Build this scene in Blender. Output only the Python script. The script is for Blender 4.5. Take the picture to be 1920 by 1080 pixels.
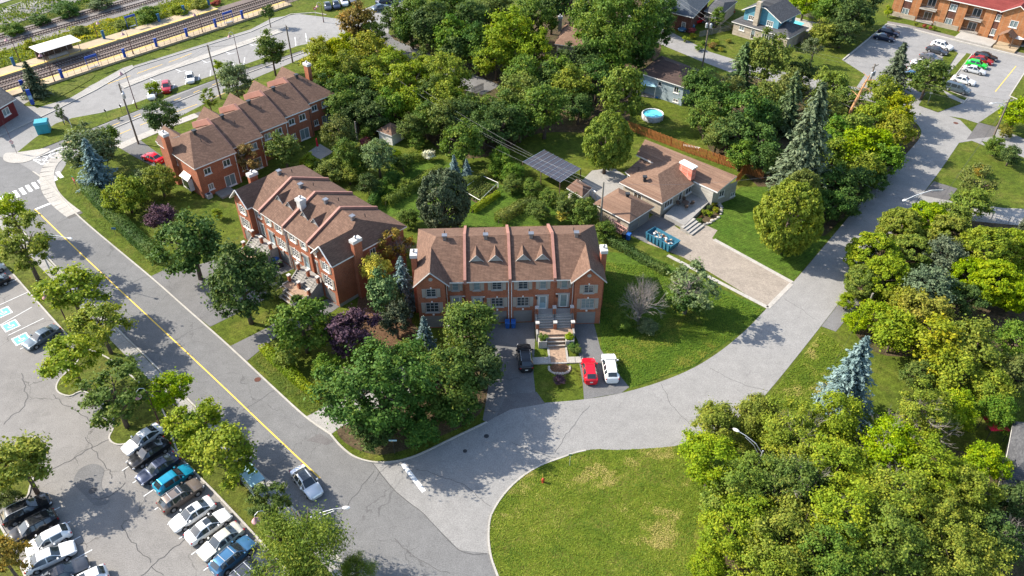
import bpy, bmesh, math, random
import numpy as np
from mathutils import Vector, Matrix, Quaternion
R = math.radians
for o in list(bpy.data.objects): bpy.data.objects.remove(o)
scn = bpy.context.scene
COL = scn.collection

# ------------------------------------------------------------------ camera (a drone, 71 m up)
cam_d = bpy.data.cameras.new('camera'); cam = bpy.data.objects.new('camera', cam_d); COL.objects.link(cam)
cam_d.sensor_width = 36.0; cam_d.lens = 27.9375; cam_d.clip_start = 0.5; cam_d.clip_end = 3000
cam.location = (0, 0, 71.0); cam.rotation_euler = (R(90 - 39.0), 0, 0)
scn.camera = cam

# ------------------------------------------------------------------ sky and sun
SUN_EL = 37.0                      # elevation
SUN_AZ = 164.0                     # direction towards the sun, counted from +x
world = bpy.data.worlds.new('World'); scn.world = world; world.use_nodes = True
wn = world.node_tree; wn.nodes.clear()
sky = wn.nodes.new('ShaderNodeTexSky'); sky.sky_type = 'NISHITA'; sky.sun_disc = False
sky.sun_elevation = R(SUN_EL); sky.sun_rotation = R(90 - SUN_AZ)
sky.air_density = 1.0; sky.dust_density = 1.2; sky.ozone_density = 1.0
bg = wn.nodes.new('ShaderNodeBackground'); bg.inputs['Strength'].default_value = 0.15
wo = wn.nodes.new('ShaderNodeOutputWorld')
wn.links.new(sky.outputs[0], bg.inputs[0]); wn.links.new(bg.outputs[0], wo.inputs[0])
sun_d = bpy.data.lights.new('sun', 'SUN'); sun = bpy.data.objects.new('sun', sun_d); COL.objects.link(sun)
sun_d.energy = 4.5; sun_d.angle = R(0.53); sun_d.color = (1.0, 0.93, 0.82)
sv = Vector((math.cos(R(SUN_EL)) * math.cos(R(SUN_AZ)), math.cos(R(SUN_EL)) * math.sin(R(SUN_AZ)), math.sin(R(SUN_EL))))
sun.rotation_euler = sv.to_track_quat('Z', 'Y').to_euler()
scn.view_settings.view_transform = 'Standard'; scn.view_settings.look = 'None'
scn.view_settings.exposure = 1.32; scn.view_settings.gamma = 1.0; scn.view_settings.use_curve_mapping = False


# ------------------------------------------------------------------ helpers
def tag(o, label=None, cat=None, group=None, kind=None):
    if label: o['label'] = label
    if cat: o['category'] = cat
    if group: o['group'] = group
    if kind: o['kind'] = kind
    return o
def empty(name, loc=(0, 0, 0), rz=0.0, label=None, cat=None, group=None):
    o = bpy.data.objects.new(name, None); COL.objects.link(o)
    o.empty_display_size = 0.2
    o.location = (loc[0], loc[1], loc[2] if len(loc) > 2 else 0.0); o.rotation_euler = (0, 0, rz)
    return tag(o, label, cat, group)
def link(name, me, parent=None, loc=None, rz=None):
    o = bpy.data.objects.new(name, me); COL.objects.link(o)
    if parent is not None: o.parent = parent
    if loc is not None: o.location = loc
    if rz is not None: o.rotation_euler = (0, 0, rz)
    return o
def copy_tree(src, parent=None):
    c = src.copy(); COL.objects.link(c); c.parent = parent
    for ch in src.children: copy_tree(ch, c)
    return c
class MB:
    """collects boxes, prisms, tubes into one mesh"""
    def __init__(s): s.v = []; s.f = []
    def add(s, vs, fs):
        b = len(s.v); s.v += [tuple(p) for p in vs]; s.f += [tuple(i + b for i in f) for f in fs]; return s
    def box(s, x0, x1, y0, y1, z0, z1):
        return s.add([(x0,y0,z0),(x1,y0,z0),(x1,y1,z0),(x0,y1,z0),(x0,y0,z1),(x1,y0,z1),(x1,y1,z1),(x0,y1,z1)],
                     [(0,3,2,1),(4,5,6,7),(0,1,5,4),(1,2,6,5),(2,3,7,6),(3,0,4,7)])
    def cbox(s, cx, cy, cz, sx, sy, sz): return s.box(cx-sx/2, cx+sx/2, cy-sy/2, cy+sy/2, cz-sz/2, cz+sz/2)
    def poly(s, pts): return s.add(pts, [tuple(range(len(pts)))])
    def prism(s, pts, z0, z1):
        n = len(pts)
        a = sum(pts[i][0]*pts[(i+1) % n][1] - pts[(i+1) % n][0]*pts[i][1] for i in range(n))
        if a < 0: pts = pts[::-1]
        return s.add([(p[0],p[1],z0) for p in pts] + [(p[0],p[1],z1) for p in pts],
                     [tuple(range(n-1,-1,-1)), tuple(range(n,2*n))] + [(i,(i+1)%n,n+(i+1)%n,n+i) for i in range(n)])
    def tube(s, pts, r, n=6, caps=True):
        rs = r if hasattr(r, '__len__') else [r]*len(pts)
        P = [Vector(p) for p in pts]; b = len(s.v); up = Vector((0,0,1)); prev = None
        for i, p in enumerate(P):
            d = (P[min(i+1,len(P)-1)] - P[max(i-1,0)]).normalized()
            if prev is None:
                a = d.cross(up)
                if a.length < 1e-3: a = d.cross(Vector((1,0,0)))
            else: a = prev - d*prev.dot(d)
            a.normalize(); prev = a; c = d.cross(a)
            for k in range(n):
                t = 2*math.pi*k/n
                s.v.append(tuple(p + (a*math.cos(t) + c*math.sin(t))*rs[i]))
        for i in range(len(P)-1):
            for k in range(n):
                k2 = (k+1) % n
                s.f.append((b+i*n+k, b+i*n+k2, b+(i+1)*n+k2, b+(i+1)*n+k))
        if caps:
            s.f.append(tuple(b+k for k in range(n-1,-1,-1))); s.f.append(tuple(b+(len(P)-1)*n+k for k in range(n)))
        return s
    def lathe(s, prof, cx=0, cy=0, n=16):
        b = len(s.v)
        for r, z in prof:
            for k in range(n):
                t = 2*math.pi*k/n; s.v.append((cx+r*math.cos(t), cy+r*math.sin(t), z))
        for i in range(len(prof)-1):
            for k in range(n):
                k2 = (k+1) % n; s.f.append((b+i*n+k, b+i*n+k2, b+(i+1)*n+k2, b+(i+1)*n+k))
        s.f.append(tuple(b+k for k in range(n-1,-1,-1))); s.f.append(tuple(b+(len(prof)-1)*n+k for k in range(n)))
        return s
    def mesh(s, name, mat, smooth=False):
        me = bpy.data.meshes.new(name); me.from_pydata(s.v, [], s.f)
        for m in (mat if isinstance(mat, (list, tuple)) else [mat]): me.materials.append(m)
        if smooth: me.polygons.foreach_set('use_smooth', [True]*len(me.polygons))
        me.update(); return me
    def build(s, name, mat, parent=None, smooth=False, loc=None, rz=None):
        return link(name, s.mesh(name, mat, smooth), parent, loc, rz)
def spline(pts, n=6, closed=False):
    """Catmull-Rom through 2-D points"""
    P = [Vector((p[0], p[1])) for p in pts]; out = []
    m = len(P)
    for i in range(m if closed else m-1):
        if closed: a, b, c, d = P[(i-1) % m], P[i], P[(i+1) % m], P[(i+2) % m]
        else: a, b, c, d = P[max(i-1,0)], P[i], P[i+1], P[min(i+2,m-1)]
        for k in range(n):
            t = k/n
            out.append(0.5*((2*b) + (c-a)*t + (2*a-5*b+4*c-d)*t*t + (3*b-a-3*c+d)*t**3))
    if not closed: out.append(P[-1])
    return [(p.x, p.y) for p in out]
def resample(pts, step):
    P = [Vector((p[0], p[1])) for p in pts]; out = [P[0].copy()]; acc = 0.0
    for i in range(len(P)-1):
        seg = (P[i+1]-P[i]); L = seg.length
        if L < 1e-6: continue
        t = step - acc
        while t <= L: out.append(P[i] + seg*(t/L)); t += step
        acc = (acc + L) % step
    return out
def sheet(name, pts, z, mat, kind='structure', label=None, cat=None, parent=None):
    n = len(pts); a = sum(pts[i][0]*pts[(i+1) % n][1] - pts[(i+1) % n][0]*pts[i][1] for i in range(n))
    if a < 0: pts = pts[::-1]
    o = MB().poly([(p[0], p[1], z) for p in pts]).build(name, mat, parent)
    return tag(o, label, cat, None, kind if parent is None else None)
def offs(pts, d):
    """offset an open 2-D polyline to its left by d"""
    P = [Vector((p[0], p[1])) for p in pts]; out = []
    for i, p in enumerate(P):
        t = (P[min(i+1,len(P)-1)] - P[max(i-1,0)]).normalized()
        out.append((p.x - t.y*d, p.y + t.x*d))
    return out
def band(name, pts, w, z, mat, kind='structure', parent=None, side=0.0):
    """flat strip of width w along a polyline"""
    a = offs(pts, w*(0.5+side)); b = offs(pts, -w*(0.5-side)); m = MB(); n = len(pts)
    m.add([(p[0],p[1],z) for p in a] + [(p[0],p[1],z) for p in b], [(i+1, i, n+i, n+i+1) for i in range(n-1)])
    o = m.build(name, mat, parent)
    if parent is None: tag(o, kind=kind)
    return o
def kerb(pts, w=0.2, h=0.13, name='kerb', mat=None, parent=None):
    a = offs(pts, w/2); b = offs(pts, -w/2); n = len(pts); m = MB()
    m.add([(p[0],p[1],-0.05) for p in a]+[(p[0],p[1],h) for p in a]+[(p[0],p[1],h) for p in b]+[(p[0],p[1],-0.05) for p in b],
          [(k*n+i, k*n+i+1, (k+1)*n+i+1, (k+1)*n+i) for k in range(3) for i in range(n-1)] + [(0,n,2*n,3*n),(3*n-1+n,3*n-1,2*n-1,n-1)])
    o = m.build(name, mat or M['kerb'], parent)
    if parent is None: tag(o, kind='structure')
    return o
def dashes(pts, on, off, w, z, mat, name, parent):
    """painted dashes along a polyline, each its own part"""
    P = resample(pts, 0.25); i = 0; a = int(on/0.25); b = int(off/0.25)
    while i + a < len(P):
        band(name, [(p.x,p.y) for p in P[i:i+a+1]], w, z, mat, parent=parent); i += a+b
def slabs(name, pts, w, step, z, mat, gap=0.03, side=0.0):
    """a pavement of single slabs along a polyline"""
    root = band(name, pts, w, z-0.03, M['joint'], side=side)
    P = resample(pts, step)
    for i in range(len(P)-1):
        a, b = P[i], P[i+1]; d = (b-a).normalized(); nrm = Vector((-d.y, d.x)); a2 = a + d*gap; mm = MB()
        q = [a2+nrm*w*(.5+side), b+nrm*w*(.5+side), b-nrm*w*(.5-side), a2-nrm*w*(.5-side)]
        mm.prism([(p.x,p.y) for p in q], z-0.06, z)
        mm.build('slab', mat, root)
    return root

# ------------------------------------------------------------------ materials
M = {}
class NT:
    def __init__(s, name):
        s.m = bpy.data.materials.new(name); s.m.use_nodes = True; s.t = s.m.node_tree; s.t.nodes.clear()
        s.out = s.t.nodes.new('ShaderNodeOutputMaterial'); M[name] = s.m
    def n(s, typ, ins=None, **kw):
        nd = s.t.nodes.new('ShaderNode'+typ)
        for k, v in kw.items(): setattr(nd, k, v)
        for k, v in (ins or {}).items():
            if isinstance(v, bpy.types.NodeSocket): s.t.links.new(v, nd.inputs[k])
            elif v is not None: nd.inputs[k].default_value = v
        return nd
    def pos(s, world=True):
        return s.n('NewGeometry').outputs['Position'] if world else s.n('TexCoord').outputs['Object']
    def noise(s, vec, scale, detail=3.0, rough=0.55):
        return s.n('TexNoise', {'Vector': vec, 'Scale': scale, 'Detail': detail, 'Roughness': rough}).outputs['Fac']
    def ramp(s, fac, stops):
        r = s.n('ValToRGB', {'Fac': fac}); e = r.color_ramp.elements
        while len(e) < len(stops): e.new(0.5)
        for q, (p, c) in zip(e, stops): q.position = p; q.color = (c[0], c[1], c[2], 1) if hasattr(c, '__len__') else (c, c, c, 1)
        return r.outputs['Color']
    def mix(s, f, a, b, mode='MIX'):
        nd = s.n('Mix', data_type='RGBA', blend_type=mode)
        for i, v in ((0, f), (6, a), (7, b)):
            if isinstance(v, bpy.types.NodeSocket): s.t.links.new(v, nd.inputs[i])
            else: nd.inputs[i].default_value = v if i == 0 else (v[0], v[1], v[2], 1)
        return nd.outputs[2]
    def math(s, op, a, b=None):
        nd = s.n('Math', operation=op)
        for i, v in ((0, a), (1, b)):
            if v is None: continue
            if isinstance(v, bpy.types.NodeSocket): s.t.links.new(v, nd.inputs[i])
            else: nd.inputs[i].default_value = v
        return nd.outputs[0]
    def bump(s, h, strength=0.4, dist=0.02):
        return s.n('Bump', {'Height': h, 'Strength': strength, 'Distance': dist}).outputs['Normal']
    def done(s, col, rough=0.85, metal=0.0, normal=None, spec=0.3, **kw):
        ins = {'Base Color': col if isinstance(col, bpy.types.NodeSocket) else (col[0], col[1], col[2], 1), 'Roughness': rough, 'Metallic': metal, 'Specular IOR Level': spec}
        ins.update(kw)
        b = s.n('BsdfPrincipled', ins)
        if normal is not None: s.t.links.new(normal, b.inputs['Normal'])
        s.t.links.new(b.outputs[0], s.out.inputs['Surface']); return s.m
KA = 0.84
def plain(name, c, rough=0.7, metal=0.0, var=0.12, spec=0.3, scale=1.5, **kw):
    c = [x*KA for x in c]
    t = NT(name); p = t.pos(False)
    f = t.noise(p, scale, 4)
    lo = [x*(1-var) for x in c]; hi = [min(1, x*(1+var)) for x in c]
    return t.done(t.ramp(f, [(0.3, lo), (0.7, hi)]), rough, metal, None, spec, **kw)
def asphalt(name, c, crack=0.0, warm=0.0, patch=0.12, cscale=0.12):
    c = [x*KA for x in c]; t = NT(name); p = t.pos()
    big = t.noise(p, 0.06, 4, 0.6); mid = t.noise(p, 0.7, 5, 0.65); fine = t.noise(p, 9, 4, 0.75)
    a = [x*(1-patch) for x in c]; b = [x*(1+patch) for x in c]
    col = t.ramp(big, [(0.3, a), (0.7, b)])
    col = t.mix(0.45, col, t.ramp(mid, [(0.25, 0.36), (0.75, 0.64)]), 'OVERLAY')
    col = t.mix(0.7, col, t.ramp(fine, [(0.32, 0.28), (0.68, 0.72)]), 'OVERLAY')
    # dark oil spots and lighter worn areas of their own shape
    sp = t.noise(p, 0.35, 2, 0.5)
    col = t.mix(t.ramp(sp, [(0.66, 0), (0.74, 0.30)]), col, [x*0.45 for x in c])
    if crack:
        w = t.n('TexNoise', {'Vector': p, 'Scale': 0.5, 'Detail': 4.0}).outputs['Color']
        pv = t.n('VectorMath', {0: p, 1: t.n('VectorMath', {0: w, 1: (3.0, 3.0, 0)}, operation='MULTIPLY').outputs[0]}, operation='ADD').outputs[0]
        vo = t.n('TexVoronoi', {'Vector': pv, 'Scale': cscale}, feature='DISTANCE_TO_EDGE').outputs['Distance']
        cr = t.ramp(vo, [(0.0, crack), (0.0025, crack), (0.006, 0)])
        brk = t.ramp(t.noise(p, 0.25, 2), [(0.42, 0), (0.55, 1)])
        col = t.mix(t.mix(1.0, cr, brk, 'MULTIPLY'), col, [x*0.28 for x in c])
    return t.done(col, 0.9, 0, t.bump(fine, 0.35, 0.01), 0.25)
def lawn(name, c1, c2, dry, dryamt=0.5, stripes=None):
    c1, c2, dry = [[x*KA for x in q] for q in (c1, c2, dry)]; t = NT(name); p = t.pos()
    a = t.noise(p, 0.16, 5, 0.6); b = t.noise(p, 1.1, 5, 0.7); f = t.noise(p, 5.5, 5, 0.8)
    col = t.ramp(a, [(0.32, c1), (0.68, c2)])
    d = t.ramp(t.noise(p, 0.23, 6, 0.68), [(0.5, 0), (0.72, dryamt)])
    col = t.mix(d, col, dry)
    col = t.mix(0.75, col, t.ramp(b, [(0.34, 0.26), (0.66, 0.74)]), 'OVERLAY')
    col = t.mix(0.8, col, t.ramp(f, [(0.34, 0.16), (0.66, 0.84)]), 'OVERLAY')
    if stripes:
        ang, wl, amt = stripes
        rot = t.n('VectorRotate', {'Vector': p, 'Angle': ang}, rotation_type='Z_AXIS').outputs[0]
        wv = t.n('TexWave', {'Vector': rot, 'Scale': 1.0/wl, 'Distortion': 0.6, 'Detail': 2.0}, wave_type='BANDS', bands_direction='X').outputs['Fac']
        col = t.mix(amt, col, t.ramp(wv, [(0.2, 0.38), (0.8, 0.62)]), 'OVERLAY')
    return t.done(col, 0.95, 0, t.bump(t.noise(p, 22, 3, 0.8), 0.9, 0.05), 0.1)
asphalt('asphalt_main', (0.160, 0.157, 0.152), crack=0.45, patch=0.09)
asphalt('asphalt_side', (0.250, 0.241, 0.226), crack=0.25, patch=0.07)
asphalt('asphalt_lot', (0.215, 0.202, 0.186), crack=0.7, patch=0.16, cscale=0.10)
asphalt('asphalt_station', (0.245, 0.237, 0.225), crack=0.4)
asphalt('asphalt_drive', (0.150, 0.146, 0.142), crack=0.4, patch=0.22)
asphalt('asphalt_new', (0.070, 0.068, 0.066), patch=0.3)
asphalt('asphalt_patch', (0.130, 0.122, 0.118), patch=0.2)
asphalt('concrete', (0.38, 0.355, 0.315), patch=0.1)
asphalt('concrete_old', (0.30, 0.285, 0.26), patch=0.14)
asphalt('kerb', (0.40, 0.375, 0.33), patch=0.14)
asphalt('gravel', (0.20, 0.18, 0.165), patch=0.2)
asphalt('ballast', (0.135, 0.105, 0.09), patch=0.3)
asphalt('platform', (0.40, 0.31, 0.20), patch=0.12)
t = NT('paver_grey'); p = t.pos(); q = t.n('VectorRotate', {'Vector': p, 'Angle': R(38)}, rotation_type='Z_AXIS').outputs[0]
b = t.n('TexBrick', {'Vector': q, 'Color1': (0.275, 0.235, 0.19, 1), 'Color2': (0.23, 0.195, 0.158, 1), 'Mortar': (0.17, 0.145, 0.12, 1), 'Scale': 1.0, 'Mortar Size': 0.01, 'Brick Width': 0.32, 'Row Height': 0.2})
c = t.mix(0.6, b.outputs['Color'], t.ramp(t.noise(p, 0.5, 5, 0.7), [(0.28, 0.36), (0.72, 0.64)]), 'OVERLAY')
t.done(t.mix(0.5, c, t.ramp(t.noise(p, 5, 3, 0.7), [(0.28, 0.32), (0.72, 0.68)]), 'OVERLAY'), 0.9, 0, t.bump(b.outputs['Fac'], 0.3, -0.01), 0.2)
plain('seal', (0.075, 0.072, 0.070), 0.8)
plain('edge_yellow', (0.60, 0.42, 0.12), 0.8, var=0.2)
plain('joint', (0.12, 0.11, 0.10), 0.95)
lawn('grass', (0.062, 0.092, 0.010), (0.098, 0.122, 0.014), (0.160, 0.140, 0.035), 0.65)
lawn('grass_lush', (0.050, 0.098, 0.010), (0.076, 0.122, 0.014), (0.105, 0.110, 0.022), 0.3, (R(58), 1.5, 0.35))
lawn('grass_corner', (0.085, 0.118, 0.011), (0.132, 0.150, 0.016), (0.190, 0.155, 0.045), 0.85)
lawn('grass_rough', (0.070, 0.095, 0.014), (0.105, 0.118, 0.018), (0.140, 0.115, 0.03), 0.6)
lawn('soil', (0.075, 0.055, 0.032), (0.105, 0.075, 0.042), (0.06, 0.07, 0.02), 0.8)
lawn('mulch', (0.12, 0.07, 0.04), (0.16, 0.09, 0.05), (0.10, 0.07, 0.04), 0.5)
for nm, c in (('paint_white', (0.62, 0.62, 0.60)), ('paint_yellow', (0.72, 0.46, 0.06)), ('paint_blue', (0.10, 0.33, 0.42))):
    t = NT(nm); p = t.pos(); f = t.noise(p, 3.0, 6, 0.75)
    t.done(t.mix(t.ramp(f, [(0.5, 0), (0.75, 0.55)]), c, (0.22, 0.21, 0.2)), 0.75)
def brick_mat(name, c1, c2, mortar, bw=0.22, bh=0.075):
    c1, c2, mortar = [tuple(x*KA for x in q) for q in (c1, c2, mortar)]
    t = NT(name); s = t.n('SeparateXYZ', {0: t.pos(False)})
    v = t.n('CombineXYZ', {0: t.math('ADD', s.outputs[0], s.outputs[1]), 1: s.outputs[2]}).outputs[0]
    b = t.n('TexBrick', {'Vector': v, 'Color1': (*c1, 1), 'Color2': (*c2, 1), 'Mortar': (*mortar, 1), 'Scale': 1.0, 'Mortar Size': 0.008, 'Brick Width': bw, 'Row Height': bh, 'Bias': -0.1})
    n1 = t.noise(t.pos(False), 0.7, 5, 0.65); n2 = t.noise(v, 6.0, 3)
    col = t.mix(0.6, b.outputs['Color'], t.ramp(n1, [(0.28, 0.32), (0.72, 0.66)]), 'OVERLAY')
    col = t.mix(0.5, col, t.ramp(n2, [(0.28, 0.3), (0.72, 0.7)]), 'OVERLAY')
    return t.done(col, 0.88, 0, t.bump(b.outputs['Fac'], 0.3, -0.01), 0.2)
brick_mat('brick', (0.375, 0.112, 0.050), (0.310, 0.086, 0.040), (0.30, 0.18, 0.12))
brick_mat('brick_orange', (0.40, 0.155, 0.055), (0.34, 0.125, 0.045), (0.36, 0.24, 0.14))
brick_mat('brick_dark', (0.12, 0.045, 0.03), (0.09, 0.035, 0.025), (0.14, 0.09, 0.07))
brick_mat('stone', (0.42, 0.36, 0.28), (0.34, 0.28, 0.21), (0.30, 0.26, 0.21), 0.5, 0.22)
brick_mat('siding_blue', (0.10, 0.27, 0.34), (0.11, 0.285, 0.36), (0.07, 0.20, 0.26), 6.0, 0.18)
brick_mat('siding_pale', (0.30, 0.36, 0.38), (0.31, 0.37, 0.39), (0.22, 0.27, 0.29), 6.0, 0.18)
brick_mat('siding_beige', (0.42, 0.39, 0.33), (0.43, 0.40, 0.34), (0.32, 0.29, 0.25), 6.0, 0.18)
def shingle(name, c1, c2, c3):
    c1, c2, c3 = [tuple(x*KA for x in q) for q in (c1, c2, c3)]
    t = NT(name); s = t.n('SeparateXYZ', {0: t.pos(False)})
    v = t.n('CombineXYZ', {0: t.math('ADD', s.outputs[0], s.outputs[1]), 1: t.math('MULTIPLY', s.outputs[2], 2.2)}).outputs[0]
    b = t.n('TexBrick', {'Vector': v, 'Color1': (*c1, 1), 'Color2': (*c2, 1), 'Mortar': (*[x*0.55 for x in c2], 1), 'Scale': 1.0, 'Mortar Size': 0.014, 'Brick Width': 0.42, 'Row Height': 0.19})
    wn_ = t.n('TexWhiteNoise', {0: t.n('VectorMath', {0: v, 1: (0.42, 0.19, 1)}, operation='SNAP').outputs[0]}, noise_dimensions='2D').outputs[0]
    col = t.mix(t.ramp(wn_, [(0.5, 0), (0.95, 0.55)]), b.outputs['Color'], c3)
    n1 = t.noise(t.pos(False), 0.45, 5, 0.7); n2 = t.noise(t.pos(False), 5, 4, 0.7)
    col = t.mix(0.5, col, t.ramp(n1, [(0.28, 0.40), (0.72, 0.60)]), 'OVERLAY')
    col = t.mix(0.5, col, t.ramp(n2, [(0.28, 0.34), (0.72, 0.66)]), 'OVERLAY')
    return t.done(col, 0.92, 0, t.bump(b.outputs['Fac'], 0.4, -0.012), 0.2)
shingle('roof_brown', (0.160, 0.094, 0.065), (0.135, 0.078, 0.054), (0.205, 0.122, 0.084))
shingle('roof_bungalow', (0.205, 0.125, 0.085), (0.170, 0.100, 0.068), (0.245, 0.155, 0.105))
shingle('roof_dark', (0.075, 0.050, 0.042), (0.060, 0.040, 0.034), (0.10, 0.065, 0.05))
shingle('roof_grey', (0.085, 0.085, 0.088), (0.065, 0.065, 0.068), (0.115, 0.115, 0.115))
shingle('roof_red', (0.20, 0.040, 0.035), (0.165, 0.032, 0.028), (0.23, 0.055, 0.045))
brick_mat('chimney_red', (0.55, 0.10, 0.05), (0.60, 0.30, 0.22), (0.62, 0.45, 0.38), 0.4, 0.12)
brick_mat('brick_red', (0.17, 0.025, 0.025), (0.14, 0.02, 0.02), (0.12, 0.03, 0.03))
plain('lattice', (0.55, 0.30, 0.25), 0.8, var=0.25, scale=6)
shingle('roof_slate', (0.07, 0.085, 0.10), (0.055, 0.068, 0.08), (0.09, 0.10, 0.115))
plain('trim_white', (0.74, 0.71, 0.66), 0.55, var=0.06)
plain('trim_grey', (0.36, 0.34, 0.31), 0.6, var=0.08)
plain('shutter', (0.34, 0.30, 0.25), 0.7, var=0.08)
plain('parapet', (0.34, 0.165, 0.125), 0.7, var=0.1)
plain('cap', (0.50, 0.48, 0.45), 0.8, var=0.12)
plain('metal_grey', (0.30, 0.30, 0.31), 0.4, 0.7)
plain('metal_dark', (0.05, 0.05, 0.052), 0.5, 0.3)
plain('galv', (0.52, 0.53, 0.54), 0.4, 0.4)
plain('garage', (0.22, 0.205, 0.19), 0.6, var=0.05)
plain('door_green', (0.20, 0.26, 0.24), 0.5, var=0.05)
plain('door_blue', (0.24, 0.34, 0.38), 0.5, var=0.05)
plain('door_dark', (0.06, 0.05, 0.05), 0.5)
plain('curtain', (0.50, 0.44, 0.40), 0.9)
plain('foundation', (0.33, 0.32, 0.30), 0.9, var=0.15)
plain('paver', (0.34, 0.23, 0.155), 0.9, var=0.25, scale=4)
plain('wood_pole', (0.17, 0.135, 0.105), 0.9, var=0.2)
plain('cedar', (0.36, 0.135, 0.035), 0.8, var=0.22, scale=2)
plain('wood_grey', (0.24, 0.215, 0.18), 0.9, var=0.2)
plain('wood_dark', (0.10, 0.065, 0.045), 0.85)
plain('blue_plastic', (0.02, 0.10, 0.34), 0.45)
plain('dumpster_blue', (0.035, 0.15, 0.22), 0.55, var=0.2)
plain('teal_plastic', (0.04, 0.30, 0.36), 0.5, var=0.08)
plain('sign_blue', (0.02, 0.07, 0.36), 0.45)
plain('slate_blue', (0.03, 0.12, 0.24), 0.5)
plain('slide_blue', (0.05, 0.25, 0.60), 0.4)
plain('sign_green', (0.02, 0.16, 0.09), 0.5)
plain('sign_red', (0.45, 0.02, 0.025), 0.45)
plain('red_cloth', (0.60, 0.015, 0.05), 0.8)
plain('hydrant_red', (0.45, 0.07, 0.03), 0.5)
plain('lamp_pink', (0.50, 0.27, 0.27), 0.5)
plain('pole_maroon', (0.10, 0.035, 0.04), 0.5)
plain('rubber', (0.018, 0.018, 0.018), 0.85)
plain('alloy', (0.42, 0.42, 0.43), 0.35, 0.6)
plain('bin_black', (0.03, 0.03, 0.035), 0.5)
plain('bark', (0.115, 0.085, 0.065), 0.95, var=0.3, scale=3)
plain('bark_twig', (0.26, 0.225, 0.20), 0.95, var=0.25, scale=3)
plain('bark_grey', (0.24, 0.205, 0.175), 0.95, var=0.2, scale=3)
plain('bark_orange', (0.42, 0.22, 0.10), 0.95, var=0.25, scale=3)
plain('wire', (0.22, 0.22, 0.22), 0.7)
plain('rail_steel', (0.10, 0.062, 0.05), 0.6, 0.3)
plain('sleeper', (0.20, 0.165, 0.14), 0.95, var=0.25)
plain('rock', (0.42, 0.38, 0.32), 0.95, var=0.25, scale=3)
plain('pool_wall', (0.46, 0.46, 0.46), 0.6)
plain('debris', (0.52, 0.40, 0.28), 0.9, var=0.5, scale=3)
plain('taillight', (0.35, 0.01, 0.012), 0.25)
plain('headlight', (0.65, 0.66, 0.68), 0.15)
plain('orange_flower', (0.75, 0.22, 0.02), 0.9); plain('pink_flower', (0.70, 0.22, 0.25), 0.9); plain('white_flower', (0.75, 0.74, 0.62), 0.9)
NT('glass').done((0.02, 0.026, 0.03), 0.06, 0, None, 0.8)
NT('pane_glass').done((0.035, 0.045, 0.05), 0.08, 0, None, 0.7)
NT('glass_curtain').done((0.22, 0.21, 0.19), 0.2, 0, None, 0.7); NT('glass_warm').done((0.09, 0.07, 0.055), 0.1, 0, None, 0.7)
NT('glass_light').done((0.16, 0.20, 0.20), 0.15, 0, None, 0.6)
NT('clear_roof').done((0.30, 0.46, 0.50), 0.2, 0, None, 0.5)
NT('solar').done((0.045, 0.042, 0.050), 0.35, 0, None, 0.5)
t = NT('pool_water'); t.done((0.10, 0.50, 0.58), 0.08, 0, t.bump(t.noise(t.pos(False), 4, 2), 0.15, 0.02), 0.5)
def leaf_mat(name, c1, c2, c3, amt=0.25):
    """leaf colour differs from leaf to leaf and from tree to tree; light shines through"""
    t = NT(name)
    a = t.n('Attribute', attribute_name='tint').outputs['Fac']
    r = t.n('ObjectInfo').outputs['Random']
    col = t.ramp(a, [(0.05, c1), (0.55, c2), (0.97, c3)])
    h = t.n('HueSaturation', {'Hue': t.math('ADD', t.math('MULTIPLY', r, 0.024), 0.488), 'Saturation': t.math('ADD', t.math('MULTIPLY', r, 0.16), 0.92), 'Value': t.math('ADD', t.math('MULTIPLY', r, 0.36), 1.02), 'Color': col}).outputs[0]
    d = t.n('BsdfPrincipled', {'Base Color': h, 'Roughness': 0.65, 'Specular IOR Level': 0.14})
    tr = t.n('BsdfTranslucent', {'Color': t.mix(1.0, h, (1.0, 1.0, 0.5), 'MULTIPLY')})
    mx = t.n('MixShader', {0: amt, 1: d.outputs[0], 2: tr.outputs[0]})
    t.t.links.new(mx.outputs[0], t.out.inputs['Surface']); return t.m
leaf_mat('leaf_lot', (0.085, 0.145, 0.012), (0.180, 0.235, 0.016), (0.34, 0.33, 0.024), 0.40)
leaf_mat('turf_corner', (0.068, 0.115, 0.012), (0.138, 0.175, 0.018), (0.30, 0.25, 0.085), 0.3)
leaf_mat('turf_lush', (0.060, 0.118, 0.010), (0.110, 0.165, 0.014), (0.18, 0.185, 0.028), 0.3)
leaf_mat('leaf_dark', (0.030, 0.066, 0.014), (0.056, 0.102, 0.020), (0.110, 0.145, 0.026), 0.28)
leaf_mat('leaf_fresh', (0.070, 0.130, 0.014), (0.135, 0.205, 0.020), (0.25, 0.275, 0.030), 0.38)
leaf_mat('leaf_mid', (0.044, 0.090, 0.014), (0.088, 0.142, 0.019), (0.170, 0.192, 0.026), 0.32)
leaf_mat('leaf_yellow', (0.085, 0.140, 0.012), (0.165, 0.212, 0.014), (0.285, 0.285, 0.020), 0.36)
leaf_mat('leaf_gold', (0.105, 0.135, 0.013), (0.200, 0.212, 0.016), (0.34, 0.275, 0.024), 0.35)
leaf_mat('leaf_olive', (0.066, 0.102, 0.020), (0.122, 0.155, 0.028), (0.21, 0.21, 0.036), 0.3)
leaf_mat('leaf_grey', (0.068, 0.105, 0.040), (0.118, 0.158, 0.062), (0.20, 0.225, 0.10), 0.3)
leaf_mat('leaf_purple', (0.028, 0.016, 0.024), (0.060, 0.030, 0.044), (0.15, 0.085, 0.105), 0.15)
leaf_mat('leaf_rust', (0.095, 0.085, 0.020), (0.20, 0.145, 0.026), (0.36, 0.19, 0.036), 0.3)
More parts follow.
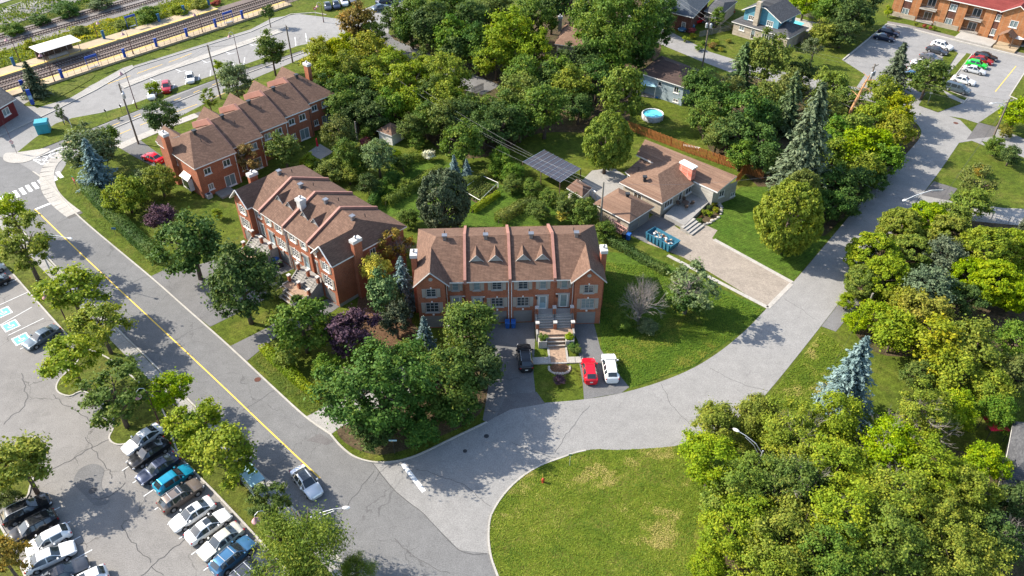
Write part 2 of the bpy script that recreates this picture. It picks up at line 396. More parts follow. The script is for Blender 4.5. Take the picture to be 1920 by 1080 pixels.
leaf_mat('leaf_red', (0.16, 0.03, 0.03), (0.27, 0.055, 0.05), (0.38, 0.12, 0.08))
leaf_mat('leaf_lemon', (0.26, 0.25, 0.03), (0.50, 0.43, 0.06), (0.68, 0.58, 0.12), 0.3)
leaf_mat('needle_blue', (0.048, 0.085, 0.080), (0.095, 0.145, 0.140), (0.19, 0.25, 0.235), 0.1)
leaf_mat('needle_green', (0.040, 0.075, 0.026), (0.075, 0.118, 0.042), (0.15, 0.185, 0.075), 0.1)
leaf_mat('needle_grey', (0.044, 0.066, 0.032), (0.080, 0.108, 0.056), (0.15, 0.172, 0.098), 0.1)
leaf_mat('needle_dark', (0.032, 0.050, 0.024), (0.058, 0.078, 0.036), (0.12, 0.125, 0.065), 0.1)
leaf_mat('white_bloom', (0.12, 0.16, 0.03), (0.60, 0.58, 0.46), (0.75, 0.73, 0.62), 0.2)
def car_paint(name, c, metal=0.25, rough=0.28):
    return NT(name).done(c, rough, metal, None, 0.06, **{'Coat Weight': 0.7, 'Coat Roughness': 0.03})
for nm, c in dict(white=(0.66,0.66,0.645), black=(0.012,0.013,0.015), navy=(0.022,0.03,0.055), charcoal=(0.05,0.055,0.065), grey=(0.13,0.13,0.14), silver=(0.60,0.61,0.61), teal=(0.01,0.22,0.33), bronze=(0.16,0.13,0.11), champagne=(0.60,0.57,0.48), blue=(0.05,0.14,0.25), red=(0.55,0.008,0.02), darkred=(0.35,0.015,0.02), lime=(0.02,0.62,0.06), slate=(0.09,0.12,0.145)).items():
    car_paint('paint_'+nm if nm not in ('white','blue') else 'car_'+nm, c, 0.0 if nm in ('white','red','black') else 0.35)
def paint(nm): return M.get('car_'+nm) or M['paint_'+nm]


# ------------------------------------------------------------------ the setting: ground, roads, pavements
sheet('ground', [(-900,-500),(900,-500),(900,1500),(-900,1500)], 0.0, M['grass'])
# forest floor and planting soil
def blob(name, pts, z, mat, n=5): return sheet(name, spline(pts, n, True), z, mat)
blob('forest_floor', [(-39.31, 151.88),(-29.77, 180.31),(-12.75, 186.95),(5.32, 197.63),(30.61, 209.29),(33.81, 174.02),(24.61, 157.01),(21.16, 135.72),(4.98, 133.61),(-2.87, 125.62),(-11.46, 125.62),(-20.49, 138.97),(-27.98, 141.2)], 0.010, M['soil'])
blob('forest_floor', [(36.26, 147.0),(47.57, 159.67),(58.18, 157.01),(69.33, 147.0),(76.26, 140.08),(74.97, 131.14),(62.32, 115.66),(52.61, 105.21),(46.23, 100.8),(40.34, 118.27),(35.71, 127.55)], 0.010, M['soil'])
blob('forest_floor', [(20.35, 57.25),(29.6, 60.73),(36.75, 59.94),(45.17, 59.55),(52.41, 58.0),(64.39, 55.76),(57.33, 38.93),(16.82, 37.36),(18.09, 47.61)], 0.010, M['soil'])
blob('forest_floor', [(46.92, 85.31),(57.79, 100.8),(67.89, 105.21),(82.56, 100.8),(76.22, 76.57),(57.85, 74.55),(46.83, 74.55)], 0.010, M['soil'])
blob('forest_floor', [(-20.56, 61.94),(-17.51, 71.63),(-14.43, 80.8),(-7.41, 71.63),(-3.34, 70.68),(-3.8, 64.01),(-9.78, 59.7),(-15.64, 57.85)], 0.010, M['soil'])
blob('flower_bed', [(-20.79, 90.12),(-14.9, 85.31),(-13.29, 76.57),(-16.53, 74.55),(-20.92, 80.8)], 0.014, M['mulch'])
# ---- roads
MAIN_R = spline([(-98.45, 127.55),(-88.85, 123.72),(-82.99, 119.69),(-77.56, 114.81),(-68.87, 105.51),(-52.13, 90.12),(-45.47, 83.81),(-36.78, 75.55),(-29.8, 68.65),(-24.41, 63.43),(-20.97, 60.73)], 6)
CORNER = spline([(-20.97, 60.73),(-19.43, 58.92),(-17.69, 57.47),(-15.49, 56.72),(-13.11, 56.8),(-11.09, 57.47),(-9.26, 58.54),(-6.16, 60.57),(-2.94, 62.6)], 5)
MAIN_L = spline([(-101.97, 121.87),(-88.99, 113.13),(-76.51, 101.95),(-65.88, 91.63),(-51.34, 77.71),(-46.31, 73.07),(-34.93, 62.1),(-25.53, 52.98),(-18.83, 46.24),(-13.3, 40.55),(-7.67, 34.38)], 5)
SIDE_OUT = spline([(-2.94, 62.6),(-0.32, 64.61),(3.21, 65.55),(8.71, 66.24),(13.34, 67.3),(18.16, 69.11),(22.9, 71.63),(27.31, 75.05),(31.32, 78.97),(35.09, 83.25),(40.6, 89.38),(49.36, 100.23),(61.11, 114.81),(70.82, 126.0),(76.28, 133.19),(77.21, 138.31),(76.52, 143.48)], 5)
SIDE_IN = spline([(1.92, 34.38),(-1.41, 42.79),(-2.26, 45.75),(-2.38, 48.56),(-1.97, 50.33),(-0.75, 52.56),(0.99, 54.6),(3.08, 56.2),(5.51, 57.32),(7.54, 58.16),(9.68, 58.54),(12.7, 58.46),(19.79, 59.23),(23.85, 61.29),(27.94, 64.27),(31.29, 67.48),(40.93, 78.97),(54.18, 95.27),(67.95, 112.14),(74.6, 120.41),(81.92, 129.93)], 5)
main_road = sheet('main_road', MAIN_R + CORNER + [(-5.83, 54.32),(-1.97, 50.19),(-2.38, 48.56),(-2.26, 45.75),(-1.41, 42.79),(1.92, 34.38)] + MAIN_L[::-1], 0.020, M['asphalt_main'])
sheet('side_road', SIDE_OUT + [(80.65, 144.64),(86.07, 138.97),(86.36, 128.54),(84.63, 130.73)] + SIDE_IN[::-1][:-5] + [(-2.3, 45.26),(-5.27, 45.63),(-9.55, 50.19),(-12.55, 52.84),(-15.6, 56.65),(-13.11, 56.8)] + CORNER[-14:], 0.026, M['asphalt_side'])
sheet('street', [(28.94, 194.69),(37.87, 182.92),(44.27, 171.9),(53.09, 163.79),(64.01, 157.8),(71.54, 152.89),(80.56, 144.4),(77.07, 137.44),(76.43, 143.25),(68.9, 148.92),(59.47, 153.65),(47.57, 159.67),(41.02, 167.19),(34.08, 175.87),(25.5, 186.95)], 0.018, M['asphalt_side'])
sheet('road_patch', [(-23.57, 59.86),(-22.24, 60.97),(-20.42, 59.7),(-21.17, 59.16)], 0.030, M['asphalt_patch'])
sheet('road_patch', [(67.95, 112.14),(71.79, 116.52),(74.75, 114.14),(71.68, 110.51)], 0.032, M['asphalt_patch'])
sheet('road_patch', [(83.83, 131.14),(89.46, 138.31),(92.31, 136.57),(89.32, 132.37)], 0.032, M['asphalt_patch'])
sheet('side_lane', [(89.06, 137.44),(91.91, 135.72),(98.37, 125.62),(94.42, 118.27),(88.18, 129.93),(84.81, 131.14)], 0.016, M['asphalt_side'])
sheet('side_lane', [(71.68, 110.51),(67.95, 112.14),(64.9, 107.97),(69.59, 105.21),(77.35, 103.71),(86.65, 102.24),(89.5, 107.51),(79.55, 108.29)], 0.016, M['concrete_old'])
sheet('side_lane', [(41.44, 79.5),(43.04, 78.44),(49.16, 85.31),(46.18, 85.31)], 0.022, M['asphalt_drive'])
# wood-side lane that ends at a gate
sheet('lane', [(-29.09, 182.92),(-27.1, 178.71),(-20.39, 172.5),(-11.5, 162.95),(-2.43, 154.42),(-5.95, 149.9),(-8.72, 151.38),(-12.16, 154.42),(-19.75, 165.19),(-28.93, 175.56),(-32.25, 180.31)], 0.014, M['asphalt_drive'])
# ---- parking lot, near left
LOT_K = [(-85.76, 103.71),(-72.29, 90.75),(-67.05, 85.66),(-59.56, 78.44),(-54.76, 73.75)]
sheet('parking_lot', [(-119.09, 123.72),(-85.76, 103.71),(-72.29, 90.75),(-67.05, 85.66),(-59.56, 78.44),(-53.18, 72.39),(-47.36, 62.76),(-40.56, 60.33),(-35.81, 55.98),(-31.99, 52.63),(-27.89, 48.82),(-23.42, 44.55),(-15.66, 36.35),(-60.12, 27.26)], 0.012, M['asphalt_lot'])
for pts in ([(-72.29, 90.75),(-67.05, 85.66),(-59.56, 78.44),(-55.99, 75.05)], [(-36.66, 56.8),(-31.99, 52.63),(-27.89, 48.82),(-23.42, 44.55),(-20.75, 41.94)]): kerb(pts)
island = spline([(-55.99, 75.05),(-55.29, 72.58),(-56.2, 69.57),(-55.68, 67.66),(-53.8, 66.77),(-52.15, 67.48),(-48.01, 64.44),(-46.53, 61.94),(-46.34, 60.18),(-45.05, 59.23),(-43.34, 59.55),(-40.51, 60.18),(-36.66, 56.8),(-38.2, 58.77),(-42.27, 65.29),(-48.13, 70.68),(-52.83, 74.05)], 4, True)
sheet('planting_island', island, 0.09, M['grass_rough']); kerb(island + island[:1], 0.18, 0.12)
strip_l = spline([(-86.88, 109.08),(-72.42, 91.0),(-67.16, 85.9),(-59.65, 78.65),(-50.81, 70.68),(-41.11, 61.94),(-35.85, 56.13),(-32.03, 52.77),(-27.93, 48.95),(-23.45, 44.67),(-18.92, 40.55)], 4)
strip_r = spline([(-15.85, 40.55),(-21.8, 46.98),(-27.55, 52.56),(-38.26, 62.76),(-47.01, 71.63),(-53.63, 77.81),(-65.99, 89.63),(-73.15, 96.62),(-81.09, 104.46)], 4)
sheet('verge', strip_l + strip_r, 0.016, M['grass_rough'])
isl2 = spline([(-59.07, 55.76),(-52.48, 51.87),(-52.27, 53.61),(-52.44, 54.46),(-53.19, 55.18),(-56.26, 57.25),(-60.24, 58.0)], 4, True)
sheet('planting_island', isl2, 0.09, M['grass_rough']); kerb(isl2 + isl2[:1], 0.18, 0.12)
sheet('planting_island', [(-58.37, 52.22),(-53.1, 48.56),(-48.68, 43.96),(-46.28, 41.1),(-52.45, 41.1)], 0.05, M['grass_rough']); kerb([(-53.1, 48.56),(-51.81, 47.29),(-48.35, 43.49),(-46.05, 40.82)])
slabs('pavement', [(-86.01, 109.08),(-73.67, 97.71),(-65.86, 90.37),(-51.72, 76.88),(-46.64, 72.1),(-35.75, 61.7),(-26.45, 52.77),(-20.07, 46.48),(-13.73, 40.0)], 1.5, 1.5, 0.045, M['concrete_old'])
sheet('bus_stop_pad', [(-28.87, 54.32),(-27.49, 55.11),(-24.73, 52.77),(-25.99, 51.53)], 0.06, M['concrete_old'])
kerb(MAIN_L); kerb(MAIN_R[12:] + CORNER[1:])
kerb(SIDE_IN[4:48])
# stall lines
mk = empty('stall_lines', (0,0,0)); mk['kind'] = 'structure'
def line(a, b, w=0.11, z=0.034, mat='paint_white', name='painted_line', parent=mk): return band(name, [a, b], w, z, M[mat], parent=parent)
for a, b in (((-43.1, 55.54),(-41.75, 57.17)), ((-41.31, 53.89),(-39.89, 55.47)), ((-39.49, 52.15),(-38.12, 53.75)), ((-37.72, 50.46),(-36.27, 52.01)), ((-35.76, 48.63),(-34.26, 50.19)), ((-34.01, 46.94),(-32.51, 48.5)), ((-32.17, 45.14),(-30.66, 46.73)), ((-30.41, 43.37),(-28.86, 44.96)),
             ((-70.83, 83.96),(-68.3, 86.69)), ((-68.7, 79.72),(-66.17, 83.47)), ((-66.57, 77.71),(-63.48, 81.13)), ((-63.74, 75.05),(-61.86, 76.98)), ((-72.81, 87.92),(-71.21, 89.63)),
             ((-47.84, 50.79),(-49.19, 49.67)), ((-46.0, 49.01),(-47.45, 47.8)), ((-44.19, 47.23),(-45.75, 45.93)), ((-42.35, 45.69),(-43.99, 44.37))): line(a, b)
# accessible bays: blue square, white border, wheelchair mark
def access_bay(c, rz, lab):
    e = empty('accessible_bay_marking', (c[0], c[1], 0), rz, lab, 'road marking', 'accessible bay markings')
    MB().poly([(-0.95,-0.95,.032),(0.95,-0.95,.032),(0.95,0.95,.032),(-0.95,0.95,.032)]).build('border', M['paint_white'], e)
    MB().poly([(-0.78,-0.78,.036),(0.78,-0.78,.036),(0.78,0.78,.036),(-0.78,0.78,.036)]).build('field', M['paint_blue'], e)
    m = MB(); ring = []
    for k in range(20):
        t0 = R(150 + k*12.5); t1 = R(150 + (k+1)*12.5)
        m.poly([(0.34*math.cos(t0)-.05,0.34*math.sin(t0)-.12,.040),(0.34*math.cos(t1)-.05,0.34*math.sin(t1)-.12,.040),(0.24*math.cos(t1)-.05,0.24*math.sin(t1)-.12,.040),(0.24*math.cos(t0)-.05,0.24*math.sin(t0)-.12,.040)][::-1])
    m.poly([(-.12,-.05,.040),(0,-.05,.040),(0,.38,.040),(-.12,.38,.040)])
    m.poly([(0.002,-.05,.040),(.36,-.05,.040),(.36,.05,.040),(0.002,.05,.040)]); m.poly([(.30,-.4,.040),(.40,-.4,.040),(.40,-.06,.040),(.30,-.06,.040)])
    m.poly([(-.06+.11*math.cos(R(k*36)), .53+.11*math.sin(R(k*36)), .040) for k in range(10)])
    m.build('wheelchair_symbol', M['paint_white'], e)
access_bay((-69.58, 82.35), R(45), 'blue wheelchair marking at the photo edge, farthest up the lot')
access_bay((-67.22, 79.61), R(45), 'blue wheelchair marking in the middle of the three bays')
access_bay((-64.53, 76.98), R(45), 'blue wheelchair marking right beside the slate car nose')
# centre line, stop bars, zebra
yl = empty('centre_line_marking'); yl['kind'] = 'structure'
CL = spline([(-77.24, 107.97),(-62.24, 93.56),(-47.09, 79.29),(-36.04, 68.83),(-28.6, 61.7),(-21.03, 54.53)], 6)
band('yellow_line', CL, 0.16, 0.034, M['paint_yellow'], parent=yl)
line((-77.08, 107.82), (-74.47, 110.67), 0.5, name='stop_line'); line((-12.19, 56.5), (-9.49, 52.77), 0.5, name='stop_line', z=0.036)
for i in range(11):
    a, b = (-84.33, 109.87), (-77.9, 118.62); f = i/10.0
    c = Vector((a[0]+(b[0]-a[0])*f, a[1]+(b[1]-a[1])*f)); d = Vector((-80.41, 113.8)) - Vector((-82.78, 116.52)); d.normalize()
    line((c.x-d.x*1.3, c.y-d.y*1.3), (c.x+d.x*1.3, c.y+d.y*1.3), 0.62, name='crossing_stripe')
hb = [(-84.97, 123.91),(-82.5, 122.05),(-80.27, 124.86),(-78.18, 127.55),(-80.28, 129.53),(-82.21, 127.94)]
for a, b in zip(hb, hb[1:]+hb[:1]): line(a, b, 0.2, name='box_line')
for a, b in (((-83.78, 122.98),(-81.18, 127.36)),((-84.97, 123.91),(-81.5, 123.35)),((-83.97, 125.05),(-80.67, 124.48)),((-83.16, 126.19),(-79.54, 125.81)),((-82.5, 122.05),(-82.83, 127.16)),((-81.4, 123.35),(-81.42, 128.34)),((-80.49, 124.48),(-80.28, 129.53))): line(a, b, 0.16, z=0.038, name='box_line')
def cover(p, r, lab, mat='metal_dark', z=0.03):
    o = MB().lathe([(r, z), (r, z+.012), (r*.8, z+.014)], p[0], p[1], 16).build('manhole_cover', M[mat]); tag(o, lab, 'manhole cover', 'manhole covers')
cover((-45.26, 52.91), 0.42, 'round iron manhole cover in the shade of the parking lot'); cover((-31.61, 69.57), 0.4, 'rusty manhole cover by the main road kerb', 'brick_dark')
cover((84.69, 137.65), 0.45, 'dark manhole cover in the side road below the apartment lot', 'brick_dark'); cover((103.95, 167.19), 0.42, 'rusty manhole cover between the apartment car rows', 'brick_dark', 0.02)
cover((-2.95, 60.49), 0.3, 'small dark cover in the tree shade by the corner'); cover((-5.32, 58.31), 0.25, 'small drain cover beside the stop line')
blob('road_patch', [(-47.78, 53.96),(-47.85, 55.76),(-46.67, 56.5),(-45.19, 55.76),(-44.62, 53.61),(-42.93, 51.53),(-44.14, 50.99),(-45.78, 52.22)], 0.030, M['asphalt_drive'])
# sealed cracks and joints in the asphalt
ck = empty('asphalt_cracks'); ck['kind'] = 'structure'; rc = random.Random(31)
def crack(pts, w=0.07, z=0.032, amp=0.22):
    P = resample(spline(pts, 6), 0.45); out = []; dr = 0.0
    for i, p in enumerate(P):
        dr = dr*.7+rc.uniform(-amp, amp); q = P[min(i+1,len(P)-1)]-P[max(i-1,0)]; q = Vector((-q.y, q.x)).normalized() if q.length > 1e-6 else Vector((0,1))
        out.append((p.x+q.x*dr*min(1,i/3), p.y+q.y*dr*min(1,i/3)))
    band('sealed_crack', out, w, z, M['seal'], parent=ck)
for pts in ([(-46.28, 60.02),(-48.63, 57.62),(-51.23, 55.4)], [(-40.49, 48.56),(-37.91, 46.05),(-35.73, 43.84)], [(-35.73, 43.84),(-34.36, 45.45),(-33.13, 46.98)], [(-35.73, 43.84),(-36.09, 42.79),(-36.72, 41.66)], [(-35.73, 43.84),(-34.42, 42.51)], [(-61.5, 70.68),(-58.61, 65.98),(-59.37, 63.59),(-59.8, 61.94)], [(-55.86, 67.04),(-52.15, 64.44),(-49.24, 62.76)], [(-49.17, 60.33),(-47.29, 58.0),(-44.83, 56.35),(-43.45, 54.32)], [(-42.15, 53.96),(-42.92, 52.22),(-45.06, 51.87)], [(-35.13, 52.91),(-42.21, 56.5),(-42.46, 54.32)]): crack(pts)
for pts in ([(-71.89, 103.71),(-69.91, 105.97),(-67.46, 105.21)], [(-55.27, 87.68),(-53.13, 90.12),(-51.37, 89.51)], [(-45.63, 75.05),(-43.15, 78.12),(-41.09, 79.5)], [(-32.12, 64.44),(-29.33, 67.48),(-28.68, 67.48)], [(-21.93, 47.61),(-17.97, 50.19),(-15.36, 55.76)], [(-11.99, 46.98),(-8.47, 43.96),(-5.77, 43.08)]): crack(pts, .05, .032, .12)
for pts in ([(4.82, 58.0),(7.16, 61.94),(9.61, 65.29)], [(18.45, 68.83),(19.21, 65.29),(21.18, 61.94)], [(0.0, 59.55),(3.01, 58.0),(5.39, 57.4)], [(24.92, 71.63),(28.33, 68.83),(31.29, 67.48)], [(37.99, 85.31),(41.11, 80.8)], [(-10.63, 55.76),(-5.81, 53.96),(-1.97, 50.52)], [(-15.11, 53.96),(-14.18, 55.76),(-12.8, 56.65)]): crack(pts, .045, .036, .14)
crack([(-15.6, 56.65),(-12.55, 52.84),(-9.55, 50.19),(-5.27, 45.63),(-2.3, 45.26)], .07, .036, .03)
# ---- driveways
DR = M['asphalt_drive']
sheet('driveway', [(-52.21, 90.37),(-50.27, 92.4),(-46.99, 92.66),(-40.19, 96.62),(-34.26, 95.27),(-31.33, 92.66),(-37.1, 87.68),(-42.23, 87.08),(-43.48, 86.25),(-45.47, 83.81),(-41.84, 80.8),(-40.44, 79.5),(-44.71, 83.02),(-49.48, 87.8)], 0.022, DR)
sheet('driveway', [(-45.55, 84.04),(-43.44, 86.6),(-36.96, 90.12),(-33.59, 88.89),(-34.26, 85.31),(-37.81, 81.9),(-40.41, 79.4)], 0.024, DR)
sheet('driveway', [(-36.78, 75.55),(-32.79, 79.18),(-29.32, 83.02),(-24.81, 85.78),(-22.98, 84.62),(-25.97, 80.8),(-31.0, 77.6),(-33.79, 72.87)], 0.024, DR)
sheet('driveway', [(-24.41, 63.43),(-22.93, 64.61),(-17.13, 68.83),(-11.71, 74.55),(-8.95, 74.55),(-10.54, 68.83),(-19.93, 61.94),(-20.97, 60.73)], 0.024, M['concrete_old'])
sheet('driveway', [(-6.58, 79.72),(3.02, 80.37),(3.01, 76.57),(2.67, 70.68),(2.86, 67.21),(3.98, 65.55),(-0.19, 64.61),(-2.94, 62.6),(-3.45, 62.93),(-2.94, 67.93),(-2.71, 72.58),(-5.51, 74.55)], 0.024, DR)
sheet('driveway', [(7.61, 80.15),(10.99, 80.26),(11.48, 75.05),(12.8, 71.63),(14.43, 68.29),(13.34, 67.3),(8.71, 66.24),(8.76, 68.83),(8.55, 72.58),(8.67, 76.57)], 0.024, DR)
sheet('driveway', [(3.0, 67.48),(3.98, 65.55),(-0.19, 64.61),(-1.89, 63.43),(-0.65, 67.04)], 0.028, M['asphalt_patch'])
pv = sheet('paver_driveway', [(35.26, 83.36),(40.16, 88.89),(30.77, 99.8),(32.02, 101.95),(29.54, 104.31),(27.25, 100.8),(23.45, 105.97),(18.16, 100.8),(20.51, 98.54),(25.45, 95.01),(28.73, 91.38)], 0.022, M['paver_grey'])
for a, b in (((35.26, 83.36),(40.16, 88.89)), ((40.16, 88.89),(30.63, 99.94)), ((35.26, 83.36),(23.15, 95.54))):
    P = resample([a, b], 1.0)
    for i in range(len(P)-1):
        d = (P[i+1]-P[i]).normalized(); nn = Vector((-d.y, d.x))*0.3; q = [P[i]+d*.02+nn, P[i+1]+nn, P[i+1]-nn, P[i]+d*.02-nn]
        MB().prism([(p.x,p.y) for p in q], 0.0, 0.05).build('edging_slab', M['concrete'], pv)
sheet('garage_court', [(18.16, 100.8),(20.51, 98.54),(23.74, 102.24),(27.87, 104.46),(24.1, 107.51),(22.96, 106.73)], 0.030, DR)
# ---- lawns that differ from the general turf
sheet('corner_lawn', SIDE_IN[5:60] + [(34.58, 65.29),(26.33, 57.25),(20.28, 47.61),(17.73, 34.38)], 0.07, M['grass_corner'])
sheet('bungalow_lawn', [(40.23, 89.14),(31.01, 99.8),(28.59, 103.71),(34.04, 109.87),(38.64, 114.81),(43.14, 114.81),(46.23, 100.8),(49.03, 100.23)], 0.016, M['grass_lush'])
sheet('back_lawn', [(-23.13, 106.73),(-20.79, 123.72),(-12.29, 123.72),(-5.5, 118.27),(6.92, 108.29),(11.77, 103.71),(-6.7, 102.97)], 0.014, M['grass_lush'])
sheet('side_lawn', [(12.54, 96.62),(20.72, 95.27),(34.89, 83.02),(31.39, 79.29),(22.93, 71.82),(14.54, 68.11),(11.61, 75.05)], 0.018, M['grass_lush'])
sheet('verge', [(31.35, 67.21),(41.19, 78.65),(44.08, 74.55),(37.14, 65.29),(32.39, 61.94)], 0.016, M['grass'])
sheet('dirt_patch', spline([(27.68, 92.01),(30.15, 94.61),(32.11, 92.66),(28.49, 90.12)], 4, True), 0.02, M['grass_rough'])
# ---- railway and station
FE0, FE1 = Vector((-107.67, 157.54)), Vector((-73.19, 197.63)); NE0, NE1 = Vector((-103.85, 149.9)), Vector((-66.8, 192.17))
RD = (FE1-FE0).normalized(); RN = Vector((-RD.y, RD.x))
bed0, bed1 = FE0 - RD*60, FE0 + RD*260
wbed = (NE0-FE0).dot(-RN); 
def rb(p, off): return (p.x - RN.x*off, p.y - RN.y*off)
sheet('track_bed', [rb(bed0,-2), rb(bed1,-2), rb(bed1, wbed+1), rb(bed0, wbed+1)], 0.02, M['ballast'])
sheet('track_bed', [rb(bed0,-26), rb(bed1,-26), rb(bed1,-15), rb(bed0,-15)], 0.02, M['gravel'])
far_r = [(-131.68, 185.25),(-124.83, 191.82),(-116.85, 206.07),(-106.68, 226.59),(-88.64, 257.22)]
band('far_road', far_r, 11, 0.02, M['asphalt_side']); band('far_road', offs(far_r, 16), 12, 0.02, M['concrete_old'])
kerb(offs(far_r, 6)); kerb(offs(far_r, -6)); kerb(offs(far_r, 9.8)); 
def track(off):
    root = empty('railway_track', (0,0,0)); root['kind'] = 'structure'
    for s in (-0.75, 0.75):
        a, b = rb(bed0, off+s), rb(bed1, off+s); d = RD; n2 = RN*0.05; m = MB()
        m.prism([(a[0]+n2.x,a[1]+n2.y),(b[0]+n2.x,b[1]+n2.y),(b[0]-n2.x,b[1]-n2.y),(a[0]-n2.x,a[1]-n2.y)], 0.16, 0.34); m.build('rail', M['rail_steel'], root)
    m = MB(); n = int((bed1-bed0).length/0.62)
    for i in range(n):
        p = bed0 + RD*(i*0.62); a = Vector(rb(p, off-1.3)); b = Vector(rb(p, off+1.3)); d = RD*0.12
        m.prism([(a.x-d.x,a.y-d.y),(a.x+d.x,a.y+d.y),(b.x+d.x,b.y+d.y),(b.x-d.x,b.y-d.y)], 0.02, 0.17)
    tag(m.build('sleepers', M['sleeper'], root), kind='stuff')
for off in (wbed*0.27, wbed*0.75, -18.6, -23.2): track(off)
def platform(name, off0, off1, p0, p1, edge):
    a, b = FE0 + RD*p0, FE0 + RD*p1
    o = MB().prism([rb(a,off0), rb(b,off0), rb(b,off1), rb(a,off1)], 0.0, 0.45).build(name, M['platform']); tag(o, kind='structure')
    e0, e1 = (off1-0.75, off1-0.02) if edge > 0 else (off0+0.02, off0+0.75)
    MB().prism([rb(a,e0), rb(b,e0), rb(b,e1), rb(a,e1)], 0.40, 0.462).build('yellow_edge', M['edge_yellow'], o)
    return o
LP = (FE1-FE0).length
platform('station_platform', -4.2, 0.0, -60, LP, 1)
platform('station_platform', wbed, wbed+3.2, -60, LP+14, -1)
# station forecourt
sheet('station_road', [(-106.34, 118.27),(-100.35, 131.14),(-96.74, 135.72),(-93.8, 142.33),(-90.15, 142.33),(-87.32, 154.42),(-81.92, 164.35),(-62.04, 185.25),(-58.68, 192.53),(-52.77, 195.42),(-41.61, 191.82),(-35.11, 201.4),(-25.43, 213.41),(-21.77, 203.33),(-29.51, 193.97),(-29.09, 182.92),(-32.16, 179.67),(-39.42, 178.71),(-46.94, 167.48),(-54.82, 157.01),(-64.77, 139.63),(-71.32, 128.54),(-78.48, 123.35),(-77.56, 114.81),(-80.72, 103.71),(-92.43, 95.27)], 0.014, M['asphalt_station'])
sheet('station_pavement', [(-101.67, 133.61),(-98.37, 138.97),(-101.26, 152.39),(-98.66, 153.14),(-95.86, 145.81),(-93.51, 143.94),(-92.46, 145.1),(-89.04, 148.2),(-86.86, 154.93),(-83.93, 162.95),(-82.49, 164.63),(-81.41, 162.95),(-85.18, 151.88),(-89.63, 142.33),(-94.86, 131.96),(-97.93, 126.58)], 0.05, M['concrete_old'])
kerb([(-97.93, 126.58),(-95.07, 132.37),(-89.73, 142.56),(-85.28, 152.13),(-81.51, 163.23),(-61.61, 183.58),(-57.54, 190.41),(-54.66, 195.05),(-48.95, 196.15),(-45.77, 194.69)], 0.25)
st_l = spline([(-96.69, 145.1),(-96.22, 147.47),(-93.92, 151.88),(-89.48, 159.67),(-88.38, 157.54),(-90.86, 149.9),(-93.52, 145.1)], 4, True); sheet('station_lawn', st_l, 0.08, M['grass_rough'])
med = [(-88.91, 126.39),(-88.35, 131.14),(-86.93, 137.44),(-84.82, 139.63),(-80.07, 141.87),(-75.29, 145.81),(-69.21, 153.14),(-61.55, 161.03),(-48.56, 175.25),(-44.17, 177.76),(-46.37, 173.41),(-60.03, 159.67),(-68.31, 150.39),(-73.08, 143.25),(-77.11, 138.31),(-80.74, 133.61),(-85.42, 127.55)]
sheet('median_lawn', med, 0.08, M['grass'])
sheet('corner_pavement', spline([(-88.91, 126.39),(-90.92, 126.0),(-90.08, 123.72),(-88.11, 122.61),(-85.66, 122.98),(-84.35, 125.24),(-83.49, 127.55),(-86.86, 127.55)], 4, True), 0.07, M['concrete'])
kerb([(-84.17, 124.86),(-80.73, 128.54),(-76.09, 134.45),(-67.04, 146.52),(-55.85, 161.03),(-43.59, 174.64)], 0.28)
band('bike_path', [(-86.32, 126.39),(-81.49, 130.73),(-76.67, 135.93),(-67.51, 147.95),(-56.2, 162.4),(-43.94, 176.5)], 2.6, 0.022, M['asphalt_drive'])
ps = empty('street_markings'); ps['kind'] = 'structure'
dashes([(-85.06, 126.77),(-81.31, 130.33),(-76.59, 135.72),(-67.43, 147.71),(-56.13, 162.12)], 1.6, 3.2, 0.14, 0.034, M['paint_yellow'], 'yellow_dash', ps)
dashes([(-74.77, 131.14),(-70.15, 137.44),(-62.35, 145.81),(-51.97, 159.13)], 5.0, 2.0, 0.13, 0.034, M['paint_yellow'], 'yellow_dash', ps)
dashes([(-84.55, 154.42),(-73.93, 167.48),(-69.85, 173.41)], 6.0, 1.5, 0.14, 0.034, M['paint_yellow'], 'yellow_dash', ps)
band('station_pavement', [(-80.71, 153.91),(-75.32, 161.3),(-66.65, 170.71),(-54.85, 184.25)], 2.2, 0.06, M['concrete']); kerb([(-79.88, 152.89),(-74.72, 160.21),(-66.07, 169.52),(-54.07, 183.58)], 0.25)
slabs('pavement', [(-71.46, 128.14),(-68.97, 131.96),(-64.93, 137.0),(-60.31, 141.87)], 2.0, 1.5, 0.05, M['concrete'])
slabs('pavement', spline([(-78.98, 127.16),(-80.15, 123.72),(-79.66, 119.69),(-76.96, 114.47),(-73.61, 110.51),(-69.15, 106.58)], 5), 2.3, 1.5, 0.06, M['concrete'], side=-0.35)
for a, b in (((-79.07, 139.63),(-79.87, 143.48)),((-76.98, 141.42),(-77.73, 145.81)),((-74.76, 143.25),(-75.8, 147.47)),((-72.85, 145.81),(-73.45, 148.68)),((-70.96, 147.71),(-71.39, 149.9)),((-69.18, 150.39),(-70.13, 154.93)),((-67.38, 152.89),(-68.5, 157.8)),((-65.26, 154.93),(-66.38, 159.67)),((-63.48, 157.54),(-64.64, 161.85)),((-61.88, 159.4),(-62.43, 162.95)),((-59.79, 162.95),(-61.06, 166.33)),((-58.27, 164.63),(-59.09, 168.64)),((-49.17, 175.25),(-50.48, 180.31)),((-47.24, 177.76),(-48.46, 182.59))): line(a, b, 0.16, parent=ps)
for p in ((-75.54, 156.75),(-71.76, 161.57),(-67.71, 166.33),(-63.76, 171.0),(-59.89, 175.87)):
    line((p[0]-1.0,p[1]+1.2), (p[0]+1.0,p[1]-.4), 0.15, parent=ps); line((p[0]+.4,p[1]-.8), (p[0]+1.9,p[1]+.3), 0.15, z=0.037, parent=ps)
